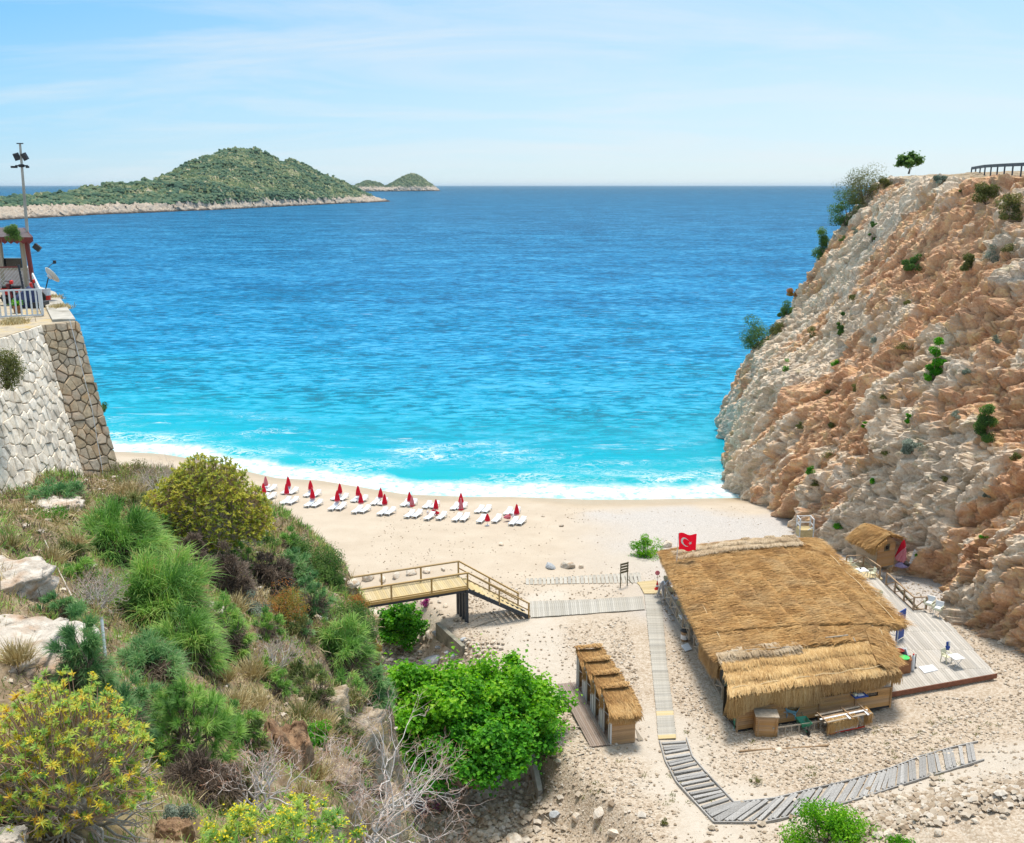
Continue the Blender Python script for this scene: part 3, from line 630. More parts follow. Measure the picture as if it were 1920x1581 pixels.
PEBBLES = [rock_mesh('stone', 200 + k, 1, (1, rng.uniform(.7, 1), rng.uniform(.55, .85))) for k in range(8)]

# ---------------------------------------------------------------- straw
def straws(P, D, L, wdt, lift, tint, N=None):
    """flat stalks: start P, direction D, bending down by lift; 2 quads each"""
    n = len(P); D = D / np.linalg.norm(D, axis=1)[:, None]
    up = np.tile([0, 0, 1.], (n, 1)) if N is None else N
    sd = np.cross(D, up); sd /= np.linalg.norm(sd, axis=1)[:, None] + 1e-9
    a = P; b = P + D * (L * .5)[:, None] + up * (lift * .6)[:, None]; c = P + D * L[:, None] + up * (lift * -.2)[:, None]
    w = wdt[:, None] * .5
    V = np.stack([a - sd * w, a + sd * w, b - sd * w, b + sd * w, c - sd * w * .5, c + sd * w * .5], 1).reshape(-1, 3)
    i = (np.arange(n) * 6)[:, None]; Fq = np.concatenate([i + [0, 1, 3, 2], i + [2, 3, 5, 4]])
    return V, Fq, np.repeat(tint, 6)
def bil(q, u, v):
    q = [np.array(p) for p in q]; u = u[:, None]; v = v[:, None]
    return (q[0] * (1 - u) + q[1] * u) * (1 - v) + (q[3] * (1 - u) + q[2] * u) * v
def thatch_patch(name, quad, mat, parent, gdir, n, seed, rows=1.1, rowdir=0, th=.22, sag=.0, L=(.5, .9), w=.035, org=(0, 0, 0), camber=0, wob=.05):
    """thatched slope over quad (A B C D): a bedded body whose rows overlap in steps, with loose stalks lying on it along gdir"""
    r = np.random.default_rng(seed); q = [Vector(p) - Vector(org) for p in quad]
    lu = ((q[1] - q[0]).length + (q[2] - q[3]).length) / 2; lv = ((q[3] - q[0]).length + (q[2] - q[1]).length) / 2
    def bed(u, v):
        p = bil(q, u, v); s_ = (u * lu if rowdir == 0 else v * lv)
        s_ = s_ + fbm(p, .7, 2, s=seed) * .35
        saw = (s_ / rows) % 1.0
        p[:, 2] += saw * .15 + fbm(p, .45, 3, s=seed + 2) * .12 + fbm(p, 2.5, 3, s=seed + 4) * wob + camber * np.sin(np.pi * np.clip(u, 0, 1)) - sag * np.sin(np.pi * np.clip(v, 0, 1))
        return p
    nu, nv = int(lu / .13) + 2, int(lv / .13) + 2
    U, Vv = np.meshgrid(np.linspace(0, 1, nu), np.linspace(0, 1, nv), indexing='ij'); U = U.ravel(); Vv = Vv.ravel()
    T = bed(U, Vv); B = T.copy(); B[:, 2] -= th
    Fg = grid_faces(nu, nv)
    i = np.arange(nu * nv).reshape(nu, nv); rim = np.concatenate([i[:, 0], i[-1, 1:], i[-2::-1, -1], i[0, -2:0:-1]])
    nxt = np.roll(rim, -1); k = nu * nv; side = np.stack([rim, nxt, nxt + k, rim + k], 1)
    tb = np.clip(.45 + fbm(T, 1.6, 4, s=seed + 6) * .5, 0, 1)
    u, v = r.uniform(0, 1, n), r.uniform(0, 1, n); P = bed(u, v) + [0, 0, .02]
    g = np.tile(np.array(gdir, float), (n, 1)) + r.normal(0, .16, (n, 3)) * [1, 1, .25]
    Vs, Fs, ts = straws(P, g, r.uniform(*L, n), r.uniform(.6, 1.2, n) * w, r.uniform(.01, .09, n), np.clip(.5 + .5 * fbm(P, .8, 3, s=seed + 9) + r.normal(0, .2, n), 0, 1))
    V = np.concatenate([T, B, Vs]); me = np_mesh(name, V, [Fg, Fg[:, ::-1] + k, side, Fs + 2 * k], dict(tint=np.concatenate([tb, tb * .8, ts])), smooth=False)
    return link(name, me, mat, parent)
def fringe(name, p0, p1, out, drop, n, mat, parent, seed, org=(0, 0, 0), w=.04, zj=.12, depth_=.35, ragged=.5):
    """hanging stalks along the eave p0-p1: leave outwards and bend down over 'drop' metres"""
    r = np.random.default_rng(seed); p0, p1 = np.array(Vector(p0) - Vector(org)), np.array(Vector(p1) - Vector(org)); t = r.uniform(-.01, 1.01, n)
    o = np.array(out, float); o /= np.linalg.norm(o); back = r.uniform(0, depth_, n)
    A = p0 + (p1 - p0) * t[:, None] - o * back[:, None]; A[:, 2] += r.uniform(-zj, zj, n) * .6 + .05
    dr = drop * (r.uniform(1 - ragged, 1.1, n) * (.8 + .35 * fbm(np.stack([t * np.linalg.norm(p1 - p0), t * 0, t * 0], 1), .8, 3, s=seed)))
    sidej = r.normal(0, .06, (n, 1)) * (p1 - p0) / np.linalg.norm(p1 - p0)
    Bm = A + o * (back + r.uniform(.10, .28, n))[:, None] + sidej; Bm[:, 2] -= dr * .35
    Ce = Bm + o * r.uniform(-.02, .14, n)[:, None] + sidej * 1.5; Ce[:, 2] -= dr * .75
    al = (p1 - p0) / np.linalg.norm(p1 - p0) * w * .5; wd = r.uniform(.6, 1.3, (n, 1)) * al
    V = np.stack([A - wd, A + wd, Bm - wd, Bm + wd, Ce - wd * .4, Ce + wd * .4], 1).reshape(-1, 3)
    i = (np.arange(n) * 6)[:, None]; Fq = np.concatenate([i + [0, 1, 3, 2], i + [2, 3, 5, 4]])
    tt = np.clip(.5 + .45 * fbm(A, 1.2, 3, s=seed + 3) + r.normal(0, .22, n), 0, 1)
    return link(name, np_mesh(name, V, [Fq], dict(tint=np.repeat(tt, 6)), smooth=False), mat, parent)
# ================================================================== TIMBER STRUCTURES
bpy.context.view_layer.update()
def gpt(px, py, dz=0.0, z0=3.7):
    """point on the ground under a sight line"""
    z = z0
    for _ in range(8):
        p = W(px, py, z + dz); z = land1(p.x, p.y)
    return Vector((p.x, p.y, z + dz))
UNIT = {}
def unit_box(mat, bevel=False):
    k = (mat.name, bevel)
    if k not in UNIT:
        UNIT[k] = MB().box((0, 0, 0), (1, 1, 1)).mesh(mat.name + '_piece'); UNIT[k].materials.append(mat)
    return UNIT[k]
def piece(name, mat, parent, p, q, w, h, up=(0, 0, 1), tilt=0):
    """one plank, board or bar from p to q (world points), w wide and h thick, as a child sharing its mesh"""
    p, q = Vector(p), Vector(q); y = q - p; L = y.length; y /= L; x = y.cross(Vector(up))
    if x.length < 1e-4: x = y.cross(Vector((1, 0, 0)))
    x.normalize(); z = x.cross(y); m3 = Matrix((x, y, z)).transposed()
    if tilt: m3 = m3 @ Matrix.Rotation(tilt, 3, 'Y')
    o = bpy.data.objects.new(name, unit_box(mat)); COL.objects.link(o)
    mw = Matrix.Translation((p + q) / 2) @ m3.to_4x4() @ Matrix.Diagonal((w, L, h, 1))
    if parent is not None:
        o.parent = parent; mw = parent_mat(parent).inverted() @ mw
    o.matrix_basis = mw; return o
def parent_mat(p):
    m = p.matrix_basis.copy() if p.parent is None else parent_mat(p.parent) @ p.matrix_basis
    return m
def along(pts, t):
    d = [0.0]
    for a, b in zip(pts, pts[1:]): d.append(d[-1] + (b - a).length)
    s = t * d[-1]
    for i in range(len(pts) - 1):
        if s <= d[i + 1] or i == len(pts) - 2:
            return pts[i].lerp(pts[i + 1], (s - d[i]) / max(1e-6, d[i + 1] - d[i]))
def plen(pts): return sum((b - a).length for a, b in zip(pts, pts[1:]))
def walkway(name, label, L, Rr, mat, pitch, gap=.012, th=.05, cat='boardwalk', accent=None, lift=.07, sink=.0, group=None):
    L = [gpt(*p, dz=lift) for p in L]; Rr = [gpt(*p, dz=lift) for p in Rr]
    root = thing(name, label, cat, along(L, .5).lerp(along(Rr, .5), .5), 0, group)
    n = int((plen(L) + plen(Rr)) / 2 / pitch)
    for i in range(n):
        a, b = along(L, (i + .5) / n), along(Rr, (i + .5) / n)
        z = max(a.z, b.z, land1((a.x + b.x) / 2, (a.y + b.y) / 2) + lift) + random.uniform(-.004, .004)
        a = Vector((a.x, a.y, z)); b = Vector((b.x, b.y, z)); e = (b - a).normalized() * random.uniform(-.02, .02)
        mt = mat if not (accent and accent[0](i / n)) else accent[1]
        piece('plank', mt, root, a - e, b + e, pitch - gap, th)
    for S_ in (L, Rr):
        mb = MB(root.location)
        for a, b in zip(S_, S_[1:]):
            k = (along(L, .5) - along(Rr, .5)) if S_ is Rr else (along(Rr, .5) - along(L, .5)); k = k.normalized() * .1
            mb.beam(a + k - Vector((0, 0, .09)), b + k - Vector((0, 0, .09)), .08, .1)
        mb.build('bearer', M['dark_wood'], root)
    return root

walkway('boardwalk', 'long straight pale grey boardwalk running past the left side of the large thatched hut',
        [(1234, 1386), (1230, 1330), (1222, 1250), (1213, 1160), (1208, 1116)], [(1268, 1385), (1262, 1330), (1251, 1250), (1243, 1160), (1238, 1116)], M['grey_wood'], .15,
        accent=(lambda t: t < .02 or .12 < t < .15, M['pine_deck']))
walkway('boardwalk', 'short grey boardwalk leading from the foot of the timber stairs to the long boardwalk',
        [(995, 1158), (1100, 1151), (1209, 1143)], [(993, 1132), (1100, 1127), (1205, 1121)], M['grey_wood'], .16)
walkway('boardwalk', 'narrow worn grey plank path crossing the sand behind the short boardwalk',
        [(985, 1096), (1100, 1094), (1205, 1093)], [(985, 1087), (1100, 1083), (1200, 1079)], M['grey_wood'], .36, gap=.08, lift=.035, th=.04)
walkway('wooden_landing', 'fresh yellow timber landing at the far end of the long boardwalk',
        [(1208, 1114), (1194, 1092)], [(1240, 1113), (1230, 1089)], M['pine_deck'], .15, cat='landing', lift=.085)

# ---- old sleeper path
def c8(x, y): return (1200 + x / 2.667, 1300 + y / 2.667)
OUT = [gpt(*c8(*p), dz=.03) for p in ((97, 242), (125, 340), (180, 445), (280, 555), (370, 650), (620, 650), (830, 605), (1050, 545), (1240, 485), (1430, 425), (1560, 385), (1720, 336))]
INN = [gpt(*c8(*p), dz=.03) for p in ((232, 228), (262, 320), (330, 400), (400, 475), (470, 550), (670, 530), (850, 485), (1050, 440), (1250, 380), (1400, 320), (1560, 275), (1690, 245))]
path = thing('sleeper_path', 'curving path of loose grey sleepers between edging boards on the white gravel', 'path', OUT[4])
for i in range(len(OUT) - 1):
    for S_, k in ((OUT, 'edging_board'), (INN, 'edging_board')):
        piece(k, M['grey_plank'], path, S_[i] + Vector((0, 0, .02)), S_[i + 1] + Vector((0, 0, .02)), .07, .16)
t = .012
while t < .99:
    a, b = along(OUT, t), along(INN, t); k = random.uniform(-.006, .006); b = along(INN, min(.999, max(0, t + k))); d = (b - a) * .06
    z = Vector((0, 0, .04 + random.uniform(0, .03)))
    for j in range(random.choice((1, 1, 2, 2, 3)) if t > .3 else random.choice((1, 1, 1, 2))):
        f = random.uniform(.0, .12)
        piece('sleeper', M['grey_plank'], path, along(OUT, min(t, 1)) + d * (1 + f) + z, along(INN, min(t + k, 1)) - d * (1 + f) + z, .19, .07, tilt=random.uniform(-.05, .05))
        t += .0098
    t += random.uniform(.005, .013)

# ---- footbridge and stairs
DZ = 6.3
dNR, dFR = W(878, 1102, DZ), W(858, 1076, DZ)
wv = (dFR - dNR); wv = wv.normalized() * 2.5; dl = (W(673, 1135, DZ) - dNR).normalized()
dFR = dNR + wv; DL = 13.5
bridge = thing('footbridge', 'new yellow timber footbridge on dark steel posts with stairs down to the sand', 'footbridge', (dNR.x, dNR.y, land1(dNR.x, dNR.y)))
n = int(DL / .17)
for i in range(n):
    a = dNR + dl * ((i + .5) * .17); piece('deck_plank', M['pine_deck'], bridge, a, a + wv, .158, .05)
mb = MB(bridge.location)
for f in (.06, .5, .94): mb.beam(dNR + wv * f - Vector((0, 0, .22)), dNR + wv * f + dl * DL - Vector((0, 0, .22)), .14, .34)
mb.beam(dNR - Vector((0, 0, .22)) + dl * .1, dFR - Vector((0, 0, .22)) + dl * .1, .16, .3)
mb.build('steel_beam', M['steel'], bridge)
for f in (.05, .36, .68, .96):
    p = dNR + wv * f + dl * .12; mb = MB(bridge.location); g = land1(p.x, p.y)
    mb.box((p.x, p.y, (DZ - .4 + g - .3) / 2), (.24, .24, DZ - .4 - g + .3), math.atan2(dl.y, dl.x)); mb.build('steel_post', M['steel'], bridge)
mb = MB(bridge.location); mb.beam(dNR + dl * .05 - wv * .02 + Vector((0, 0, -.03)), dNR + dl * DL - wv * .02 + Vector((0, 0, -.03)), .05, .2); mb.build('edge_board', M['pine'], bridge)
sB = gpt(993, 1159, .02); sF = gpt(964, 1131, .02); sF = sB + (sF - sB).normalized() * 2.4
NS = 12
for i in range(NS):
    t = (i + 1) / (NS + .4); z = DZ + (sB.z - DZ) * t
    a = dNR.lerp(sB, t); b = dFR.lerp(sF, t); a.z = b.z = z; r_ = (sB - dNR); r_.z = 0; r_ = r_.normalized()
    piece('stair_tread', M['pine_deck'], bridge, a - r_ * .03, b - r_ * .03, .33, .05)
    piece('stair_riser', M['pine'], bridge, a + r_ * .11 + Vector((0, 0, -.13)), b + r_ * .11 + Vector((0, 0, -.13)), .03, .2)
for p, q in ((dNR, sB), (dFR, sF), (dNR.lerp(dFR, .5), sB.lerp(sF, .5))):
    mb = MB(bridge.location); mb.beam(p - Vector((0, 0, .25)), q + Vector((0, 0, .05)), .12, .3); mb.build('stair_stringer', M['steel'], bridge)
def rail_run(parent, pts, h, posts, mat, name='handrail', w=.13, low=True):
    for a, b in zip(pts, pts[1:]):
        piece(name, mat, parent, a + Vector((0, 0, h)), b + Vector((0, 0, h)), .17, .10)
        if low: piece('lower_rail', mat, parent, a + Vector((0, 0, .14)), b + Vector((0, 0, .14)), .05, .09)
    for p in posts: piece('rail_post', mat, parent, p - Vector((0, 0, .12)), p + Vector((0, 0, h - .03)), w, w, up=(0, 1, 0))
RH = 1.2
rail_run(bridge, [dNR, dNR + dl * DL], RH, [dNR + dl * x for x in (.05, 2.9, 6.0, 9.0, 12.2)], M['pine'])
rail_run(bridge, [dFR, dFR + dl * DL], RH, [dFR + dl * x for x in (.05, 3.1, 6.2, 9.2, 12.3)], M['pine'])
for a, b in ((dNR, sB), (dFR, sF)):
    rail_run(bridge, [a, b], RH, [a.lerp(b, .5), a.lerp(b, .985)], M['pine'], low=False)
    piece('mid_rail', M['pine'], bridge, a + Vector((0, 0, .62)), b + Vector((0, 0, .62)), .05, .08)

# ---- the large thatched hut ------------------------------------------------
HZ = 3.72
o_h = W(1376, 1372, HZ)
hut = thing('beach_hut', 'large open beach hut under a wide golden thatched roof', 'hut', o_h)
A0, A1, A2, A3 = W(1243, 1034, 6.6), W(1524, 1011, 6.9), W(1692, 1173, 6.85), W(1322, 1192, 6.65)
B1, B2, B3 = W(1656, 1178, 6.85), W(1634, 1203, 6.82), W(1353, 1238, 6.7)
C0, C1, C2, C3 = W(1352, 1235, 6.78), W(1630, 1196, 6.84), W(1684, 1254, 6.42), W(1368, 1300, 6.45)
xdir = (A1 - A0).normalized(); ydir = (A0 - A3).normalized()
thatch_patch('roof_thatch', (A0, A1, A2, A3), M['thatch'], hut, (-.96, -.22, 0), 30000, 301, rows=1.25, rowdir=0, org=o_h, camber=.35)
thatch_patch('roof_thatch', (A3.lerp(A2, .0), B1, B2, B3), M['thatch'], hut, (-.94, -.3, 0), 9000, 302, rows=1.2, rowdir=0, org=o_h, camber=.25)
thatch_patch('roof_thatch', (C0, C1, C2, C3), M['thatch_pale'], hut, (-.12, -1, -.12), 12000, 303, rows=1.3, rowdir=1, org=o_h, camber=.08)
# greyed back courses, right verge, curled ridge seam
bk = A0.lerp(A3, .13), A1.lerp(A2, .10)
thatch_patch('ridge_course', (A0 + Vector((.6, .1, .16)), A1.lerp(A0, .12) + Vector((0, .1, .34)), bk[1].lerp(bk[0], .12) + Vector((0, 0, .34)), bk[0] + Vector((.8, 0, .20))), M['thatch_grey'], hut, (-.2, -1, 0), 5200, 304, rows=1.0, rowdir=1, org=o_h, th=.14, camber=.2)
thatch_patch('verge_course', (A1.lerp(A0, .10) + Vector((0, 0, .16)), A1 + Vector((.25, 0, .02)), A2 + Vector((.3, 0, .0)), A2.lerp(A3, .13) + Vector((0, 0, .15))), M['thatch'], hut, (.75, -.6, 0), 5200, 305, rows=1.0, rowdir=0, org=o_h, th=.16)
thatch_patch('verge_course', (B1.lerp(B3, .04) + Vector((-.9, .3, .16)), B1.lerp(B2, .3) + Vector((.05, 0, .02)), W(1680, 1240, 6.5), W(1645, 1250, 6.6)), M['thatch'], hut, (.6, -.8, -.05), 3200, 306, rows=.9, rowdir=0, org=o_h, th=.16)
thatch_patch('ridge_course', (B3.lerp(B2, .0) + Vector((-.25, .9, .14)), B3.lerp(B2, .52) + Vector((0, .7, .30)), B3.lerp(B2, .50) + Vector((0, -.1, .20)), B3 + Vector((-.25, -.15, .12))), M['thatch_grey'], hut, (.1, -1, 0), 1900, 307, rows=.8, rowdir=1, org=o_h, th=.2, wob=.1)
fringe('eave_fringe', A0, A3, (-1, -.12, 0), .72, 7000, M['thatch'], hut, 311, org=o_h, zj=.15)
fringe('eave_fringe', A3.lerp(B3, -.05), B3 + Vector((0, -.2, 0)), (-1, -.2, 0), 1.7, 3000, M['thatch'], hut, 312, org=o_h, zj=.15)
fringe('eave_fringe', C3 + Vector((0, .1, 0)), C3.lerp(C2, .52), (.1, -1, 0), 1.5, 5200, M['thatch_pale'], hut, 313, org=o_h, ragged=.35)
fringe('eave_fringe', C3.lerp(C2, .53), C2, (.1, -1, 0), 1.15, 3200, M['thatch'], hut, 314, org=o_h, ragged=.6)
fringe('eave_fringe', A2, A1, (1, .1, 0), .35, 2200, M['thatch'], hut, 315, org=o_h)
fringe('eave_fringe', A1, A0, (0, 1, 0), .4, 1400, M['thatch_grey'], hut, 316, org=o_h)
fringe('eave_fringe', W(1680, 1240, 6.5), B1, (1, 0, 0), .2, 500, M['thatch'], hut, 317, org=o_h)
fringe('eave_fringe', A2, B1 + Vector((0, 0, -.02)), (0, -1, 0), .3, 250, M['thatch'], hut, 318, org=o_h)
# tie cords over the thatch
cord = MB(o_h)
def cordline(p, q, sag=.06, n=10):
    cord.tube([p.lerp(q, i / n) + Vector((0, 0, .16 + .08 * math.sin(i * 1.7))) for i in range(n + 1)], .022, 4)
cordline(A3.lerp(A2, .06) + (A0 - A3) * .62, B3.lerp(B2, .05) + Vector((0, .9, 0))); cordline(A0.lerp(A1, .22) + (A3 - A0) * .3, B3.lerp(B2, .32) + Vector((0, 1, .15)))
cordline(A1 + (A2 - A1) * .25 + Vector((-.2, 0, .1)), A2 + Vector((-.4, .2, .1))); cordline(B1 + Vector((-.5, -.6, .1)), W(1682, 1249, 6.5))
cordline(C3 + Vector((.2, .3, .02)), C3.lerp(C2, .5) + Vector((0, .25, .05))); cordline(C3.lerp(C2, .5) + Vector((0, .25, .05)), C2 + Vector((0, .25, .08)))
cord.build('tie_cord', pmat('pale_cord', C(.62, .47, .27), C(.72, .58, .36), 3), hut)
for p, q, r_ in ((W(1363, 1222, 7.0), W(1480, 1213, 7.15), .05), (W(1548, 1196, 7.2), W(1590, 1191, 7.15), .05), (W(1600, 1196, 7.1), W(1604, 1203, 7.0), .04)):
    mb = MB(o_h); mb.tube([p, q], r_, 6); mb.build('roof_pole', M['pale_rail'], hut)
# floor, posts, front wall
FZ = 3.98
f0, f1, f2, f3 = W(1250, 1106, FZ), W(1364, 1306, FZ), W(1668, 1290, FZ), W(1610, 1082, FZ)
mb = MB(o_h); mb.slab((f1, f2, f3, f0), .22); mb.build('floor', M['grey_wood'], hut)
for (px, py, zt) in ((1302, 1190, 6.5), (1263, 1116, 6.5), (1251, 1100, 6.4), (1290, 1150, 6.5), (1325, 1232, 6.6), (1359, 1296, 6.5), (1360, 1240, 6.6)):
    p = W(px, py, FZ); piece('post', M['metal'], hut, p, (p.x, p.y, zt), .07, .07, up=(0, 1, 0))
for X_, Y_ in ((17, 62), (21, 63), (17, 70), (21, 70), (25.6, 70), (17, 77), (21, 78), (25.6, 78), (24.4, 60.4), (26.2, 63.8)):
    piece('post', M['pale_rail'], hut, (X_, Y_, HZ), (X_, Y_, 6.6), .12, .12, up=(0, 1, 0))
w0, w1 = W(1381, 1373, HZ), W(1668, 1326, HZ); wd = (w1 - w0); wl = wd.length; wd.normalize(); wn_ = Vector((wd.y, -wd.x, 0))
for i in range(14):
    z = HZ + .22 + i * .135
    segs = [(0, .52)] if i >= 9 else [(0, 1)]
    if i in (6, 7): segs = [(0, .835), (.91, 1)]
    for s0, s1 in segs:
        a, b = w0 + wd * wl * s0, w0 + wd * wl * s1
        piece('wall_board', M['board'], hut, Vector((a.x, a.y, z)), Vector((b.x, b.y, z)), .03, .126)
for s0 in (.0, .52, .76, .9985):
    p = w0 + wd * wl * s0 + wn_ * .03; piece('wall_stud', M['board'], hut, p, p + Vector((0, 0, 2.2 if s0 < .6 else 2.0)), .1, .1, up=(0, 1, 0))
piece('wall_plate', M['board'], hut, w0 + wd * wl * .52 + Vector((0, 0, 1.46)) + wn_ * .09, w1 + Vector((0, 0, 1.46)) + wn_ * .09, .07, .07)
mb = MB(o_h); mb.beam(w0 + Vector((0, 0, .1)) - wn_ * .05, w1 + Vector((0, 0, .1)) - wn_ * .05, .1, .2); mb.build('base_beam', M['black'], hut)
mb = MB(o_h); p = w0 + wd * wl * .872 + Vector((0, 0, 1.1)) - wn_ * .06; mb.beam(p - wd * .43, p + wd * .43, .04, .32); mb.build('window', M['glass'], hut)
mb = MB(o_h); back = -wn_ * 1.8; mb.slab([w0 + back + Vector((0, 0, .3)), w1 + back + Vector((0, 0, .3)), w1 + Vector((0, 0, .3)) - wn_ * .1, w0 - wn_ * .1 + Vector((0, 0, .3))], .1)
mb.beam(w0 + back + Vector((0, 0, 1.1)), w1 + back + Vector((0, 0, 1.1)), .05, 2.0); mb.build('interior_shade_sheet', M['dark'], hut)  # near-black slab and sheet: the shade inside the hut put in as colour
for s0 in (.62, .72, .82): piece('wall_post', M['pale_rail'], hut, w0 + wd * wl * s0 + Vector((0, 0, 1.45)), w0 + wd * wl * s0 + Vector((0, 0, 2.65)), .05, .05, up=(0, 1, 0))
# green tarpaulin on the left flank
t0, t1 = W(1358, 1290, HZ), W(1379, 1370, HZ)
vs = []; nn = 14
for i in range(nn):
    for j in range(8):
        p = t0.lerp(t1, i / (nn - 1)); vs.append((p.x - .05 + .05 * math.sin(i * 1.9 + j * .4), p.y, p.z + .1 + j * 1.75 / 7))
mb = MB(o_h); mb.add(vs, [(i * 8 + j, (i + 1) * 8 + j, (i + 1) * 8 + j + 1, i * 8 + j + 1) for i in range(nn - 1) for j in range(7)]); mb.build('tarpaulin', M['tarp'], hut, smooth=True)
piece('tarp_rail', M['metal'], hut, t0 + Vector((-.1, -.1, .06)), t1 + Vector((-.1, -.1, .06)), .05, .05)
piece('tarp_rail', M['metal'], hut, t0 + Vector((-.1, 0, 0)), t0 + Vector((-.1, 0, 2.1)), .05, .05, up=(0, 1, 0))
mb = MB(o_h); p = t1 + Vector((.02, -.06, 1.0)); mb.beam(t1.lerp(t0, .22) + Vector((0, 0, .95)), t1 + Vector((0, 0, .95)), .04, 1.8); mb.build('corner_panel', M['pale_board'], hut)
# blue gable end on the right with its white cross frame
bz = 5.2; q0, q1 = W(1676, 1205, FZ), W(1691, 1196, FZ)
mb = MB(o_h); mb.beam(Vector((q0.x + .1, q0.y, bz)), Vector((q1.x + .1, q1.y, bz)), .05, 2.2); mb.build('blue_panel', M['blue'], hut)
for a, b in ((W(1652, 1182, 6.2), W(1678, 1176, 6.3)), (W(1655, 1184, 6.1), W(1678, 1192, 5.5)), (W(1656, 1193, 5.6), W(1678, 1176, 6.25))): piece('gable_bar', M['grey_paint'], hut, a, b, .05, .05)
p = W(1680, 1222, FZ); piece('post', M['grey_paint'], hut, p, (p.x, p.y, 6.75), .08, .08, up=(0, 1, 0))

# ---- timber terrace right of the hut
DKZ = 4.0
deck = thing('terrace_deck', 'broad pale timber deck between the thatched hut and the rock face', 'deck', (28.5, 66, HZ))
def dxr(Y): return float(np.interp(Y, (57, 63, 68.6, 70.6, 71.5, 77.5), (32.6, 32.8, 32.9, 32.5, 31.3, 30.7)))
def dyf(X): return 58.3 + (X - 24.9) * .315
rows = [57.5, 61.4, 64.2, 67.2, 70.4, 73.4, 77.4]
for k in range(len(rows) - 1):
    X_ = 23.6 + .07 * (k % 2)
    while X_ < 33:
        xc = X_ + .1; y0 = max(rows[k], dyf(xc)) + .008; y1 = rows[k + 1] - .008
        while y1 > y0 and xc + .1 > dxr(y1): y1 -= .15
        if y1 - y0 > .4:
            jz = random.uniform(-.005, .005); piece('deck_board', M['deck_wood'], deck, (xc, y0, DKZ - .03 + jz), (xc, y1, DKZ - .03 + jz), .188, .05)
        X_ += .2
mb = MB(deck.location); mb.beam((24.3, dyf(24.3) - .03, 3.82), (32.7, dyf(32.7) - .03, 3.82), .06, .34); mb.build('fascia', M['fascia'], deck)
mb = MB(deck.location)
for X_ in np.arange(24.5, 32, 1.8): mb.beam((X_, dyf(X_) + .1, 3.82), (X_, 76, 3.82), .12, .22)
mb.build('joist', M['dark_wood'], deck)
mb = MB(deck.location); mb.slab((W(1560, 1056, DKZ - .05), W(1625, 1054, DKZ - .05), W(1655, 1085, DKZ - .05), W(1590, 1090, DKZ - .05))[::-1], .15); mb.build('side_floor', M['pine_deck'], deck)

def railing(label, pts, h, mat, posts=None, brace='x', group=None, cat='railing', post_w=.11):
    root = thing('timber_railing', label, cat, pts[0], 0, group)
    for a, b in zip(pts, pts[1:]):
        piece('handrail', mat, root, a + Vector((0, 0, h)), b + Vector((0, 0, h)), .12, .07)
        n = max(1, round((b - a).length / 1.9))
        for i in range(n):
            p, q = a.lerp(b, i / n), a.lerp(b, (i + 1) / n)
            piece('rail_post', mat, root, p, p + Vector((0, 0, h - .035)), post_w, post_w, up=(0, 1, 0))
            if brace in 'xd': piece('brace', mat, root, p + Vector((0, 0, .08)), q + Vector((0, 0, h - .1)), .05, .07)
            if brace == 'x': piece('brace', mat, root, p + Vector((.03, .03, h - .1)), q + Vector((.03, .03, .08)), .05, .07)
            piece('bottom_rail', mat, root, p + Vector((0, 0, .05)), q + Vector((0, 0, .05)), .05, .07)
        piece('rail_post', mat, root, b, b + Vector((0, 0, h - .035)), post_w, post_w, up=(0, 1, 0))
    return root
GR = 'timber railings round the hut and deck'
railing('grey cross-braced railing beside the tables under the left eave', [W(1247, 1122, FZ), W(1292, 1200, FZ)], 1.0, M['pale_rail'], group=GR)
railing('grey railing between the litter bin and the green tarpaulin', [W(1301, 1214, FZ), W(1354, 1312, FZ)], 1.0, M['pale_rail'], brace='d', group=GR)
railing('brown cross-braced railing turning the corner below the small hut', [W(1586, 1063, DKZ), W(1618, 1062, DKZ), W(1649, 1084, DKZ)], 1.0, M['rail'], group=GR)
railing('brown railing along the gravel patch ending beside the stacked cream chairs', [W(1661, 1097, DKZ), W(1712, 1144, DKZ), W(1736, 1143, DKZ)], 1.05, M['rail'], brace='d', group=GR)
# pale frame and steps at the cliff foot
s0 = W(1508, 1003, 3.2); st = thing('platform_steps', 'white railed wooden platform against the cliff foot behind the big roof', 'steps', s0)
for dx, dy in ((-.55, -.3), (.75, -.3), (-.55, .8), (.75, .8)): piece('post', M['grey_paint'], st, s0 + Vector((dx, dy, -.2)), s0 + Vector((dx, dy, 1.7)), .1, .1, up=(0, 1, 0))
for z in (1.65, 1.0):
    for a, b in (((-.55, -.3), (-.55, .8)), ((-.55, .8), (.75, .8)), ((.75, .8), (.75, -.3))): piece('rail', M['grey_paint'], st, s0 + Vector((*a, z)), s0 + Vector((*b, z)), .07, .07)
piece('brace', M['grey_paint'], st, s0 + Vector((-.55, -.3, .1)), s0 + Vector((.75, -.3, .9)), .07, .07)
mb = MB(s0); mb.box(s0 + Vector((.1, .25, .25)), (1.4, 1.2, .7)); mb.build('platform', M['pine_deck'], st)

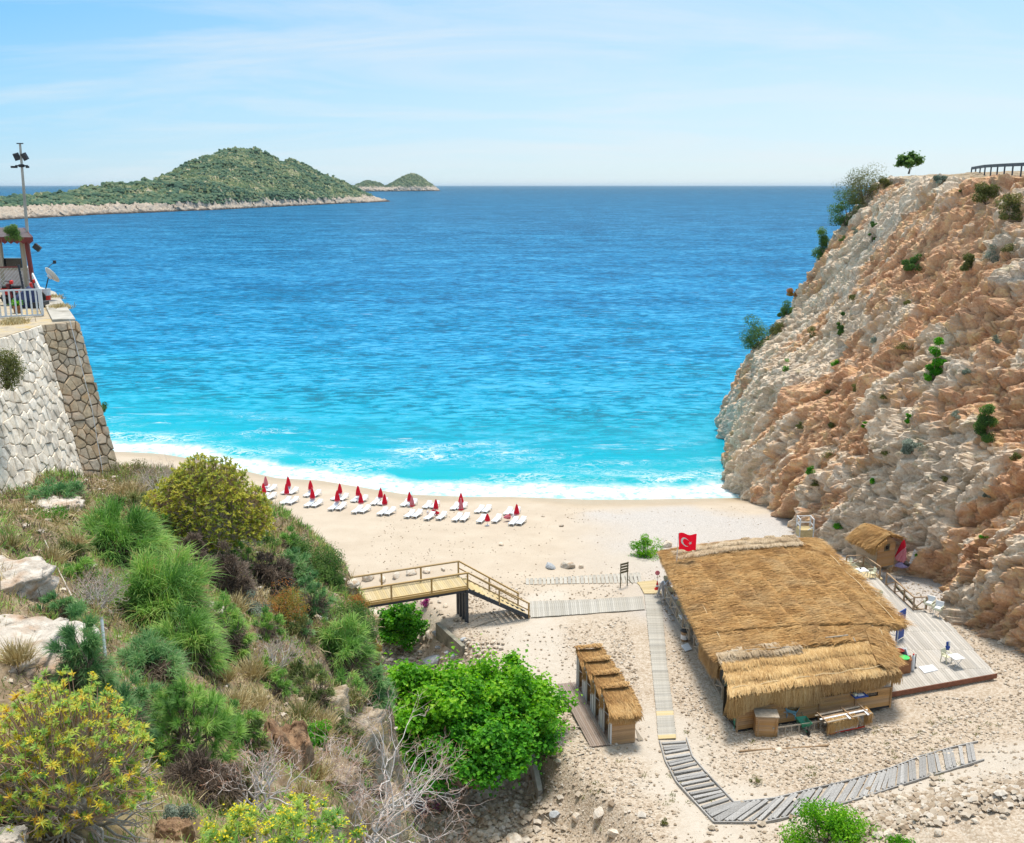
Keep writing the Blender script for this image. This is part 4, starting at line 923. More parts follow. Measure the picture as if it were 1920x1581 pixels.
# ---- small thatched hut by the cliff
SL = W(1642.6, 1065, DKZ - .1); ex = (W(1677, 1058, DKZ - .1) - SL).normalized(); ey = Vector((-ex.y, ex.x, 0)); wS, dS, hS = 2.0, 2.4, 2.1
sh = thing('small_hut', 'small boarded hut with a shaggy thatched gable roof under the cliff', 'hut', SL)
def sp(x, y, z): return SL + ex * x + ey * y + Vector((0, 0, z))
for i in range(15):
    z = .07 + i * .14
    piece('wall_board', M['board'], sh, sp(0, 0, z), sp(wS, 0, z), .04, .137); piece('wall_board', M['pale_board'], sh, sp(0, .02, z), sp(0, dS, z), .04, .137); piece('wall_board', M['board'], sh, sp(wS, .02, z), sp(wS, dS, z), .04, .137)
mb = MB(SL); mb.add([sp(.02, .01, 2.1), sp(wS - .02, .01, 2.1), sp(wS / 2, .01, 2.85), sp(.02, .05, 2.1), sp(wS - .02, .05, 2.1), sp(wS / 2, .05, 2.85)], [(0, 1, 2), (5, 4, 3), (0, 3, 4, 1), (1, 4, 5, 2), (2, 5, 3, 0)]); mb.build('gable', M['board'], sh)
mb = MB(SL); mb.beam(sp(.72, -.03, 1.72), sp(1.32, -.03, 1.72), .05, .62); fr = mb.build('window', M['dark_wood'], sh)
mb = MB(SL); mb.beam(sp(.86, -.045, 1.72), sp(1.18, -.045, 1.72), .05, .34); mb.build('pane', M['glass'], fr)
rg = 3.0
thatch_patch('roof_thatch', (sp(-.55, dS + .3, 2.05), sp(wS / 2, dS + .3, rg), sp(wS / 2, -.35, rg), sp(-.55, -.35, 2.05)), M['thatch'], sh, (-.9, -.2, -.45), 2600, 321, rows=.8, org=SL, th=.16)
thatch_patch('roof_thatch', (sp(wS / 2, dS + .3, rg), sp(wS + .45, dS + .3, 2.25), sp(wS + .45, -.35, 2.25), sp(wS / 2, -.35, rg)), M['thatch'], sh, (.9, .3, -.4), 1800, 322, rows=.8, org=SL, th=.16)
fringe('eave_fringe', sp(-.5, dS + .3, 2.1), sp(-.5, -.35, 2.1), -ex, .75, 1500, M['thatch'], sh, 323, org=SL)
fringe('eave_fringe', sp(-.4, -.3, 2.15), sp(.5, -.3, 2.6), -ey - ex * .5, .4, 300, M['thatch'], sh, 324, org=SL)

# ---- four changing cabins and their platform
c0 = gpt(1145, 1397, 0); c1 = gpt(1081, 1289, 0); cy = (c1 - c0); cl = cy.length / 4; cy.z = 0; cy.normalize(); cx = Vector((cy.y, -cy.x, 0)); rzc = math.atan2(cx.y, cx.x)
CABL = ['straw-roofed changing cabin at the near end with its boarded front wall showing', 'straw-roofed changing cabin second from the near end of the row', 'straw-roofed changing cabin third from the near end of the row', 'straw-roofed changing cabin at the far end of the row']
def cabin():
    t = thing('changing_cabin', CABL[0], 'changing cabin', (0, 0, 0), 0, 'thatched changing cabins in a row'); w, d, h = 1.5, cl, 2.15
    for i in range(15):
        z = .1 + i * .135
        if i < 14: piece('wall_board', M['board'], t, (0.04, .03, z), (w, .03, z), .04, .131)
        if i < 14: piece('wall_board', M['board'], t, (w, .05, z), (w, d - .02, z), .04, .131)
    for x, y in ((0, 0.04), (0, .40), (0, d - .42), (0, d - .06)): piece('door_post', M['grey_paint'], t, (x, y, 0), (x, y, h + .5 * y / d), .08, .10, up=(0, 1, 0))
    piece('door_hook', M['metal'], t, (-.12, d * .5, 1.75), (-.02, .4, 1.75), .02, .02)
    mb = MB(); mb.beam((.05, d - .1, 1.0), (w - .05, d - .1, 1.0), .03, 1.9); mb.beam((w - .06, .1, 1), (w - .06, d - .1, 1), .02, 1.9); mb.build('rear_panel', M['rail'], t)
    mb = MB(); mb.slab(((-.1, 0, .03), (w, 0, .03), (w, d, .03), (-.1, d, .03)), .1); mb.build('floor', M['brown_deck'], t)
    thatch_patch('roof_thatch', ((-.12, d - .04, h + .62), (w + .1, d - .04, h + .62), (w + .15, -.16, h + .0), (-.15, -.16, h + .0)), M['thatch'], t, (.1, -1, -.2), 1700, 331, rows=5, rowdir=1, th=.1, w=.03, L=(.4, .7))
    fringe('eave_fringe', (-.15, -.12, h + .05), (w + .15, -.12, h + .05), (0, -1, 0), .62, 700, M['thatch'], t, 332, w=.035, ragged=.3)
    fringe('eave_fringe', (w + .12, -.1, h + .05), (w + .1, d - .05, h + .55), (1, 0, 0), .35, 400, M['thatch'], t, 333, w=.035)
    fringe('ridge_edge', (-.1, d - .06, h + .74), (w + .1, d - .06, h + .74), (0, 1, 0), .16, 320, M['thatch'], t, 334, w=.035)
    return t
cab = cabin()
for k in range(4):
    t = cab if k == 0 else copy_tree(cab)
    p = c0 + cy * cl * k; t.location = (p.x, p.y, land1(p.x + .5, p.y + .8) + .02); t.rotation_euler.z = rzc; t['label'] = CABL[k]
pl = thing('cabin_platform', 'weathered brown plank platform in front of the changing cabins', 'platform', c0 - cx * .7)
for i in range(9):
    o_ = c0 - cx * (.14 + i * .135) - cy * (.1 + .03 * (i % 2)); z = Vector((0, 0, .1))
    piece('plank', M['brown_deck'], pl, o_ + z, o_ + cy * (cl * 4 + .2) + z, .122, .05)
for f in (.05, .3, .55, .8, .97):
    a = c0 + cy * cl * 4 * f; piece('bearer', M['pale_rail'], pl, a - cx * .1 + Vector((0, 0, .04)), a - cx * 1.5 + Vector((0, 0, .04)), .08, .07)
mb = MB(); gp = c0 + cx * 1.75 + cy * .1; mb = MB(gp); mb.add([gp + Vector((0, 0, 0)), gp + cx * .35, gp + cy * .6 + Vector((0, 0, .5)), gp + cy * .05 + Vector((0, 0, 0)), gp + cx * .35 + cy * .05, gp + cy * .65 + Vector((0, 0, .5))], [(0, 1, 2), (5, 4, 3), (0, 3, 4, 1), (1, 4, 5, 2), (2, 5, 3, 0)])
tag(mb.build('plank_offcut', M['pale_rail']), 'pale triangular board leaning at the corner of the near changing cabin', 'board').location = gp
# ================================================================== FURNITURE AND LOOSE THINGS
def table_proto():
    t = thing('cafe_table', 'x', 'table', group='white square café tables')
    MB().box((0, 0, .73), (.82, .82, .035)).build('tabletop', M['white'], t, bevel=.01)
    MB().box((0, 0, .70), (.66, .66, .03)).build('apron', M['metal'], t)
    for s in (-1, 1):
        for y in (-.28, .28): piece('leg', M['metal'], t, (s * .3, y, .69), (-s * .3, y, .01), .03, .03)
    return t
def chair_proto(seat='cream'):
    t = thing('garden_chair', 'x', 'chair', group='cream plastic garden chairs')
    MB().box((0, 0, .44), (.50, .48, .035)).build('seat', M[seat], t, bevel=.01)
    mb = MB(); mb.add([(-.24, .21, .45), (.24, .21, .45), (.25, .31, .88), (-.25, .31, .88), (-.24, .24, .45), (.24, .24, .45), (.25, .34, .88), (-.25, .34, .88)], [(0, 1, 2, 3), (7, 6, 5, 4), (0, 4, 5, 1), (1, 5, 6, 2), (2, 6, 7, 3), (3, 7, 4, 0)]); mb.build('backrest', M[seat], t)
    for x in (-.23, .23):
        for y in (-.2, .22): piece('leg', M[seat], t, (x, y, .44), (x * 1.12, y * 1.15, 0), .045, .045, up=(0, 1, 0))
        piece('armrest', M[seat], t, (x * 1.1, -.2, .66), (x * 1.1, .26, .68), .06, .03); piece('arm_post', M[seat], t, (x * 1.1, -.18, .44), (x * 1.1, -.18, .65), .04, .04, up=(0, 1, 0))
    return t
def ashtray_proto():
    t = thing('ashtray', 'x', 'ashtray', group='black ashtrays on the café tables'); MB().lathe([(.055, 0), (.07, .02), (.075, .07), (.055, .07), (.05, .03)], n=10).build('bowl', M['black'], t); MB().lathe([(.078, .065), (.08, .075), (.06, .078)], n=10).build('rim', M['black'], t); return t
TP, CPR, AP = table_proto(), chair_proto(), ashtray_proto(); used = {}
def place(proto, label, loc, rz=0):
    o = copy_tree(proto) if used.get(proto.name) else proto; used[proto.name] = 1
    o.location = loc; o.rotation_euler.z = rz; o['label'] = label; return o
def tset(px, py, rz, tl, chairs, ash=True, fz=FZ):
    c = W(px, py, fz + .74); c.z = fz
    place(TP, tl, c, rz)
    if ash: place(AP, 'black ashtray on the ' + tl.split('square ')[1], (c.x - .12, c.y + .12, fz + .75))
    for dx, dy, r_, cl in chairs: place(CPR, cl, (c.x + dx, c.y + dy, fz), r_)
tset(1252, 1093, .1, 'white square table farthest under the left eave', [(.1, .85, 0, 'cream chair behind the farthest table under the left eave'), (.1, -.85, 3.1, 'cream chair in front of the farthest table under the left eave')])
tset(1268, 1119, .1, 'white square table in the middle under the left eave', [(.15, -.85, 3.0, 'cream chair near side of the middle table under the left eave'), (.9, .1, -1.6, 'cream chair right of the middle table under the left eave')])
tset(1285, 1157, .1, 'white square table nearest the litter bin under the left eave', [(-.05, .9, .1, 'cream chair far side of the table nearest the bin'), (.2, -.85, 3.2, 'cream chair near side of the table nearest the bin')])
tset(1617, 1068, .2, 'white square table by the brown corner railing', [(-.75, -.3, 2.1, 'cream chair left of the table by the corner railing'), (-.35, .75, .4, 'cream chair behind the table by the corner railing'), (.8, .05, -1.5, 'cream chair right of the table by the corner railing')], fz=DKZ)
tset(1571, 1050, .2, 'white square table half hidden behind the roof edge near the cliff', [(.85, .0, -1.5, 'cream chair beside the table half hidden behind the roof edge')], fz=DKZ)
tset(1629, 1112, .3, 'white square table peeping out from the right eave on the deck', [(.75, .15, -1.4, 'cream chair right of the table peeping from the right eave'), (-.35, .8, .5, 'cream chair behind the table peeping from the right eave')], fz=DKZ)
tset(1793, 1231, .25, 'white square table standing alone on the open deck', [(-.35, .65, .5, 'cream chair behind the lone table on the open deck')], ash=False, fz=DKZ)
# folded blue-white chair leaning behind the lone table
p = W(1793, 1228, DKZ); f = thing('folding_chair', 'folded blue and white chair standing behind the lone deck table', 'folding chair', p + Vector((-.55, .12, 0)), .3)
MB().box((0, .05, .66), (.30, .05, .5), M=Matrix.Rotation(-.12, 3, 'X')).build('backrest', M['blue'], f); MB().box((.03, -.02, .78), (.1, .05, .3), M=Matrix.Rotation(-.12, 3, 'X')).build('white_stripe', M['white'], f)
for x in (-.16, .16): piece('leg', M['blue'], f, (x, -.05, 0), (x, .1, .9), .03, .03)
MB().box((0, .1, .42), (.30, .05, .32), M=Matrix.Rotation(-.15, 3, 'X')).build('seat', M['blue'], f)
# two cream lounge armchairs on thin legs
def armchair():
    t = thing('lounge_armchair', 'x', 'armchair', group='cream lounge armchairs')
    MB().box((0, 0, .62), (.58, .56, .16)).build('seat', M['cream'], t, bevel=.03); MB().box((0, -.02, .73), (.44, .46, .07)).build('cushion', M['white'], t, bevel=.02)
    MB().box((0, .30, .92), (.62, .08, .5), M=Matrix.Rotation(-.15, 3, 'X')).build('backrest', M['white'], t, bevel=.02)
    for s in (-1, 1): MB().box((s * .32, -.02, .76), (.07, .56, .30)).build('armrest', M['cream'], t, bevel=.02)
    for x in (-.24, .24):
        for y in (-.22, .22): piece('leg', M['metal'], t, (x, y, .56), (x * 1.1, y * 1.1, 0), .03, .03, up=(0, 1, 0))
    return t
ac = armchair()
place(ac, 'cream lounge armchair beside the railing end, left of a pair', W(1742, 1147, DKZ) + Vector((.0, .1, 0)), -.75); place(ac, 'cream lounge armchair against the cliff, right of a pair', W(1757, 1157, DKZ) + Vector((.05, .1, 0)), -.75)
q = [W(*p, DKZ + .05) for p in ((1722, 1250), (1733, 1262), (1759, 1256), (1748, 1246))]
mp_ = thing('white_board', 'white square board lying flat on the open deck', 'board', q[0].lerp(q[2], .5)); MB(mp_.location).slab(q, .04).build('sheet', M['sign'], mp_)
k = [a.lerp(q[(i + 2) % 4], .04) + Vector((0, 0, .004)) for i, a in enumerate(q)]; MB(mp_.location).slab(k, .006).build('face', M['sling'], mp_)
# kitchen counter at the right front corner
c_a, c_b = W(1679, 1267, DKZ), W(1707, 1262, DKZ); cxv = (c_b - c_a).normalized(); cyv = Vector((.26, .966, 0))
ct = thing('kitchen_counter', 'brown counter at the right front corner of the big hut', 'counter', c_a)
def cp(x, y, z): return c_a + cxv * x + cyv * y + Vector((0, 0, z))
wC = (c_b - c_a).length
def cbox(name, mat, par, x0, x1, y0, y1, z0, z1, org=None):
    mb = MB(org or c_a); mb.slab((cp(x0, y0, z1), cp(x1, y0, z1), cp(x1, y1, z1), cp(x0, y1, z1)), z1 - z0); return mb.build(name, mat, par, bevel=.008)
cbox('cabinet', M['counter'], ct, 0, wC, 0, .7, 0, .92); cbox('worktop', M['counter'], ct, -.03, wC + .03, -.03, .72, .92, .96)
cbox('washing_bench', M['metal'], ct, .1, wC - .1, .75, 2.2, .1, .86); cbox('sink', M['steel'], ct, .2, wC - .2, .85, 1.9, .865, .875)
def simple(name, label, cat, loc, build, group=None, rz=0):
    t = thing(name, label, cat, loc, rz, group); build(t); return t
simple('basin', 'bright green plastic basin on the brown counter', 'basin', cp(.62, .35, .965), lambda t: (MB().lathe([(.20, 0), (.30, .10), (.34, .12), (.30, .12), (.19, .02)], n=18).build('bowl', M['bright_green'], t, smooth=True), MB().lathe([(.34, .115), (.36, .13), (.30, .14)], n=18).build('rim', M['bright_green'], t)))
simple('basin', 'red plastic tub in the sink behind the green basin', 'tub', cp(.45, 1.65, .88), lambda t: (MB().lathe([(.18, 0), (.26, .12), (.24, .12), (.17, .02)], n=18).build('bowl', M['bright_red'], t, smooth=True), MB().lathe([(.26, .115), (.31, .13), (.24, .135)], n=18).build('rim', M['bright_red'], t)))
simple('canister', 'white canister standing beside the brown counter', 'canister', cp(wC + .18, .35, 0), lambda t: (MB().lathe([(.12, 0), (.14, .04), (.12, .9), (.07, 1.05), (.05, 1.12)], n=12).build('body', M['white'], t, smooth=True), MB().lathe([(.055, 1.12), (.06, 1.2), (.03, 1.22)], n=10).build('cap', M['bright_red'], t)))
simple('fridge', 'pale grey refrigerator back under the right eave', 'refrigerator', cp(-.35, 1.7, 0), lambda t: (MB().box((0, 0, .8), (.65, .6, 1.6)).build('cabinet', M['sign'], t, bevel=.02), MB().box((0, .31, 1.2), (.62, .03, .72)).build('door', M['grey_paint'], t)))
p = W(1715, 1252, DKZ); simple('stand_post', 'short dark post standing on the deck beside the counter', 'post', p, lambda t: (MB().lathe([(.14, 0), (.14, .03), (.03, .05)], n=10).build('foot', M['black'], t), MB().tube([(0, 0, .03), (0, 0, 1.0)], .035, 8).build('shaft', M['steel'], t)))
# parasols stored at the cliff
def folded_canopy(r, z0, z1, n=10, seed=0, tilt=0):
    rr = np.random.default_rng(seed); v = []; lv = [(z0, .55), (z0 + .12 * (z1 - z0), 1), (z0 + .5 * (z1 - z0), .72), (z0 + .85 * (z1 - z0), .35), (z1, .05)]
    for z, k in lv:
        for i in range(n * 2):
            a = i * math.pi / n; q = r * k * (1.12 if i % 2 else .66) * rr.uniform(.92, 1.08); v.append((q * math.cos(a), q * math.sin(a), z))
    m = n * 2; f = [(l * m + i, l * m + (i + 1) % m, (l + 1) * m + (i + 1) % m, (l + 1) * m + i) for l in range(len(lv) - 1) for i in range(m)]
    f += [tuple(reversed(range(m))), tuple((len(lv) - 1) * m + i for i in range(m))]
    return v, f
def store_parasol(label, loc, mat, tx, ty, r=.38, h=1.9):
    t = thing('folded_parasol', label, 'parasol', loc, 0, 'parasols stored by the small hut'); t.rotation_euler = (tx, ty, .4)
    MB().add(*folded_canopy(r, .25, h, seed=int(h * 10))).build('canopy', mat, t); MB().tube([(0, 0, 0), (0, 0, h + .1)], .025, 6).build('pole', M['white'], t); return t
b0 = W(1690, 1056, DKZ)
store_parasol('red folded parasol leaning beside the small hut', b0 + Vector((-.1, .1, -.05)), M['red'], -.12, .25, .45, 2.1)
store_parasol('faded pink folded parasol leaning between hut wall and grey crate', b0 + Vector((-.35, -.15, -.05)), M['pink'], .1, .35, .42, 1.6)
cr = thing('crate', 'grey slatted crate tipped up beside the stored parasols', 'crate', b0 + Vector((.75, .0, 0)), .3); cr.rotation_euler = (.1, .25, .3)
for i in range(6): MB().box((0, -.25, .14 + i * .22), (.55, .04, .17)).build('slat', M['grey_paint'], cr)
for x in (-.25, .25): MB().box((x, -.2, .7), (.06, .06, 1.4)).build('upright', M['grey_paint'], cr)
simple('bundle', 'dark violet bundle of cloth at the foot of the stored parasols', 'bundle', b0 + Vector((-.1, -.45, 0)), lambda t: (link('cloth', rock_mesh('bundle_cloth', 61, 2, (.7, .4, .28), .5), M['rubble_paper'], t), link('bag', rock_mesh('bundle_bag', 62, 2, (.3, .3, .3), .4), M['black'], t, (.3, -.1, .15))))
# entrance on the left: advertising boards, cone, bin, slab
def aboard(label, px, py, rz):
    p = W(px, py, 3.78); t = thing('sandwich_board', label, 'sign board', p, rz, 'white boards at the hut entrance')
    for s, nm in ((-1, 'front_panel'), (1, 'back_panel')): MB().box((0, s * .16, .62), (.62, .03, 1.24), M=Matrix.Rotation(s * .24, 3, 'X')).build(nm, M['sign'], t)
    MB().box((0, 0, 1.23), (.64, .06, .04)).build('hinge', M['metal'], t); return t
aboard('white standing board left of the hut entrance', 1240, 1118, 1.0); aboard('white standing board leaning on the railing end', 1250, 1117, 1.1)
def cone_b(t):
    MB().box((0, 0, .02), (.42, .42, .04)).build('base', M['bright_red'], t)
    MB().lathe([(.17, .04), (.125, .25)], n=14).build('cone_body', M['bright_red'], t); MB().lathe([(.127, .25), (.10, .40)], n=14).build('white_band', M['white'], t); MB().lathe([(.10, .40), (.03, .72)], n=14).build('cone_tip', M['bright_red'], t)
simple('traffic_cone', 'red and white traffic cone on the yellow landing', 'traffic cone', W(1232, 1105, 3.85), cone_b)
def pinkround(t):
    MB().tube([(0, 0, 0), (0, 0, .9)], .025, 6).build('stick', M['white'], t); MB().lathe([(.0, -.03), (.2, -.03), (.2, .03), (.0, .03)], n=16, c=(0, 0, 1.02), M=Matrix.Rotation(R(90), 3, 'X')).build('disc', M['pink'], t)
simple('round_sign', 'pink round sign on a stick behind the traffic cone', 'sign', W(1232, 1096, 3.85), pinkround)
def bin_b(t):
    MB().lathe([(.24, 0), (.27, .5), (.28, .78)], n=14).build('bin_body', M['rubble_paper'] if 0 else M['rail'], t); MB().lathe([(.275, .2), (.29, .55), (.26, .55)], n=14).build('label_band', M['sign'], t); MB().lathe([(.30, .78), (.32, .86), (.2, .92), (.1, .9)], n=14).build('lid', M['black'], t)
simple('litter_bin', 'round litter bin with a black lid beside the grey railing', 'bin', gpt(1283, 1202), bin_b)
q = [gpt(*p, dz=.09) for p in ((1277, 1210), (1286, 1221), (1298, 1217), (1290, 1205))]
sl = thing('paving_slab', 'pale square slab lying on the gravel below the litter bin', 'slab', q[0].lerp(q[2], .5)); MB(sl.location).slab(q, .06).build('slab_top', M['grey_paint'], sl, bevel=.01); k = [a - Vector((0, 0, .06)) for a in q]; MB(sl.location).slab([a.lerp(k[(i + 2) % 4], .12) for i, a in enumerate(k)], .05).build('base', M['concrete'], sl)
# slatted board on two legs
p = gpt(1163, 1102); q = gpt(1176, 1098); sb = thing('slatted_sign', 'dark wooden slatted board on two tall legs beyond the boardwalk', 'sign', p)
for a in (p, q): piece('leg', M['dark_wood'], sb, a, a + Vector((0, 0, 2.15)), .08, .08, up=(0, 1, 0))
for i in range(4): piece('slat', M['dark_wood'], sb, p + Vector((-.05, -.06, 1.35 + i * .24)), q + Vector((.05, -.06, 1.35 + i * .24)), .03, .17)
piece('stay', M['dark_wood'], sb, q + Vector((0, 0, .6)), q + Vector((.5, .3, 0)), .05, .05)
# the flag
fb = W(1268.5, 1054, 6.85); fl = thing('flag', 'red flag with white crescent and star flying from the roof', 'flag', fb)
top = WY(1272.5, 1000, fb.y) - fb
MB().tube([(0, 0, -.2), tuple(top + Vector((0, 0, .04)))], [.03, .02], 8).build('pole', M['white'], fl)
fx = (WY(1306, 1003, fb.y) - WY(1272.5, 1000, fb.y)); Lf = fx.length * 1.02; Hf = 1.5 * .92
def fpt(u, v, off=0):   # u along the fly 0..1, v down 0..1
    wv_ = .10 * math.sin(u * 7.5 + v * 1.2) * (.25 + u); d = .05 * math.sin(u * 5 + 1)
    return Vector((top.x + u * Lf + .06 * v - .1 * v * (u - .2), top.y + wv_ + off, top.z - v * Hf + d * u - .10 * u + .05 * math.sin(u * 9)))
nu, nv = 26, 14; vs = [fpt(i / (nu - 1), j / (nv - 1)) for i in range(nu) for j in range(nv)]
MB().add(vs, [(i * nv + j, i * nv + j + 1, (i + 1) * nv + j + 1, (i + 1) * nv + j) for i in range(nu - 1) for j in range(nv - 1)]).build('cloth', M['flag_red'], fl, smooth=True)
asp = Lf / Hf
for off in (-.012, .012):
    out, inn = [], []
    for i in range(33):
        a = R(38 + i * (360 - 76) / 32); out.append((.36 / 1 + .25 * math.cos(a) / asp * 1.0, .5 - .25 * math.sin(a)))
        b = R(48 + i * (360 - 96) / 32); inn.append((.36 + (.0625 + .2 * math.cos(b)) / asp, .5 - .2 * math.sin(b)))
    inn[0], inn[-1] = out[0], out[-1]
    vs = [fpt(u, v, off) for u, v in out] + [fpt(u, v, off) for u, v in inn]
    MB().add(vs, [(i, i + 1, 34 + i, 33 + i) for i in range(32)]).build('crescent', M['white'], fl)
    sv = [(.36 + .30 / asp, .5)] + [(.36 + (.30 + (.125 if k % 2 == 0 else .048) * math.cos(R(180 + k * 36))) / asp, .5 - (.125 if k % 2 == 0 else .048) * math.sin(R(180 + k * 36))) for k in range(10)]
    MB().add([fpt(u, v, off) for u, v in sv], [(0, 1 + k, 1 + (k + 1) % 10) for k in range(10)]).build('star', M['white'], fl)

# ---- clutter against the front wall
def c6(x, y): return (1380 + x / 6.4, 1260 + y / 6.4)
g0, g1 = gpt(*c6(232, 778)), gpt(*c6(494, 782)); kx = (g1 - g0); kx.z = 0; kw = kx.length; kx.normalize(); ky = Vector((-kx.y, kx.x, 0))
cb = thing('storage_cupboard', 'brown boarded storage cupboard at the left front of the hut', 'cupboard', g0)
def kp(x, y, z): return g0 + kx * x + ky * y + Vector((0, 0, z))
for i in range(10):
    z = .09 + i * .13
    piece('front_board', M['board'], cb, kp(0, 0, z), kp(kw, 0, z), .035, .126); piece('side_board', M['board'], cb, kp(0, .02, z), kp(0, .85, z), .035, .126); piece('side_board', M['board'], cb, kp(kw, .02, z), kp(kw, .85, z), .035, .126)
MB(g0).slab((kp(-.06, -.06, 1.38), kp(kw + .06, -.06, 1.38), kp(kw + .06, .9, 1.38), kp(-.06, .9, 1.38)), .05).build('lid', M['pale_rail'], cb)
for x in (.14, kw - .14): piece('batten', M['board'], cb, kp(x, -.03, .1), kp(x, -.03, 1.2), .08, .03, up=(0, 1, 0))
piece('batten', M['board'], cb, kp(.14, -.035, 1.2), kp(kw - .14, -.035, 1.2), .03, .07)
lg = thing('ladder', 'grey wooden ladder lying on its side against the clutter', 'ladder', gpt(*c6(440, 797)))
a, b = gpt(*c6(438, 797), dz=.04), gpt(*c6(1066, 706), dz=.04); lean = Vector((.02, .18, .55))
piece('rail', M['pale_rail'], lg, a, b, .05, .08); piece('rail', M['pale_rail'], lg, a + lean, b + lean, .05, .08)
for f in (.10, .24, .36, .50, .64, .79, .92): piece('rung', M['pale_rail'], lg, a.lerp(b, f), a.lerp(b, f) + lean, .05, .05, up=(1, 0, 0))
# stall with straw skirt and lattice top
s0, s1 = gpt(*c6(1095, 755)), gpt(*c6(1535, 682)); sx_ = (s1 - s0); sx_.z = 0; sw_ = sx_.length; sx_.normalize(); sy_ = Vector((-sx_.y, sx_.x, 0))
stl = thing('straw_stall', 'low straw-fringed stall with a pale board front and red base line', 'stall', s0)
def spt(x, y, z): return s0 + sx_ * x + sy_ * y + Vector((0, 0, z))
MB(s0).beam(spt(.1, 0, .45), spt(sw_ * .82, 0, .45), .04, .8).build('front_board', M['grey_paint'], stl); MB(s0).beam(spt(.05, -.03, .05), spt(sw_, -.03, .05), .05, .06).build('base_line', M['bright_red'], stl)
for x, y in ((0, 0), (sw_, 0), (0, .9), (sw_, .9)): piece('post', M['rail'], stl, spt(x, y, 0), spt(x, y, .92), .08, .08, up=(0, 1, 0))
MB(s0).slab((spt(-.05, -.05, .95), spt(sw_ + .05, -.05, .95), spt(sw_ + .05, .95, .95), spt(-.05, .95, .95)), .08).build('straw_top', M['rail'], stl)
fringe('straw_skirt', spt(.15, 0, .95), spt(sw_ * .72, 0, .95), -sy_, .75, 420, M['thatch_pale'], stl, 341, org=s0, ragged=.5)
fringe('straw_skirt', spt(-.1, -.05, .95), spt(.2, -.05, .95), -sy_, 1.0, 160, M['thatch'], stl, 342, org=s0); fringe('straw_skirt', spt(sw_ - .1, 0, .95), spt(sw_ + .45, .2, .95), -sy_, .95, 260, M['thatch'], stl, 343, org=s0)
lt = thing('slat_frame', 'pale slatted wooden frame laid on top of the straw stall', 'frame', spt(.5, .3, .97))
for x, y, m_ in ((0, -.25, 'pale_rail'), (0, .15, 'sign'), (0, .62, 'pale_rail')): piece('slat', M[m_], lt, spt(-.5, y, 1.04), spt(sw_ + .25, y, 1.04), .12, .04)
for x in (-.3, sw_ * .55, sw_ + .05): piece('cross_bar', M['rail'], lt, spt(x - .04, -.4, 1.09), spt(x + .08, .85, 1.09), .08, .05)
for x in (sw_ * .45, sw_ - .15): piece('block', M['sign'], lt, spt(x, -.45, 1.09), spt(x + .06, -.05, 1.09), .12, .05)
# wheelbarrows
def barrow(label, mat, loc, rz, tip=0):
    t = thing('wheelbarrow', label, 'wheelbarrow', loc, rz, 'wheelbarrows by the hut'); t.rotation_euler = (tip, 0, rz)
    mb = MB(); mb.add([(-.22, -.30, .32), (.22, -.30, .32), (.26, .30, .36), (-.26, .30, .36), (-.33, -.50, .66), (.33, -.50, .66), (.36, .46, .62), (-.36, .46, .62), (-.30, -.46, .64), (.30, -.46, .64), (.33, .42, .60), (-.33, .42, .60), (-.19, -.27, .36), (.19, -.27, .36), (.23, .27, .40), (-.23, .27, .40)],
        [(3, 2, 1, 0), (0, 1, 5, 4), (1, 2, 6, 5), (2, 3, 7, 6), (3, 0, 4, 7), (4, 5, 9, 8), (5, 6, 10, 9), (6, 7, 11, 10), (7, 4, 8, 11), (8, 9, 13, 12), (9, 10, 14, 13), (10, 11, 15, 14), (11, 8, 12, 15), (12, 13, 14, 15)]); mb.build('tray', mat, t)
    for s in (-1, 1):
        MB().tube([(s * .05, -.66, .2), (s * .2, -.2, .31), (s * .26, .4, .40), (s * .28, 1.0, .62)], .018, 6).build('handle', mat, t)
        MB().tube([(s * .22, .15, .35), (s * .26, .3, .0), (s * .25, .42, .40)], .016, 6).build('leg', mat, t)
    MB().lathe([(.10, -.03), (.19, -.045), (.20, 0), (.19, .045), (.10, .03)], c=(0, -.68, .2), n=16, M=Matrix.Rotation(R(90), 3, 'Y')).build('wheel', M['rubber'], t); return t
wb = gpt(*c6(858, 770)); barrow('green rusty wheelbarrow in front of the ladder', M['green'], wb + Vector((-.05, .75, 0)), .15)
barrow('pale blue wheelbarrow heaped behind the green one', M['sky_blue'], wb + Vector((-.55, 1.45, .42)), 2.6, .1)
hb = gpt(*c6(870, 560)); hw = thing('hand_truck', 'upturned hand truck with one black wheel by the wall', 'hand truck', hb + Vector((0, .3, 0)))
MB().lathe([(.09, -.03), (.19, -.05), (.21, 0), (.19, .05), (.09, .03)], c=(0, 0, .98), n=16, M=Matrix.Rotation(R(78), 3, 'X')).build('wheel', M['rubber'], hw); MB().lathe([(.0, -.05), (.08, -.05), (.08, .05), (0, .05)], c=(0, 0, .98), n=12, M=Matrix.Rotation(R(78), 3, 'X')).build('hub', M['sign'], hw)
MB().tube([(-.1, .05, 0), (-.05, .05, .9), (.22, .05, 1.55)], .025, 6).build('frame', M['steel'], hw); MB().tube([(.35, .0, .0), (.3, .05, .9), (.1, .05, .98)], .02, 6).build('stay', M['steel'], hw)
fp = gpt(*c6(590, 600)); fan = thing('standing_fan', 'black pedestal fan by the wall beside the cupboard', 'fan', fp + Vector((0, .15, 0)))
MB().lathe([(.2, 0), (.2, .03), (.03, .06)], n=14).build('foot', M['black'], fan); MB().tube([(0, 0, .05), (0, 0, .75)], .02, 6).build('stem', M['metal'], fan)
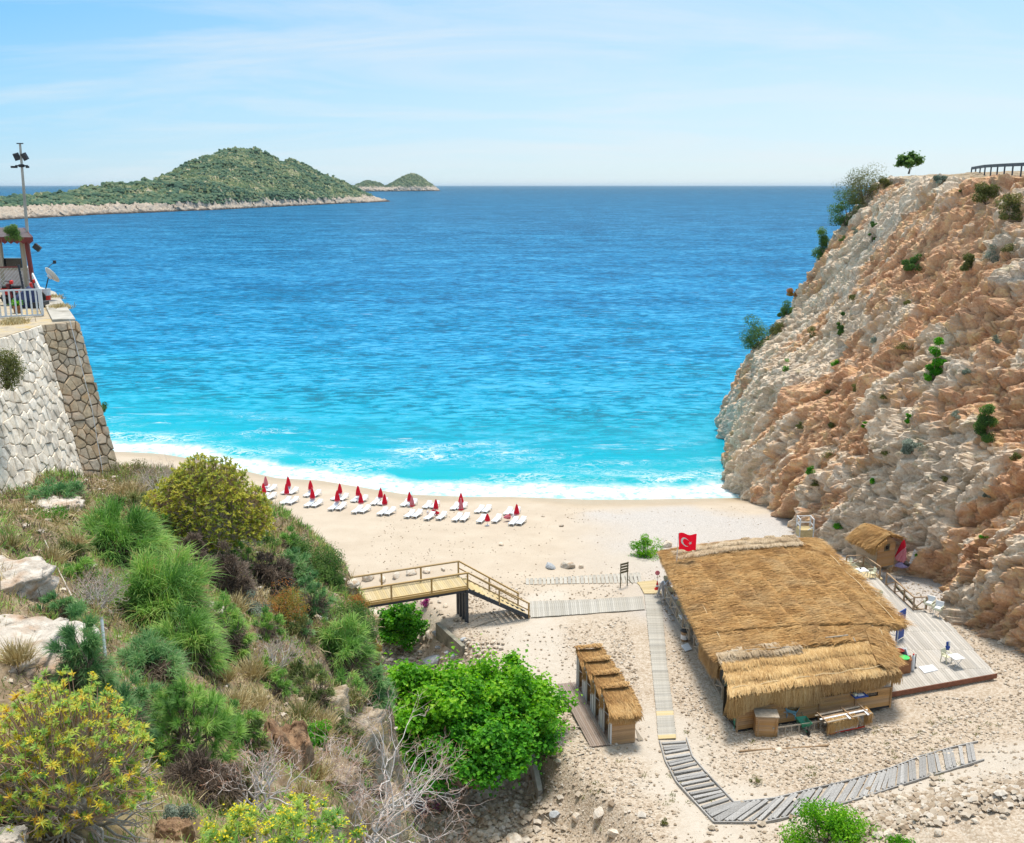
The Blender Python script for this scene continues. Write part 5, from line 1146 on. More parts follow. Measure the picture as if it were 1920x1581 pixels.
for r_ in (.36, .28, .2, .12): MB().tube([(r_ * math.cos(i * R(15)), -.1 if r_ < .36 else -.05, .78 + r_ * math.sin(i * R(15))) for i in range(25)], .009, 4).build('guard_ring', M['black'], fan)
for k in range(4): MB().box((0, 0, 0), (.1, .02, .3)).build('blade', M['steel'], fan).matrix_basis = Matrix.Translation((0, -.05, .78)) @ Matrix.Rotation(k * R(90), 4, 'Y') @ Matrix.Translation((0, 0, .17)) @ Matrix.Rotation(.4, 4, 'Z')
MB().lathe([(0, -.06), (.07, -.05), (.07, .05), (0, .06)], c=(0, -.1, .78), n=12, M=Matrix.Rotation(R(90), 3, 'X')).build('hub', M['sign'], fan)
skp = w0 + wd * wl * .765 + wn_ * .08 + Vector((0, 0, 1.36)); sk = thing('sink_shelf', 'dark blue shelf with a white drainer fixed outside the front wall', 'shelf', skp, math.atan2(wd.y, wd.x))
MB().box((0, -.22, 0), (.95, .5, .06)).build('shelf_board', M['blue'], sk); MB().box((.05, -.22, .05), (.42, .25, .05)).build('drainer', M['sign'], sk); MB().box((-.32, -.2, .10), (.2, .2, .16)).build('sponge_box', M['cream'], sk)
for s in (-.3, .3): piece('bracket', M['rail'], sk, (s, -.4, -.03), (s, 0, -.35), .04, .04)
a, b = gpt(*c6(40, 957), dz=.05), gpt(*c6(1112, 888), dz=.05)
tp = thing('timber_pole', 'long brown pole lying on the gravel before the hut', 'pole', a.lerp(b, .5)); MB(tp.location).tube([a.lerp(b, i / 8) + Vector((0, .03 * math.sin(i), .02)) for i in range(9)], .06, 7).build('shaft', M['rail'], tp); MB(tp.location).tube([a - (b - a) * .002, a + (b - a) * .004], .065, 7).build('end_ring', M['dark_wood'], tp)
a, b = gpt(885, 1177, dz=.04), gpt(935, 1161, dz=.04); st_ = thing('driftwood_stick', 'thin bent stick on the sand under the stairs', 'stick', a.lerp(b, .5)); MB(a.lerp(b, .5)).tube([a, a.lerp(b, .5) + Vector((0, .05, .03)), b], [.05, .05, .03], 6).build('stem', M['pale_rail'], st_); MB(a.lerp(b, .5)).tube([a.lerp(b, .6), a.lerp(b, .8) + Vector((-.1, .2, .1))], [.03, .015], 5).build('twig', M['pale_rail'], st_)

# ---- concrete revetment, dry stone wall
a, b = W(820, 1170, 3.45), W(869, 1213, 3.45); rw = thing('retaining_wall', 'short mossy concrete retaining wall beside the bridge posts', 'wall', (a + b) / 2)
nrm = (b - a).normalized().cross(Vector((0, 0, 1)))
MB(rw.location).beam(a - Vector((0, 0, .75)), b - Vector((0, 0, .85)), .28, 1.7).build('wall_body', M['dark_concrete'], rw, bevel=.02); MB(rw.location).beam(a + Vector((0, 0, .08)), b + Vector((0, 0, .03)), .32, .08).build('coping', M['dark_concrete'], rw)
for me in ROCKS + PEBBLES: me.materials.append(M['rock'])
def put_rock(name, label, loc, s, group=None, parent=None, mat=None, cat='rock', meshes=None, k=None):
    me = (meshes or ROCKS)[random.randrange(8) if k is None else k % 8]
    if mat:
        kk = (me.name, mat.name)
        if kk not in UNIT: UNIT[kk] = me.copy(); UNIT[kk].materials.clear(); UNIT[kk].materials.append(mat)
        me = UNIT[kk]
    o = bpy.data.objects.new(name, me); COL.objects.link(o); o.location = Vector(loc) - (Vector(parent.location) if parent else Vector()); o.rotation_euler = (random.uniform(-.4, .4), random.uniform(-.4, .4), random.uniform(0, 6.3)); o.scale = (s, s * random.uniform(.8, 1.1), s * random.uniform(.75, 1))
    if parent: o.parent = parent
    else: tag(o, label, cat, group)
    return o
dw = thing('dry_stone_wall', 'dry wall of piled buff stones beside the concrete retaining wall', 'wall', gpt(900, 1228))
for r_ in range(7):
    y = 1206 + r_ * 8.0; x1 = 946 - r_ * 8.5 if r_ < 5 else 935 - r_ * 8; x = 872 - (0 if r_ < 4 else 3); z = 3.55 - r_ * .22
    while x < x1:
        d = random.uniform(9, 13); p = gpt(x + d / 2, y + random.uniform(-1.5, 1.5), dz=.12); s = d / ppm(p) * .56
        put_rock('stone', '', p, s, parent=dw, meshes=PEBBLES); x += d * .92
# ================================================================== TERRACE ON THE LEFT, LOUNGERS ON THE SAND
TZ = 31.0
def clip_poly(pg, m, n):
    o = []
    for i in range(len(pg)):
        a, b = pg[i], pg[(i + 1) % len(pg)]; da = (a[0] - m[0]) * n[0] + (a[1] - m[1]) * n[1]; db = (b[0] - m[0]) * n[0] + (b[1] - m[1]) * n[1]
        if da <= 0: o.append(a)
        if (da < 0) != (db < 0): t = da / (da - db); o.append((a[0] + (b[0] - a[0]) * t, a[1] + (b[1] - a[1]) * t))
    return o
def stone_face(root, T0, T1, B1, B0, sw, sh_, mat, gap, proud, seed, stuff=None):
    """fits irregular stones into the wall face T0-T1-B1-B0; each stone is a part of root"""
    r = random.Random(seed); lu = ((T1 - T0).length + (B1 - B0).length) / 2; lv = ((B0 - T0).length + (B1 - T1).length) / 2
    seeds = []; v = 0; k = 0
    while v < lv + sh_:
        h = sh_ * r.uniform(.75, 1.3); u = -sw * r.uniform(0, 1)
        while u < lu + sw: w = sw * r.uniform(.40, 1.75); seeds.append((u + w / 2, v + h * r.uniform(-.05, 1.05))); u += w
        v += h
    nrm = (B0 - T0).cross(T1 - T0).normalized()
    def P(u, v, d): u /= lu; v /= lv; return T0.lerp(T1, u).lerp(B0.lerp(B1, u), v) + nrm * d - root.location
    loose = MB(); made = 0
    for i, s in enumerate(seeds):
        pg = [(max(0, s[0] - sw * 1.6), max(0, s[1] - sh_ * 1.6)), (min(lu, s[0] + sw * 1.6), max(0, s[1] - sh_ * 1.6)), (min(lu, s[0] + sw * 1.6), min(lv, s[1] + sh_ * 1.6)), (max(0, s[0] - sw * 1.6), min(lv, s[1] + sh_ * 1.6))]
        if pg[0][0] >= pg[1][0] or pg[0][1] >= pg[2][1]: continue
        for j, t in enumerate(seeds):
            if i != j and abs(t[0] - s[0]) < sw * 3 and abs(t[1] - s[1]) < sh_ * 3: pg = clip_poly(pg, ((s[0] + t[0]) / 2, (s[1] + t[1]) / 2), (t[0] - s[0], t[1] - s[1]))
            if len(pg) < 3: break
        if len(pg) < 3: continue
        c = (sum(a for a, _ in pg) / len(pg), sum(b for _, b in pg) / len(pg)); rad = sum(math.hypot(a - c[0], b - c[1]) for a, b in pg) / len(pg)
        if rad < .06: continue
        f = max(.5, 1 - gap / rad); n = len(pg); d = proud * r.uniform(.6, 1.4); mb = MB()
        jit = [(r.uniform(-.09, .09) * rad, r.uniform(-.09, .09) * rad) for _ in pg]
        def ring(k, dd, q): return [P(c[0] + (a - c[0]) * k + q * jx, c[1] + (b - c[1]) * k + q * jy, dd * (r.uniform(.9, 1.08) if dd > 0 else 1)) for (a, b), (jx, jy) in zip(pg, jit)]
        vs = ring(f, -.10, 0) + ring(f, d * .35, .6) + ring(f * .86, d * .95, 1) + [P(c[0] + r.uniform(-.2, .2) * rad, c[1] + r.uniform(-.2, .2) * rad, d * r.uniform(.92, 1.1))]
        fs = [(k * n + a, k * n + (a + 1) % n, (k + 1) * n + (a + 1) % n, (k + 1) * n + a) for k in range(2) for a in range(n)] + [(2 * n + a, 2 * n + (a + 1) % n, 3 * n) for a in range(n)]
        if stuff and stuff(P(c[0], c[1], 0) + root.location): loose.add(vs, fs)
        else: mb.add(vs, fs).build('stone', mat, root); made += 1
    if loose.v: tag(loose.build('stones', mat, root), kind='stuff')
    return made
wT, wB = [Vector(p) for p in ((-17.0, 26.5, TZ), (-17.3, 36, TZ), (-16.45, 37.25, TZ))], [Vector(p) for p in ((-15.4, 26.0, 25.0), (-15.75, 35.0, 25.0), (-15.0, 36.5, 24.6))]
ww = thing('white_stone_wall', 'sunlit whitish rubble retaining wall rising at the left edge', 'wall', (-16, 31, 25))
ob = Vector((-.09, 0, 0)); MB(ww.location).add([wT[0] + ob, wT[1] + ob, wB[1] + ob, wB[0] + ob], [(0, 1, 2, 3), (3, 2, 1, 0)]).build('mortar_bed', M['pale_mortar'], ww)
stone_face(ww, wT[0], wT[1], wB[1], wB[0], .35, .33, M['white_stone'], .012, .06, 5, stuff=lambda p: p.y < 30.2)
bw = thing('brown_stone_wall', 'shaded end wall of large buff stones below the terrace corner', 'wall', (-16, 36, 25))
ob = Vector((-.06, .07, 0)); MB(bw.location).add([wT[1] + ob, wT[2] + ob, wB[2] + ob, wB[1] + ob], [(0, 1, 2, 3), (3, 2, 1, 0)]).build('mortar_bed', M['mortar'], bw)
stone_face(bw, wT[1], wT[2], wB[2], wB[1], .35, .32, M['stone'], .015, .07, 8)
mb = MB(bw.location); pts = [wT[1] + Vector((.3, -.5, 0)), wT[2].lerp(wB[2], .0) + Vector((.04, -.04, .1)), wT[2].lerp(wB[2], .5) + Vector((.12, -.14, 0)), wB[2] + Vector((.06, -.16, -.2))]
mb.tube([wT[1].lerp(wT[2], .75) + Vector((.1, -.12, .1)), wT[1].lerp(wT[2], .72).lerp(wB[1].lerp(wB[2], .62), .5) + Vector((.16, -.16, 0)), wB[1].lerp(wB[2], .45) + Vector((.14, -.18, -.1))], .011, 5); mb.build('pipe', M['grey_paint'], bw)
mt_, t_ = new_mat('terrace_ground'); g = NT(t_); c_ = g.ramp(g.noise(g.pos(), 1.6, 6, .65), [(.36, C(.30, .25, .19)), (.5, C(.44, .37, .27)), (.64, C(.46, .34, .15))])
bs = g.n('ShaderNodeBsdfPrincipled', {'Base Color': c_, 'Roughness': .95, 'Normal': g.bump(g.noise(g.pos(), 9, 6), .7, .05)}); t_.links.new(bs.outputs[0], g.n('ShaderNodeOutputMaterial').inputs[0])
tp_ = [(-17.06, 26.5), (-17.36, 35.98), (-16.52, 37.2), (-18.6, 41.2), (-21.6, 46.8), (-27, 54), (-48, 54), (-48, 26.5)]
mb = MB(); n = len(tp_); mb.add([(x, y, TZ) for x, y in tp_] + [(x - .4 * (i < 5), y, 21) for i, (x, y) in enumerate(tp_)], [tuple(range(n - 1, -1, -1))[::-1]] + [(i, i + n, (i + 1) % n + n, (i + 1) % n) for i in range(n)])
tag(mb.build('terrace', mt_), kind='structure')
cap = thing('parapet', 'pale concrete coping along the seaward edge of the terrace', 'parapet', (-19, 42, TZ))
mb = MB(cap.location); e = [Vector((x, y, TZ + .09)) for x, y in tp_[2:6]]; inn = [p + Vector((-.75, -.25, 0)) for p in e]
for i in range(3): MB(cap.location).slab((inn[i], e[i], e[i + 1], inn[i + 1]), .2).build('coping', M['concrete'], cap)
# grey metal railing
ra, rb, rc = W(12, 596, TZ), W(81, 593, TZ), W(66, 556, TZ); rd = ra + Vector((-1.2, -2.6, 0))
rl = thing('metal_railing', 'pale grey metal railing round the terrace corner on the left', 'railing', rb)
for a, b, n in ((ra, rb, 7), (rb, rb + (rc - rb) * 1.0, 9), (ra, rd, 12)):
    for z in (1.05, .06): piece('rail', M['grey_paint'], rl, a + Vector((0, 0, z)), b + Vector((0, 0, z)), .06, .06)
    for i in range(n + 1):
        p = a.lerp(b, i / n); piece('baluster', M['grey_paint'], rl, p + Vector((0, 0, .06)), p + Vector((0, 0, 1.04)), .05 if 0 < i < n else .08, .05, up=(0, 1, 0))
# kiosk
kp_ = W(64, 543, TZ); ki = thing('kiosk', 'open kiosk with brown roof and maroon corner post on the terrace', 'kiosk', kp_)
def kk(x, y, z): return kp_ + Vector((x - .5 * y, y, z))
piece('corner_post', M['maroon'], ki, kk(0, 0, 0), kk(-.12, 0, 2.5), .16, .16, up=(0, 1, 0))
for y in (.25, 3.0):
    for x in (-.32, -1.45, -2.7, -4): piece('window_post', M['sign'] if 0 else M['pale_rail'], ki, kk(x, y, .0), kk(x, y, 2.45), .18, .12, up=(0, 1, 0))
    for z in (.98, 2.4): piece('window_rail', M['pale_rail'], ki, kk(-4.2, y, z), kk(-.2, y, z), .12, .12)
    MB(kp_).beam(kk(-4.2, y, .46), kk(-.2, y, .46), .1, .92).build('sill_wall', pmat('pinkish_tile', C(.42, .34, .32), C(.55, .48, .45), 9), ki)
MB(kp_).beam(kk(-.2, .25, .46), kk(-.2, 3, .46), .1, .92).build('side_wall', M['grey_paint'], ki)
MB(kp_).slab((kk(-4.6, -.35, 2.62), kk(.18, -.35, 2.55), kk(-.15, 3.4, 2.85), kk(-4.6, 3.4, 2.9)), .10).build('roof', M['roof_sheet'], ki)
mb = MB(kp_); nsc = 16
for i in range(nsc):
    x0, x1 = -4.6 + 4.78 * i / nsc, -4.6 + 4.78 * (i + 1) / nsc - .02; z = 2.55
    mb.add([kk(x0, -.36, z), kk(x1, -.36, z), kk(x1, -.36, z - .22), kk((x0 + x1) / 2, -.36, z - .32), kk(x0, -.36, z - .22), kk(x0, -.33, z), kk(x1, -.33, z), kk(x1, -.33, z - .22), kk((x0 + x1) / 2, -.33, z - .32), kk(x0, -.33, z - .22)], [(0, 4, 3, 2, 1), (5, 6, 7, 8, 9), (0, 1, 6, 5), (1, 2, 7, 6), (2, 3, 8, 7), (3, 4, 9, 8), (4, 0, 5, 9)])
tag(mb.build('scalloped_trim', M['maroon'], ki), kind='stuff'); MB(kp_).beam(kk(.2, -.35, 2.45), kk(-.12, 3.4, 2.75), .03, .24).build('side_trim', M['maroon'], ki)
MB(kp_).box(kk(-.9, .5, 1.25), (1.0, .3, .5)).build('counter_back', M['glass'], ki)
fl_ = thing('floodlight', 'black floodlight fixed beside the kiosk eave', 'floodlight', kk(.25, -.1, 2.05)); MB().box((.12, 0, 0), (.34, .16, .26), M=Matrix.Rotation(.7, 3, 'Y')).build('lamp_head', M['black'], fl_); MB().box((0, 0, .05), (.14, .06, .08)).build('bracket', M['sign'], fl_)
# wire fence before the kiosk
fa, fb_ = WY(-60, 543, 43.5), WY(46, 541, 43.5); fa.z = fb_.z = TZ; wf = thing('wire_fence', 'chain-link fence with a dark post in front of the kiosk', 'fence', fb_)
piece('fence_post', M['steel'], wf, fb_, fb_ + Vector((-.15, 0, 1.62)), .07, .07, up=(0, 1, 0)); piece('top_rail', M['maroon'], wf, fa + Vector((0, 0, 1.5)), fb_ + Vector((-.14, 0, 1.52)), .05, .05)
mb = MB(fb_); L_ = (fb_ - fa).length
for i in range(-9, 17):
    for s in (1, -1):
        x0 = i * .16; x1 = x0 + s * 1.4; z0, z1 = .1, 1.5
        for xa, za, xb, zb in ((x0, z0, x1, z1),):
            if xb < 0: t = (0 - xa) / (xb - xa) if xa > 0 else None; xb, zb = (0, za + (zb - za) * t) if t else (xb, zb)
            if xb > L_: t = (L_ - xa) / (xb - xa); xb, zb = L_, za + (zb - za) * t
            if 0 <= xa <= L_ and 0 <= xb <= L_: mb.tube([fa + Vector((xa, 0, za)), fa + Vector((xb, 0, zb))], .008, 3)
tag(mb.build('wire_mesh', M['metal'], wf), kind='stuff')
# scooters
def scooter(label, mat, loc, rz):
    t = thing('motor_scooter', label, 'scooter', loc, rz, 'scooters parked behind the railing')
    for x, nm in ((-.62, 'rear_wheel'), (.62, 'front_wheel')): MB().lathe([(.12, -.05), (.25, -.06), (.28, 0), (.25, .06), (.12, .05)], c=(x, 0, .28), n=16, M=Matrix.Rotation(R(90), 3, 'X')).build(nm, M['rubber'], t)
    MB().add([(-.75, -.14, .42), (-.75, .14, .42), (-.1, .16, .40), (-.1, -.16, .40), (-.85, -.12, .72), (-.85, .12, .72), (-.1, .13, .70), (-.1, -.13, .70)], [(3, 2, 1, 0), (4, 5, 6, 7), (0, 1, 5, 4), (1, 2, 6, 5), (2, 3, 7, 6), (3, 0, 4, 7)]).build('rear_cowl', mat, t, bevel=.03)
    MB().box((-.42, 0, .76), (.75, .26, .12)).build('seat', M['black'], t, bevel=.03); MB().box((.12, 0, .32), (.5, .3, .07)).build('footboard', M['black'], t)
    MB().box((.42, 0, .62), (.08, .38, .62), M=Matrix.Rotation(-.25, 3, 'Y')).build('leg_shield', mat, t, bevel=.03); MB().tube([(.55, 0, .3), (.42, 0, 1.02)], .03, 6).build('fork', M['steel'], t)
    MB().tube([(.36, -.33, 1.06), (.42, 0, 1.02), (.36, .33, 1.06)], .018, 6).build('handlebar', M['black'], t); MB().box((.50, 0, .98), (.12, .2, .16)).build('headlight', M['bright_red'], t, bevel=.03); return t
scooter('red motor scooter behind the metal railing nearer the dark fence post', M['bright_red'], WY(44, 556, 42.6) * 1, .25).location.z = TZ
scooter('dark red motor scooter at the very left edge of the terrace', M['maroon'], WY(2, 560, 42.2), .1).location.z = TZ
p = W(30, 583, TZ); tb_ = thing('covered_bundle', 'dark blue covered bundle behind the railing balusters', 'bundle', p + Vector((0, 1.2, 0))); link('cover', rock_mesh('cover', 71, 2, (.7, .5, .55), .4), M['navy'], tb_, (0, 0, .35)); link('base_crate', MB().box((0, 0, .12), (1.3, .8, .24)).mesh('base_crate'), M['black'], tb_)
# mast with lights
m0, m1 = WY(55, 480, 50.5), WY(37.5, 270, 50.5); d_ = (m1 - m0).normalized(); m0 = m0 - d_ * ((m0.z - TZ) / d_.z)
ms = thing('lamp_mast', 'tall leaning grey mast with floodlights and cameras at the left edge', 'mast', m0)
MB(m0).tube([m0, m0.lerp(m1, .6), m1], [.085, .075, .055], 8).build('pole', M['concrete'], ms); MB(m0).box(m1 + Vector((0, 0, .02)), (.3, .1, .05)).build('cap', M['steel'], ms)
q = WY(39, 294, 50.5)
for dx, rz in ((-.16, .4), (.24, -.5)): MB(m0).box(q + Vector((dx, -.08, 0)), (.28, .12, .34), M=Matrix.Rotation(rz, 3, 'Z') @ Matrix.Rotation(-.3, 3, 'Y') @ Matrix.Rotation(.3, 3, 'X')).build('floodlight', M['steel'], ms)
MB(m0).box(q, (.5, .06, .06)).build('crossbar', M['steel'], ms); q = WY(40.5, 311, 50.5); MB(m0).box(q, (.62, .06, .07)).build('crossbar', M['steel'], ms); MB(m0).box(q, (.2, .2, .14)).build('junction_box', M['black'], ms)
for dx in (-.32, .34): MB(m0).box(q + Vector((dx, -.12, -.06)), (.1, .3, .1), M=Matrix.Rotation(dx * 2, 3, 'Z')).build('camera_housing', M['black'], ms)
# satellite dish on its bucket
bp = WY(86, 549, 43.5); bp.z = TZ + .09; bk_ = thing('bucket', 'white bucket with a red base holding the satellite dish', 'bucket', bp); MB().lathe([(.17, 0), (.18, .2)], n=14).build('red_base', M['bright_red'], bk_); MB().lathe([(.18, .2), (.20, .46), (.215, .46), (.215, .49), (.17, .49)], n=14).build('pail', M['white'], bk_)
dc = WY(97, 516, 43.5); ds = thing('satellite_dish', 'pale satellite dish standing at the terrace edge', 'satellite dish', dc)
Md = Vector((.55, .62, .55)).to_track_quat('Z', 'Y').to_matrix()
MB().lathe([(.02, -.10), (.2, -.07), (.33, -.02), (.40, .03), (.39, .04), (.32, -.005), (.2, -.05), (.02, -.08)], n=24, M=Md).build('dish', M['cream'] if 0 else pmat('dish_paint', C(.56, .54, .48), C(.66, .64, .58), 4, rough=.5), ds, smooth=True)
MB().tube([Md @ Vector((-.05, .36, -.02)), Md @ Vector((0, .38, .42))], .015, 5).build('feed_arm', M['steel'], ds); MB().box(Md @ Vector((0, .36, .46)), (.1, .1, .14)).build('feed_horn', M['black'], ds)
MB().tube([Md @ Vector((0, 0, -.1)), Md @ Vector((0, -.02, -.22)), Vector((bp.x - dc.x, bp.y - dc.y, bp.z - dc.z + .45))], .025, 6).build('mount', M['steel'], ds); MB().lathe([(.12, -.09), (.12, -.16), (.05, -.18)], n=12, M=Md).build('back_plate', M['grey_paint'], ds)

# ---- road barrier on top of the cliff
bpts = [WY(1822, 315, 132), WY(1846, 311, 122), WY(1880, 309, 112), WY(1925, 307, 102), WY(1990, 304, 93)]
gb = thing('guard_rail', 'dark road guard rail along the clifftop at the right edge', 'guard rail', bpts[0])
def gadd(name, mat, w, h, dz, i, j): piece(name, mat, gb, bpts[i] + Vector((0, 0, dz)), bpts[j] + Vector((0, 0, dz)), w, h)
for i in range(4): gadd('beam', M['steel'], .1, .34, -.05, i, i + 1)
for i in range(12):
    p = along(bpts, i / 11); piece('post', M['steel'], gb, p - Vector((0, 0, 1.6)), p, .12, .12, up=(0, 1, 0))

# ---- sun loungers and parasols
def lounger():
    t = thing('sun_lounger', 'x', 'sun lounger', group='white sun loungers on the beach')
    for s in (-1, 1): MB().box((s * .31, 0, .30), (.05, 1.9, .07)).build('side_rail', M['white'], t)
    MB().box((0, -.32, .325), (.58, 1.26, .03)).build('bed', M['sling'], t)
    MB().box((0, .60, .45), (.58, .70, .03), M=Matrix.Rotation(.42, 3, 'X')).build('backrest', M['sling'], t)
    for x in (-.3, .3):
        for y in (-.75, .7): piece('leg', M['white'], t, (x, y, .28), (x, y + (.08 if y > 0 else -.08), 0), .06, .06, up=(0, 1, 0))
    return t
LP = lounger(); nl = 0
def c3(x, y): return (440 + x / 3.097, 860 + y / 3.097)
ORD = ['first', 'second', 'third', 'fourth', 'fifth', 'sixth', 'seventh', 'eighth', 'ninth', 'tenth', 'eleventh', 'twelfth']
FR = [(190, 236), (318, 260), (458, 275), (597, 295), (735, 311), (882, 323), (1038, 337), (1167, 350), (1315, 358), (1478, 366), (1642, 379)]
BK = [(195, 188), (320, 204), (452, 219), (612, 240), (725, 250), (840, 266), (1012, 274), (1140, 285), (1302, 293), (1443, 310), (1610, 322)]
for rowname, row in (('front', FR), ('back', BK)):
    for i, (x, y) in enumerate(row):
        c = gpt(*c3(x, y), dz=0, z0=2); a = -.34 + random.uniform(-.05, .05); gapx = 1.6 if (rowname, i) == ('front', 9) else .80
        if (rowname, i) == ('front', 7): gapx = 1.25
        for s, side in ((-1, 'left'), (1, 'right')):
            o = LP if nl == 0 else copy_tree(LP); nl += 1
            o.location = c + Vector((s * gapx / 2, s * .05 + random.uniform(-.06, .06), .01)); o.location.z = land1(o.location.x, o.location.y) + .01; o.rotation_euler.z = a + random.uniform(-.04, .04)
            o.scale = (.95, .95, .95); o['label'] = f'white sun lounger, {side} one of the {ORD[i]} pair from the left, {rowname} row'
def parasol(label, c, hgt, mat, r=.30, tilt=0, group='closed parasols on the beach', name='parasol'):
    t = thing(name, label, 'parasol', c, random.uniform(0, 6), group)
    MB().tube([(0, 0, -.1), (0, 0, hgt)], .028, 6).build('pole', M['white'], t); MB().add(*folded_canopy(r, hgt * .36, hgt * .97, seed=random.randrange(999))).build('canopy', mat, t)
    k = folded_canopy(r * 1.06, hgt * .33, hgt * .55, seed=random.randrange(999)); 
    MB().add(*k).build('valance', M['pink'] if mat is M['red'] else M['red'], t); MB().lathe([(.2, -.02), (.2, .05), (.05, .09)], n=10).build('foot', M['sign'], t)
    t.rotation_euler.x = tilt; return t
PB = [(183, 186, 'pink'), (315, 196, 'red'), (443, 212, 'red'), (612, 236, 'red'), (718, 248, 'red'), (847, 258, 'red'), (1018, 280, 'red'), (1315, 292, 'red')]
PF = [(172, 236, 'red'), (306, 240, 'red'), (455, 266, 'red'), (597, 284, 'red'), (735, 296, 'red'), (872, 304, 'red'), (1033, 312, 'pink'), (1168, 326, 'red'), (1315, 334, 'pink'), (1638, 360, 'red')]
for rowname, row in (('back', PB), ('front', PF)):
    for i, (x, y, m_) in enumerate(row):
        c = gpt(*c3(x, y), z0=2); parasol(f'{"closed red" if m_ == "red" else "faded pink closed"} parasol, {ORD[i]} from the left in the {rowname} row of parasols', c, 1.95 + random.uniform(-.12, .12), M[m_], .27 if m_ == 'red' else .25, random.uniform(-.04, .04))
parasol('short red parasol lowered between the tenth lounger pair of the front row', gpt(*c3(1468, 388), z0=2), 1.35, M['red'], .26)
t = parasol('red parasol lying flat beside the eighth back-row loungers', gpt(*c3(1120, 312), dz=.25, z0=2), 1.5, M['red'], .3); t.rotation_euler = (R(86), 0, 1.2)
t = parasol('pink-red parasol lying flat across the last back-row loungers', gpt(*c3(1618, 334), dz=.45, z0=2), 1.3, M['pink'], .26); t.rotation_euler = (R(86), 0, -1.0)
# ================================================================== VEGETATION
bpy.context.view_layer.update()
_dep = bpy.context.evaluated_depsgraph_get()
_EVAL = {o.name: o.evaluated_get(_dep) for o in (hillside, beach, cliff)}
def hit(px, py, objs=('hillside', 'beach', 'cliff')):
    d = ray(px, py).normalized(); best = None
    for o in objs:
        ok, loc, nrm, _ = _EVAL[o].ray_cast(Vector((0, 0, CAM_Z)), d)
        if ok and (best is None or loc.y < best[0].y): best = (loc.copy(), nrm.copy())
    return best
def unit(v): return v / (np.linalg.norm(v, axis=-1, keepdims=True) + 1e-9)
def hemi(n, r, zmin=0.0, zmax=1.0):
    z = r.uniform(zmin, zmax, n); a = r.uniform(0, 2 * np.pi, n); q = np.sqrt(np.maximum(0, 1 - z * z)); return np.stack([q * np.cos(a), q * np.sin(a), z], 1)
def blades(P, D, L, wd, droop, tint):
    n = len(P); D = unit(D); sd = unit(np.cross(D, np.array([.13, -.4, .9]) + np.zeros_like(D)))
    m = P + D * (L * .55)[:, None]; m[:, 2] -= droop * L * .12
    t = P + D * L[:, None]; t[:, 2] -= droop * L * .55
    w = wd[:, None] * .5
    V = np.stack([P - sd * w, P + sd * w, m - sd * w * .8, m + sd * w * .8, t], 1).reshape(-1, 3); i = (np.arange(n) * 5)[:, None]
    return V, np.concatenate([i + [0, 1, 3], i + [0, 3, 2], i + [2, 3, 4]]), np.repeat(tint, 5)
def leaves(P, N, size, tint, r, asp=.55, fold=.18):
    """one folded leaf each (two triangles sharing the midrib)"""
    n = len(P); N = unit(N); a = unit(np.cross(N, unit(r.normal(size=(n, 3))))); b = np.cross(N, a); s = size[:, None]
    V = np.stack([P - a * s * .5, P + b * s * asp * .5 + N * s * fold, P + a * s * .5 - N * s * .1, P - b * s * asp * .5 + N * s * fold], 1).reshape(-1, 3); i = (np.arange(n) * 4)[:, None]
    return V, np.concatenate([i + [0, 2, 1], i + [0, 3, 2]]), np.repeat(tint, 4)
def rosettes(P, D, nl, L, wd, tint, r, spread=(.35, 1.0), tj=.1):
    n = len(P); P2 = np.repeat(P, nl, 0); D2 = unit(np.repeat(D, nl, 0)); a = unit(np.cross(D2, np.array([.3, .2, .93]))); b = np.cross(D2, a)
    ph = r.uniform(0, 2 * np.pi, n * nl); sp_ = r.uniform(*spread, n * nl); dd = D2 * np.cos(sp_ * 1.5)[:, None] + (a * np.cos(ph)[:, None] + b * np.sin(ph)[:, None]) * np.sin(sp_ * 1.5)[:, None]
    return blades(P2 - D2 * (r.uniform(0, .5, n * nl) * np.repeat(L, nl))[:, None], dd, np.repeat(L, nl) * r.uniform(.7, 1.15, n * nl), np.repeat(wd, nl), r.uniform(0, .35, n * nl), np.clip(np.repeat(tint, nl) + r.normal(0, tj, n * nl), 0, 1))
def sticks(P0, P1, R0, R1, tint0, tint1, n=4, bow=0.0, r=None):
    """tapered twigs with one bend in the middle"""
    m = len(P0); d = unit(P1 - P0); a = unit(np.cross(d, np.array([.31, .87, .2]))); b = np.cross(d, a); Pm = (P0 + P1) / 2
    if bow and r is not None: Pm = Pm + (a * r.normal(0, 1, (m, 1)) + b * r.normal(0, 1, (m, 1))) * (bow * np.linalg.norm(P1 - P0, axis=1))[:, None]
    ph = np.arange(n) * 2 * np.pi / n; rings = []
    for Pc, Rc in ((P0, R0), (Pm, (R0 + R1) / 2), (P1, R1)): rings.append(Pc[:, None] + (a[:, None] * np.cos(ph)[None, :, None] + b[:, None] * np.sin(ph)[None, :, None]) * Rc[:, None, None])
    V = np.stack(rings, 1).reshape(-1, 3); i = (np.arange(m) * 3 * n)[:, None]; k = np.arange(n); k2 = (k + 1) % n
    F_ = np.concatenate([np.stack([i + l * n + k, i + l * n + k2, i + (l + 1) * n + k2, i + (l + 1) * n + k], -1).reshape(-1, 4) for l in range(2)])
    T = np.stack([np.repeat(tint0[:, None], n, 1), np.repeat(((tint0 + tint1) / 2)[:, None], n, 1), np.repeat(tint1[:, None], n, 1)], 1).reshape(-1)
    return V, F_, T
def join(parts):
    V = []; Fs = []; T = []; o = 0
    for v, f, t in parts: V.append(v); Fs.append(f + o); T.append(t); o += len(v)
    return np.concatenate(V), Fs, np.concatenate(T)
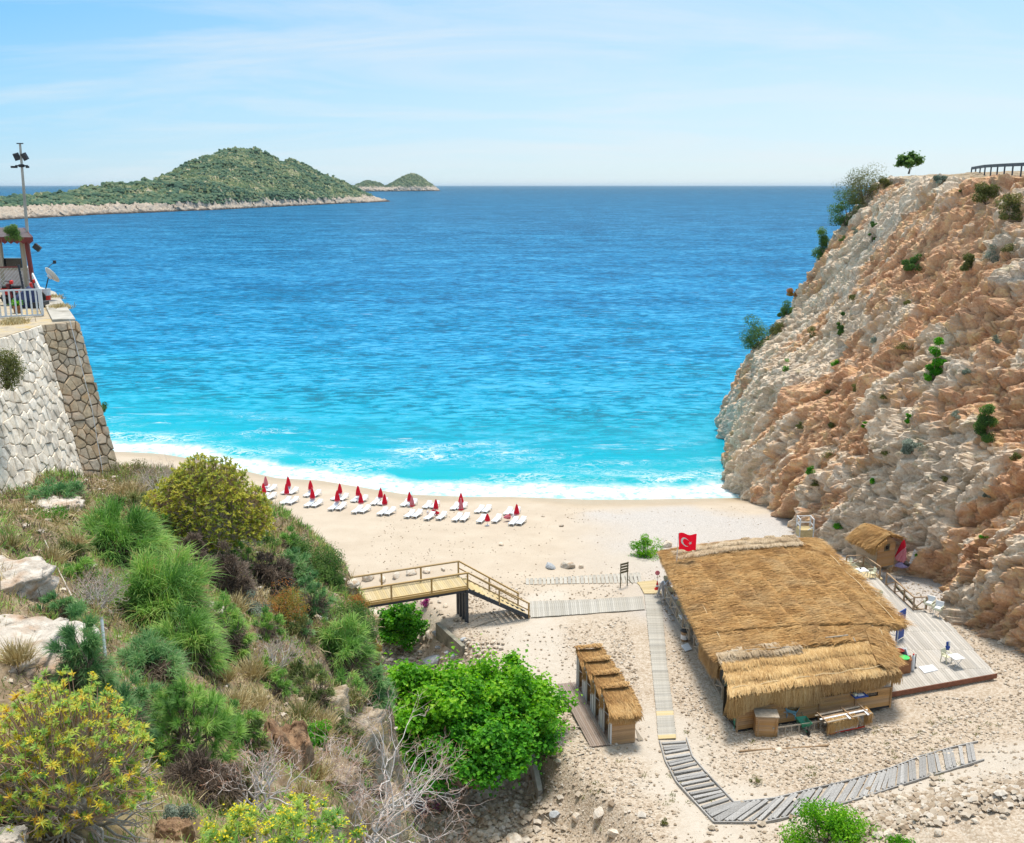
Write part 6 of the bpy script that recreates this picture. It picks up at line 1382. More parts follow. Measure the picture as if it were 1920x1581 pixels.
def vmesh(name, parts, mat, parent, smooth=False):
    parts = [p for p in parts if len(p[0])]
    V, Fs, T = join(parts); return link(name, np_mesh(name, V, Fs, dict(tint=T), smooth), mat, parent)
L_ = {}
def LM(k, *stops, trans=.3, ns=1.2): L_[k] = leafmat(k, [(i / (len(stops) - 1), C(*c)) for i, c in enumerate(stops)], trans, .55, ns)
LM('needle', (.075, .18, .04), (.14, .30, .06), (.24, .43, .09), (.38, .54, .13), (.34, .25, .10), trans=.4)
LM('needle_olive', (.06, .09, .025), (.12, .17, .045), (.19, .24, .07), (.25, .24, .09), (.26, .18, .09))
LM('needle_blue', (.06, .155, .06), (.105, .25, .085), (.18, .35, .12), (.30, .44, .18), (.30, .27, .14), trans=.4)
LM('deadneedle', (.05, .038, .03), (.10, .072, .055), (.17, .125, .09), (.28, .21, .15))
LM('dome', (.15, .21, .03), (.27, .32, .04), (.41, .42, .05), (.52, .48, .06), (.46, .32, .06), trans=.4)
LM('euphorbia', (.16, .32, .07), (.30, .48, .10), (.50, .58, .12), (.70, .60, .08), (.72, .42, .08), trans=.45)
LM('mastic', (.045, .11, .03), (.09, .185, .045), (.155, .265, .065), (.26, .35, .10), trans=.38)
LM('bright', (.03, .15, .012), (.065, .27, .018), (.14, .42, .025), (.30, .58, .045), trans=.42)
LM('treelight', (.05, .20, .012), (.12, .36, .018), (.23, .50, .028), (.40, .62, .05), trans=.44)
LM('olive', (.08, .10, .03), (.14, .16, .045), (.22, .22, .07), (.30, .25, .10))
LM('greygreen', (.13, .17, .13), (.22, .27, .21), (.33, .38, .31), (.42, .45, .38))
LM('orange', (.14, .17, .04), (.30, .24, .05), (.46, .22, .06), (.55, .18, .08))
LM('straw', (.26, .19, .08), (.40, .30, .13), (.52, .42, .21), (.62, .54, .33), trans=.15)
LM('magenta', (.35, .03, .20), (.5, .07, .32), (.6, .15, .42))
def sizes(px, cy, w, h, objs, dy=.22):
    hh = hit(px, cy + dy * h, objs)
    for k in range(1, 12):
        if hh is None or (objs == ('cliff',) and hh[0].z < 1): hh = hit(px + k * w * .08, cy + dy * h + k * h * .06, objs)
    if hh is None: return None
    p, n = hh; m = 1 / ppm(p); rx = w * .5 * m; ry = rx * .85; rz = max(.45 * rx, (h * m - .42 * ry) / .92); return p, n, rx, ry, rz
SEED = [1000]
def new_rng(): SEED[0] += 1; return np.random.default_rng(SEED[0])
def needle_bush(label, px, cy, w, h, mat='needle', clumps=46, per=110, Ln=.34, wd=.010, dead=.25, objs=('hillside', 'beach'), droop=.6, name='broom_shrub', up=.25, fill=1.0, group=None):
    s = sizes(px, cy, w, h, objs)
    if s is None: return
    p, nr, rx, ry, rz = s; r = new_rng(); rx, ry, rz = rx * 1.22, ry * 1.22, rz * 1.15; t = thing(name, label, 'shrub', p, 0, group); E = np.array([rx, ry, rz])
    d = hemi(clumps, r, -.05, 1); rad = r.uniform(.45, .86, clumps) * (1 + .22 * r.normal(size=clumps) * .6); c = d * E * rad[:, None]; Lc = Ln * min(1.3, max(.5, rx / .9))
    n = clumps * per; ci = np.repeat(np.arange(clumps), per); ct = r.uniform(.05, .75, clumps)
    P = c[ci] - unit(d[ci] * E) * r.uniform(0, .35, (n, 1)) * Lc + r.normal(0, .07 * rx, (n, 3)) * [1, 1, .7]
    D = d[ci] * .8 + r.normal(0, .42, (n, 3)) + [0, 0, up]; L = Lc * r.uniform(.55, 1.25, n)
    tint = np.clip(ct[ci] * .75 + r.normal(.05, .13, n) + (r.random(n) < .06) * .5, 0, 1)
    vmesh('foliage', [blades(P, D, L, np.full(n, wd * max(1, (p - Vector((0, 0, CAM_Z))).length / 16)), np.full(n, droop), tint)], L_[mat], t)
    k = int(clumps * 3); dd = hemi(k, r, -.1, .8); A = np.zeros((k, 3)) + r.normal(0, .1 * rx, (k, 3)) * [1, 1, .2]; B = dd * E * r.uniform(.5, .92, (k, 1))
    parts = [sticks(A, B, np.full(k, .02 * rx + .004), np.full(k, .006), np.zeros(k), r.uniform(0, .6, k), 3, .1, r)]
    vmesh('twigs', parts, M['brown_twig'], t)
    if dead:
        n = int(clumps * per * dead); dd = hemi(n, r, -.15, .6); P = dd * E * r.uniform(.25, .75, (n, 1)); D = dd + r.normal(0, .6, (n, 3)); vmesh('dead_foliage', [blades(P, D, Lc * r.uniform(.4, .9, n), np.full(n, wd * 1.1 * max(1, p.y / 16)), np.full(n, .5), r.uniform(0, 1, n))], L_['deadneedle'], t)
    return t
ANCH = []
def leaf_shrub(label, px, cy, w, h, mat='mastic', lobes=26, per=150, leaf=.06, objs=('hillside', 'beach'), name='leafy_shrub', cat='shrub', shell=.42, stems=18, dy=.22, group=None, asp=.5, lob=.34, upbias=.35):
    s = sizes(px, cy, w, h, objs, dy)
    if s is None: return
    p, nr, rx, ry, rz = s; r = new_rng(); k_ = 1.2 if name == 'leafy_shrub' else 1.5 if name == 'cliff_shrub' else 1.35; rx, ry, rz = rx * k_, ry * k_, rz * k_; t = thing(name, label, cat, p, 0, group); E = np.array([rx, ry, rz])
    d = hemi(lobes, r, -.1, 1); c = d * E * r.uniform(.35, .80, (lobes, 1)); lr = lob * rx * r.uniform(.6, 1.2, lobes)
    n = lobes * per; ci = np.repeat(np.arange(lobes), per); q = unit(r.normal(size=(n, 3))); P = c[ci] + q * (lr[ci] * r.uniform(1 - shell, 1.08, n))[:, None] * [1, 1, .8]; P[:, 2] = np.maximum(P[:, 2], -.1 * rz)
    N = q * .7 + unit(P) * .4 + [0, 0, upbias] + r.normal(0, .35, (n, 3)); tint = np.clip(r.uniform(.1, .8, lobes)[ci] * .7 + r.normal(.12, .16, n), 0, 1)
    vmesh('foliage', [leaves(P, N, leaf * r.uniform(.6, 1.3, n), tint, r, asp)], L_[mat], t)
    A = np.zeros((stems, 3)) + r.normal(0, .06 * rx, (stems, 3)) * [1, 1, 0]; A[:, 2] -= .1 * rz; k = np.arange(stems) % lobes
    vmesh('stems', [sticks(A, c[k] * .95, np.full(stems, .022 * rx + .005), np.full(stems, .008), np.zeros(stems), np.zeros(stems), 4, .1, r)], M['brown_twig'], t)
    return t
def candelabra(t, tips, r, mat, r0, r1, k1=7, k2=40, tint=1.0, bow=.07, split=(.42, .74), base_j=.05):
    """stems that fork twice on their way to every tip"""
    d = unit(tips); R_ = np.linalg.norm(tips, axis=1)
    a = d[r.choice(len(d), min(k1, len(d)), False)]; b = d[r.choice(len(d), min(k2, len(d)), False)]
    ib = np.argmax(d @ b.T, 1); ia = np.argmax(b @ a.T, 1); Rb = np.array([R_[ib == i].mean() if (ib == i).any() else R_.mean() for i in range(len(b))])
    nb = b * Rb[:, None] * split[1] * r.uniform(.85, 1.12, (len(b), 1)); na = np.array([nb[ia == i].mean(0) if (ia == i).any() else a[i] * R_.mean() * .4 for i in range(len(a))]) * (split[0] / split[1])
    base = r.normal(0, base_j, (len(a), 3)) * [1, 1, .2]; o = lambda n, v: np.full(n, v)
    parts = [sticks(base, na, o(len(a), r0), o(len(a), r0 * .72), o(len(a), 0.), o(len(a), 0.), 5, bow, r), sticks(na[ia], nb, o(len(b), r0 * .6), o(len(b), r0 * .38), o(len(b), 0.), o(len(b), 0.), 4, bow * 1.4, r), sticks(nb[ib], tips, o(len(tips), r0 * .34), o(len(tips), r1), o(len(tips), 0.), o(len(tips), tint), 4, bow * 1.3, r)]
    return vmesh('stems', parts, M[mat], t, True)
def rosette_bush(label, px, cy, w, h, mat, n, nl, Lf, wf, stem, r0, objs=('hillside',), name='euphorbia_bush', tint=(.2, .8), zmin=.0, rjit=(.78, 1.04), dy=.25, flowers=0, k1=8, k2=50, spread=(.35, 1.0), inner=0, bare=0):
    s = sizes(px, cy, w, h, objs, dy)
    p, nr, rx, ry, rz = s; r = new_rng(); t = thing(name, label, 'shrub', p, 0); E = np.array([rx, ry, rz]); d = hemi(n, r, zmin, 1); rad = r.uniform(*rjit, n) * (1 + .13 * fbm(d, 2.4, 3, s=SEED[0]))
    if inner: k = r.random(n) < inner; rad[k] *= r.uniform(.5, .9, k.sum())
    T = d * E * rad[:, None]; D = unit(d + r.normal(0, .25, (n, 3)) + [0, 0, .45])
    candelabra(t, T, r, stem, r0, max(.003, r0 * .16), k1, k2)
    if bare: candelabra(t, hemi(bare, r, -.05, .62) * E * r.uniform(.62, .98, (bare, 1)), r, stem, r0, max(.0035, r0 * .2), k1 + 4, k2 + 30, tint=.25, bow=.12)
    tn = np.clip(r.uniform(*tint, n) + .25 * fbm(T, .9, 2, s=SEED[0] + 3), 0, 1)
    vmesh('foliage', [rosettes(T, D, nl, Lf * r.uniform(.75, 1.2, n), np.full(n, wf), tn, r, spread)], L_[mat], t)
    if flowers:
        k = r.choice(n, int(n * flowers), False); m = len(k) * 14; Pk = np.repeat(T[k] + D[k] * Lf * .25, 14, 0) + r.normal(0, Lf * .33, (m, 3)); vmesh('flowers', [leaves(Pk, np.tile([0, 0, 1.], (m, 1)) + r.normal(0, .5, (m, 3)), np.full(m, Lf * .3), r.uniform(.0, 1, m), r, .8)], M_FLOW, t)
    return t
M_FLOW = leafmat('yellow_flowers', [(0, C(.60, .56, .03)), (.5, C(.72, .62, .02)), (1, C(.66, .48, .03))], .2)
def bare_shrub(label, px, cy, w, h, mat, r0, depth=5, mains=7, objs=('hillside',), dy=.3, name='bare_shrub', spread=.55, tint=1.0):
    s = sizes(px, cy, w, h, objs, dy); p, nr, rx, ry, rz = s; r = new_rng(); t = thing(name, label, 'shrub', p); segs = []; Hh = rz * 1.02
    def grow(a, d, L, rad, k):
        d = d / np.linalg.norm(d); b = a + d * L; segs.append((a, b, rad, rad * .72, 0 if k < depth - 1 else .0, 0 if k < depth - 2 else tint * (k / depth) ** 2))
        if k >= depth: return
        for j in range(2 if r.random() < .72 else 3):
            q = d + r.normal(0, spread, 3) + np.array([0, 0, .12]); grow(b, q, L * r.uniform(.66, .95), rad * .68, k + 1)
    for i in range(mains):
        a = 2 * np.pi * i / mains + r.uniform(-.3, .3); z = r.uniform(.5, 1.3); q = np.array([np.cos(a) * rx, np.sin(a) * ry, z * Hh]) / max(rx, Hh); grow(r.normal(0, .05 * rx, 3) * [1, 1, 0], q, .34 * np.linalg.norm([rx * .7, Hh * .7]) * r.uniform(.8, 1.15), r0 * r.uniform(.8, 1.1), 0)
    A = np.array([q[0] for q in segs]); B = np.array([q[1] for q in segs]); R0 = np.array([q[2] for q in segs]); R1 = np.array([q[3] for q in segs]); T0 = np.array([q[4] for q in segs], float); T1 = np.array([q[5] for q in segs], float)
    thick = R0 > r0 * .42
    for nm, k in (('branches', thick), ('twigs', ~thick)): vmesh(nm, [sticks(A[k], B[k], R0[k], R1[k], T0[k], T1[k], 5 if nm == 'branches' else 4, .09, r)], M[mat], t, True)
    return t
def grass_tuft(label, px, cy, w, h, mat='straw', n=420, objs=('hillside', 'beach'), wd=.010, group=None, name='grass_tuft', spread=.38):
    s = sizes(px, cy, w, h, objs, .35)
    if s is None: return
    p, nr, rx, ry, rz = s; r = new_rng(); t = thing(name, label, 'grass', p, 0, group); H_ = h / ppm(p) * .95
    P = r.normal(0, .35, (n, 3)) * [rx, rx * .8, 0]; D = np.tile([0, 0, 1.], (n, 1)) + r.normal(0, spread, (n, 3)) * [1, 1, .1] + P * [.5 / rx, .5 / rx, 0]
    k = n // 2
    for nm, sl in (('leaf_blades', slice(0, k)), ('dry_stalks', slice(k, n))): vmesh(nm, [blades(P[sl], D[sl], H_ * r.uniform(.45, 1.1, n)[sl], np.full(n, wd * max(1, p.y / 15))[sl], r.uniform(.1, .8, n)[sl], r.uniform(0, 1, n)[sl])], L_[mat if nm == 'leaf_blades' else 'straw'], t)
    return t
def tree(label, px, cy, w, h, mat, lobes, per, leaf, objs=('beach',), dy=.35, name='broadleaf_tree', group=None, base=None, cz=.55, lob=.30, stems=None):
    """trunk, limbs and a crown of leaf clumps"""
    p = base or hit(px, cy + dy * h, objs)[0]; r = new_rng(); t = thing(name, label, 'tree', p, 0, group); cen = WY(px, cy, p.y) - p; m = 1 / ppm(p + cen); rx, rz = w * .5 * m, h * .5 * m; ry = rx * .8; cen = np.array(cen); E = np.array([rx, ry, rz])
    d = unit(r.normal(size=(lobes, 3))); d[:, 2] = np.abs(d[:, 2]) * 1.15 - .38; c = cen + d * E * r.uniform(.40, .88, (lobes, 1)) * (1 + .14 * r.normal(size=(lobes, 1)))
    lr = lob * rx * r.uniform(.45, 1.3, lobes); n = lobes * per; ci = np.repeat(np.arange(lobes), per); q = unit(r.normal(size=(n, 3)) + [0, 0, .3])
    ax = unit(unit(c - cen) + r.normal(0, .5, (lobes, 3)) + [0, 0, .5]); P = c[ci] + q * (lr[ci] * r.uniform(.3, 1.1, n))[:, None] * [1, 1, .55] + ax[ci] * (lr[ci] * r.normal(.1, .55, n))[:, None]; N = q * .5 + [0, 0, .75] + r.normal(0, .35, (n, 3)); tint = np.clip(r.uniform(.1, .8, lobes)[ci] * .65 + r.normal(.16, .17, n), 0, 1)
    vmesh('crown', [leaves(P, N, leaf * r.uniform(.6, 1.35, n), tint, r, .78)], L_[mat], t)
    k = lobes // 2; mid = cen * [.8, .8, .45]
    vmesh('limbs', [sticks(np.tile(mid, (k, 1)), c[:k], np.full(k, .035 * rx), np.full(k, .01 * rx), np.zeros(k), np.zeros(k), 5, .12, r)], M['bark'], t, True)
    MB().tube([(0, 0, -.3), tuple(mid * .5 + [.1, 0, 0]), tuple(mid)], [.085 * rx, .065 * rx, .045 * rx], 8).build('trunk', M['bark'], t, smooth=True); return t
def outcrop(name, label, px, cy, w, h, mat, seed, depth_=.9, objs=('hillside',), sub=5, dy=.1, cat='rock', stretch=(1, 1, 1), sink=0):
    import bmesh
    s = sizes(px, cy, w, h, objs, dy); p, nr, rx, ry, rz = s; bm = bmesh.new(); bmesh.ops.create_icosphere(bm, subdivisions=sub, radius=1); V = np.array([v.co[:] for v in bm.verts]); r = np.random.default_rng(seed)
    for k in range(9):
        n = unit(r.normal(size=3) * [1, 1, .35]); hh = r.uniform(.68, .95); V = V - np.maximum(V @ n - hh, 0)[:, None] * n
    V = np.sign(V) * np.abs(V) ** .72
    Q = V * np.array([1.0, 1.0, .45]) if h > w else V * np.array([.6, 1, 1]); f1, f2, cid, tl = voro(Q + fbm(V, 1.5, 2, s=seed)[:, None] * .2, 2.6, s=seed)
    V = V * (1 + (.16 * fbm(V, 1.4, 4, s=seed) + (cid - .5) * .12 + tl * .32 - np.exp(-(f2 - f1) * 12) * .06 + .11 * fbm(V * [1, 1, .5], 5, 5, .6, s=seed + 2) + .05 * (ridged(V * [1.6, 1.6, .5], 2.2, 4, s=seed + 3) - .6))[:, None]); V[:, 2] = np.minimum(V[:, 2], .78 + .28 * fbm(V, 2.2, 4, s=seed + 5)); V *= np.array([rx, rx * depth_, h / ppm(p) * .5]) * np.array(stretch)
    for v, c in zip(bm.verts, V): v.co = c
    me = bpy.data.meshes.new(name); bm.to_mesh(me); bm.free(); me.polygons.foreach_set('use_smooth', [True] * len(me.polygons)); o = link(name, me, mat, None, p - Vector((0, 0, sink * h / ppm(p)))); return tag(o, label, cat)

# ---- bare rock on the slope
outcrop('rock_outcrop', 'large whitish rock slab at the left edge above the yellow euphorbia', 5, 1190, 230, 200, M['slope_rock'], 11, 1.3, sink=.26, stretch=(1.1, 1.1, .85))
outcrop('rock_outcrop', 'pale grey rock slab high on the left edge of the slope', 0, 1065, 150, 120, M['slope_rock'], 12, 1.2, sink=.26, stretch=(1.1, 1.1, .85))
outcrop('rock_outcrop', 'brown earthy rock face dropping away in the middle of the slope', 533, 1390, 120, 290, M['brown_rock'], 31, .9, dy=.12, sink=.2)
for a_ in (('beige crumbling rock on the right rim below the broom', 615, 1305, 80, 70, 14), ('beige rock ledge beside the lowest dark broom', 672, 1345, 95, 80, 24), ('tall beige rock on the rim next to the big tree', 700, 1410, 70, 110, 25), ('beige rock behind the bare white shrub, left', 625, 1450, 100, 100, 15), ('beige rock behind the bare white shrub, right', 705, 1495, 110, 120, 26), ('low beige rock at the foot of the bare white shrub', 600, 1535, 90, 60, 27)):
    outcrop('rock_outcrop', a_[0], *a_[1:5], M['beige_rock'], a_[5], 1.0, sink=.18, sub=4)
outcrop('rock_outcrop', 'brown tapered rock at the foot of the yellow-green euphorbia', 325, 1550, 70, 110, M['brown_rock'], 16, .8, sink=.2)
outcrop('rock_outcrop', 'white rock corner at the very bottom left', 15, 1575, 70, 50, M['slope_rock'], 17, .9)
outcrop('rock_outcrop', 'small pale rock between the dark shrubs in mid slope', 400, 1145, 45, 40, M['slope_rock'], 18, .9, sub=4)
outcrop('rock_outcrop', 'flat pale rock at the foot of the white stone wall', 110, 945, 90, 28, M['slope_rock'], 19, .8, sub=4)
# ---- shrubs of the slope, far to near
leaf_shrub('olive tufted shrub at the foot of the brown stone wall', 205, 885, 90, 50, 'olive', 16, 130, .05)
bare_shrub('grey leafless thicket between the wall and the round euphorbia', 300, 905, 120, 80, 'grey_twig', .018, 5, 14)
needle_bush('grey-green spreading shrub with bare brown twigs below the white wall', 108, 925, 110, 52, 'needle_blue', 26, 80, .22)
leaf_shrub('bright yellow-green low plant left of the slope path', 88, 968, 80, 40, 'bright', 14, 130, .045)
rosette_bush('large round olive-yellow euphorbia dome at the top of the slope', 388, 962, 238, 185, 'dome', 3400, 7, .11, .034, 'grey_twig', .030, name='euphorbia_bush', tint=(.1, .75), zmin=.12, rjit=(.76, 1.05), dy=.3, k1=12, k2=120, bare=700)
needle_bush('dark shrub with a thin green crown under the round euphorbia', 328, 990, 95, 50, 'needle', 22, 90, .26, dead=1.0)
needle_bush('small bright green cushion under the right of the round euphorbia', 400, 1008, 62, 50, 'needle', 20, 90, .24)
needle_bush('dead brown bush with dark stem above the pale gravel', 358, 1035, 70, 60, 'deadneedle', 22, 90, .26, dead=.6, name='dead_bush')
needle_bush('dark blackish shrub fringed green on its right side', 425, 1085, 95, 110, 'deadneedle', 36, 90, .28, dead=.8)
needle_bush('upright green fringe beside the blackish shrub', 455, 1060, 42, 80, 'needle', 18, 80, .26, dead=.2)
leaf_shrub('dense dark green rounded bush overlooking the footbridge', 580, 1052, 130, 95, 'mastic', 34, 210, .075)
leaf_shrub('small dark green bush at the left end of the footbridge', 625, 1088, 50, 70, 'mastic', 16, 150, .07)
needle_bush('dark brown shrub below the rounded mastic bush', 500, 1085, 95, 70, 'deadneedle', 28, 90, .3, dead=.6)
needle_bush('soft green broom above the orange-leaved shrub', 545, 1075, 80, 70, 'needle_blue', 26, 90, .3)
needle_bush('long green broom trailing down beside the mastic bush', 590, 1130, 60, 90, 'needle_blue', 26, 90, .3)
leaf_shrub('shrub with orange and yellow leaves in the middle of the slope', 525, 1140, 110, 70, 'orange', 24, 150, .05)
needle_bush('small dense broom tussock under the orange-leaved shrub', 500, 1180, 62, 60, 'needle', 20, 110, .28, up=.6)
leaf_shrub('leafy green shrub facing the bridge pillars', 655, 1165, 105, 75, 'mastic', 26, 170, .07)
leaf_shrub('olive shrub tinged red beside the bridge deck', 660, 1125, 60, 40, 'orange', 14, 120, .05)
needle_bush('lush bright green broom hanging over the gully', 640, 1225, 120, 95, 'needle', 44, 110, .36)
needle_bush('dark blue-green broom lowest on the slope by the big tree', 685, 1290, 85, 95, 'needle_blue', 32, 110, .34)
leaf_shrub('slim shrub with pinkish orange leaves against the big tree', 706, 1240, 30, 80, 'orange', 12, 120, .05)
bare_shrub('tangled grey dry bush above the brown rock face', 520, 1235, 110, 80, 'grey_twig', .016, 5, 12)
leaf_shrub('yellow-green shrub on the right rim of the slope', 560, 1190, 60, 60, 'olive', 16, 120, .05)
needle_bush('large green broom with arching needles on the upper slope', 215, 1020, 170, 105, 'needle', 60, 150, .42, dead=.3)
bare_shrub('mat of dry grey twigs under the large arching broom', 185, 1120, 110, 90, 'grey_twig', .014, 5, 16)
needle_bush('big spreading green broom in the centre of the slope', 290, 1150, 200, 170, 'needle', 84, 150, .46, dead=.35)
needle_bush('green broom falling to the right of the central one', 350, 1215, 130, 110, 'needle', 48, 130, .40)
needle_bush('low dark broom below the central green one', 275, 1250, 130, 80, 'needle_blue', 34, 120, .36, dead=.8)
leaf_shrub('small shrub dotted with pale dry flower heads', 395, 1165, 60, 55, 'olive', 14, 120, .035)
needle_bush('dark bush edged with bright green above the spiky bush', 428, 1205, 80, 130, 'needle', 36, 120, .30, dead=1.1)
needle_bush('deep green broom strip running down beside the white slab', 160, 1260, 95, 150, 'needle_blue', 46, 150, .40, wd=.008)
needle_bush('deep green broom strip continuing behind the yellow euphorbia', 225, 1355, 110, 100, 'needle_blue', 40, 150, .36, wd=.008)
rosette_bush('spiky green bush with bare dark branches below centre', 360, 1370, 190, 165, 'needle', 230, 46, .17, .008, 'brown_twig', .030, name='spiky_bush', tint=(.15, .8), rjit=(.7, 1.05), k1=7, k2=30, spread=(.1, .85), dy=.3)
needle_bush('dry brown undergrowth below the spiky green bush', 370, 1460, 150, 70, 'deadneedle', 30, 110, .3, dead=.8, name='dead_bush')
needle_bush('wispy yellow-green broom on the beige rock shoulder', 590, 1300, 70, 90, 'needle_olive', 26, 100, .3, up=.5)
needle_bush('olive tussock hanging beside the brown rock face', 555, 1270, 60, 60, 'needle_olive', 20, 100, .3)
leaf_shrub('green plant rooted right of the brown rock face', 575, 1400, 40, 70, 'bright', 12, 120, .04)
leaf_shrub('pale silvery plant in the hollow beside the brown rock', 490, 1440, 40, 50, 'greygreen', 12, 120, .03)
leaf_shrub('silvery plant at the foot of the brown tapered rock', 335, 1535, 60, 50, 'greygreen', 14, 130, .03)
leaf_shrub('yellow-green bush growing from the white wall at the left edge', 5, 690, 80, 90, 'olive', 24, 150, .06, objs=('hillside',)) if False else None
bare_shrub('bare white-stemmed shrub with reddish tips at the bottom centre', 690, 1500, 310, 230, 'white_twig', .030, 6, 13, dy=.36, spread=.55)
bare_shrub('smaller bare white shrub left of the big bare one', 480, 1470, 170, 150, 'white_twig', .02, 5, 8, dy=.4)
rosette_bush('big yellow-green euphorbia with grey branching stems at the bottom left', 130, 1425, 385, 350, 'euphorbia', 1050, 18, .062, .011, 'grey_twig', .026, tint=(.1, .85), rjit=(.66, 1.05), dy=.36, k1=10, k2=90, flowers=.12, zmin=.30, inner=.22, bare=420)
rosette_bush('yellow-flowering euphorbia cut by the bottom edge of the picture', 520, 1590, 330, 200, 'euphorbia', 240, 22, .10, .013, 'grey_twig', .016, tint=(.0, .55), rjit=(.7, 1.05), dy=.3, flowers=.5, k1=7, k2=40)
TAKEN = set()
def near_label(what, x, y, anchors):
    """names a small plant by the nearest landmark and the side of it on which it grows"""
    for ax, ay, nm in sorted(anchors, key=lambda a: math.hypot(a[0] - x, a[1] - y)):
        dx, dy = x - ax, y - ay; side = ('right of' if dx > 0 else 'left of') if abs(dx) > abs(dy) else ('below' if dy > 0 else 'above')
        lb = f'{what} {side} {nm}'
        if lb not in TAKEN: TAKEN.add(lb); return lb
SLOPE_A = [(388, 950, 'the round olive-yellow euphorbia dome'), (215, 1020, 'the big arching broom on the upper slope'), (290, 1150, 'the central spreading green broom'), (360, 1370, 'the spiky green bush'), (130, 1425, 'the big yellow-green euphorbia at bottom left'), (30, 1185, 'the large whitish rock slab'), (25, 1060, 'the upper pale rock slab'),
           (535, 1390, 'the brown earthy rock face'), (635, 1325, 'the beige rock shoulder'), (525, 1140, 'the orange-leaved shrub'), (425, 1085, 'the blackish green-fringed shrub'), (108, 925, 'the grey-green shrub under the white wall'), (160, 1260, 'the deep green broom strip'), (400, 1145, 'the small pale rock'), (480, 1470, 'the small bare white shrub'), (88, 968, 'the low yellow-green plant')]
for i, (x, y, w, h) in enumerate(((20, 1015, 30, 50), (98, 1040, 40, 60), (35, 1220, 45, 80), (145, 940, 60, 40), (240, 915, 70, 50), (250, 960, 60, 40), (330, 1120, 50, 40), (440, 1130, 45, 50), (370, 1110, 50, 40), (150, 1180, 50, 60), (470, 1250, 60, 60), (330, 1290, 70, 50), (290, 1300, 60, 60), (440, 1310, 50, 60), (600, 1370, 40, 50), (620, 1290, 50, 40), (475, 1310, 60, 50), (570, 1480, 60, 50), (410, 1500, 60, 50), (450, 1540, 70, 50), (180, 960, 60, 40), (275, 1010, 40, 40), (300, 1080, 40, 40), (420, 1260, 40, 50), (250, 930, 60, 40), (140, 1010, 40, 40), (110, 1130, 50, 40), (640, 1385, 70, 60), (660, 1425, 60, 60), (590, 1440, 60, 60), (660, 1300, 60, 50), (600, 1345, 60, 50), (690, 1370, 50, 50), (565, 1330, 50, 60))):
    grass_tuft(near_label('dry straw grass tuft' if i % 3 else 'olive-green grass tuft', x, y, SLOPE_A), x, y, w, h, 'straw' if i % 3 else 'needle_olive', 340, group='dry grass tufts on the slope')
for a_ in (('dark green shrub at the right rim of the slope below the bridge', 690, 1195, 60, 55, 'mastic', 16, 150, .06), ('olive shrub between the two long brooms on the right rim', 605, 1195, 70, 60, 'olive', 18, 140, .05), ('green shrub under the right edge of the round euphorbia', 490, 1010, 60, 50, 'mastic', 16, 150, .06), ('grey-green shrub among the dead bushes in mid slope', 470, 1140, 60, 50, 'greygreen', 16, 140, .045), ('bright green shrub beside the brown rock face', 590, 1380, 60, 60, 'bright', 16, 140, .05), ('olive shrub at the top edge of the slope near the round euphorbia', 250, 885, 70, 40, 'olive', 14, 130, .05)): leaf_shrub(*a_)
for a_ in (('green tussock between the arching broom and the left rock slabs', 150, 1085, 80, 70, 'needle', 26, 110, .3), ('grey-green low broom beside the large whitish slab', 110, 1145, 70, 60, 'needle_blue', 22, 110, .28), ('green broom on the open upper slope above the arching broom', 235, 950, 80, 50, 'needle_olive', 22, 100, .26), ('olive broom below the spiky green bush', 440, 1480, 80, 70, 'needle_olive', 24, 110, .28), ('green broom right of the spiky green bush', 455, 1370, 70, 80, 'needle', 24, 110, .3), ('green broom above the brown earthy rock', 500, 1265, 60, 50, 'needle', 20, 100, .28), ('low green broom left of the round euphorbia', 290, 985, 60, 50, 'needle', 20, 100, .26), ('olive tussock between the beige rocks on the right rim', 645, 1375, 70, 60, 'needle_olive', 22, 100, .26), ('green tussock under the tall beige rock', 665, 1440, 60, 60, 'needle', 20, 100, .26), ('olive tussock left of the brown earthy rock', 480, 1400, 60, 70, 'needle_olive', 20, 100, .28), ('green tussock crowning the brown earthy rock', 520, 1290, 60, 50, 'needle', 20, 100, .26), ('soft green broom above the rounded mastic bush', 545, 1020, 60, 45, 'needle', 20, 90, .26), ('green broom at the lower right rim above the white rock', 640, 1290, 80, 60, 'needle', 26, 100, .3), ('green broom left of the spiky bush', 255, 1330, 80, 80, 'needle_blue', 26, 110, .3), ('olive broom on the upper slope left of the arching broom', 130, 1040, 70, 50, 'needle_olive', 20, 90, .26), ('green broom between the central broom and the orange shrub', 420, 1160, 70, 60, 'needle', 24, 100, .28), ('dark broom under the orange-leaved shrub', 560, 1180, 60, 50, 'needle_blue', 20, 90, .26)): needle_bush(*a_)
# ---- plant on the wall, kiosk greenery
def at(p, n=Vector((0, 0, 1))): return p
def leaf_clump(name, label, cat, p, E, mat, lobes, per, leaf, group=None, stems=True):
    r = new_rng(); t = thing(name, label, cat, p, 0, group); E = np.array(E); d = unit(r.normal(size=(lobes, 3))); c = d * E * r.uniform(.3, .75, (lobes, 1)); n = lobes * per; ci = np.repeat(np.arange(lobes), per); q = unit(r.normal(size=(n, 3)))
    P = c[ci] + q * (E.mean() * .38 * r.uniform(.5, 1.1, n))[:, None]; vmesh('foliage', [leaves(P, q + [0, -.2, .5], leaf * r.uniform(.6, 1.3, n), np.clip(r.uniform(.1, .8, lobes)[ci] * .7 + r.normal(.12, .15, n), 0, 1), r)], L_[mat], t)
    k = lobes; vmesh('stems', [sticks(np.zeros((k, 3)) - [0, 0, E[2] * .8], c, np.full(k, .012), np.full(k, .006), np.zeros(k), np.zeros(k), 3, .1, r)], M['brown_twig'], t); return t
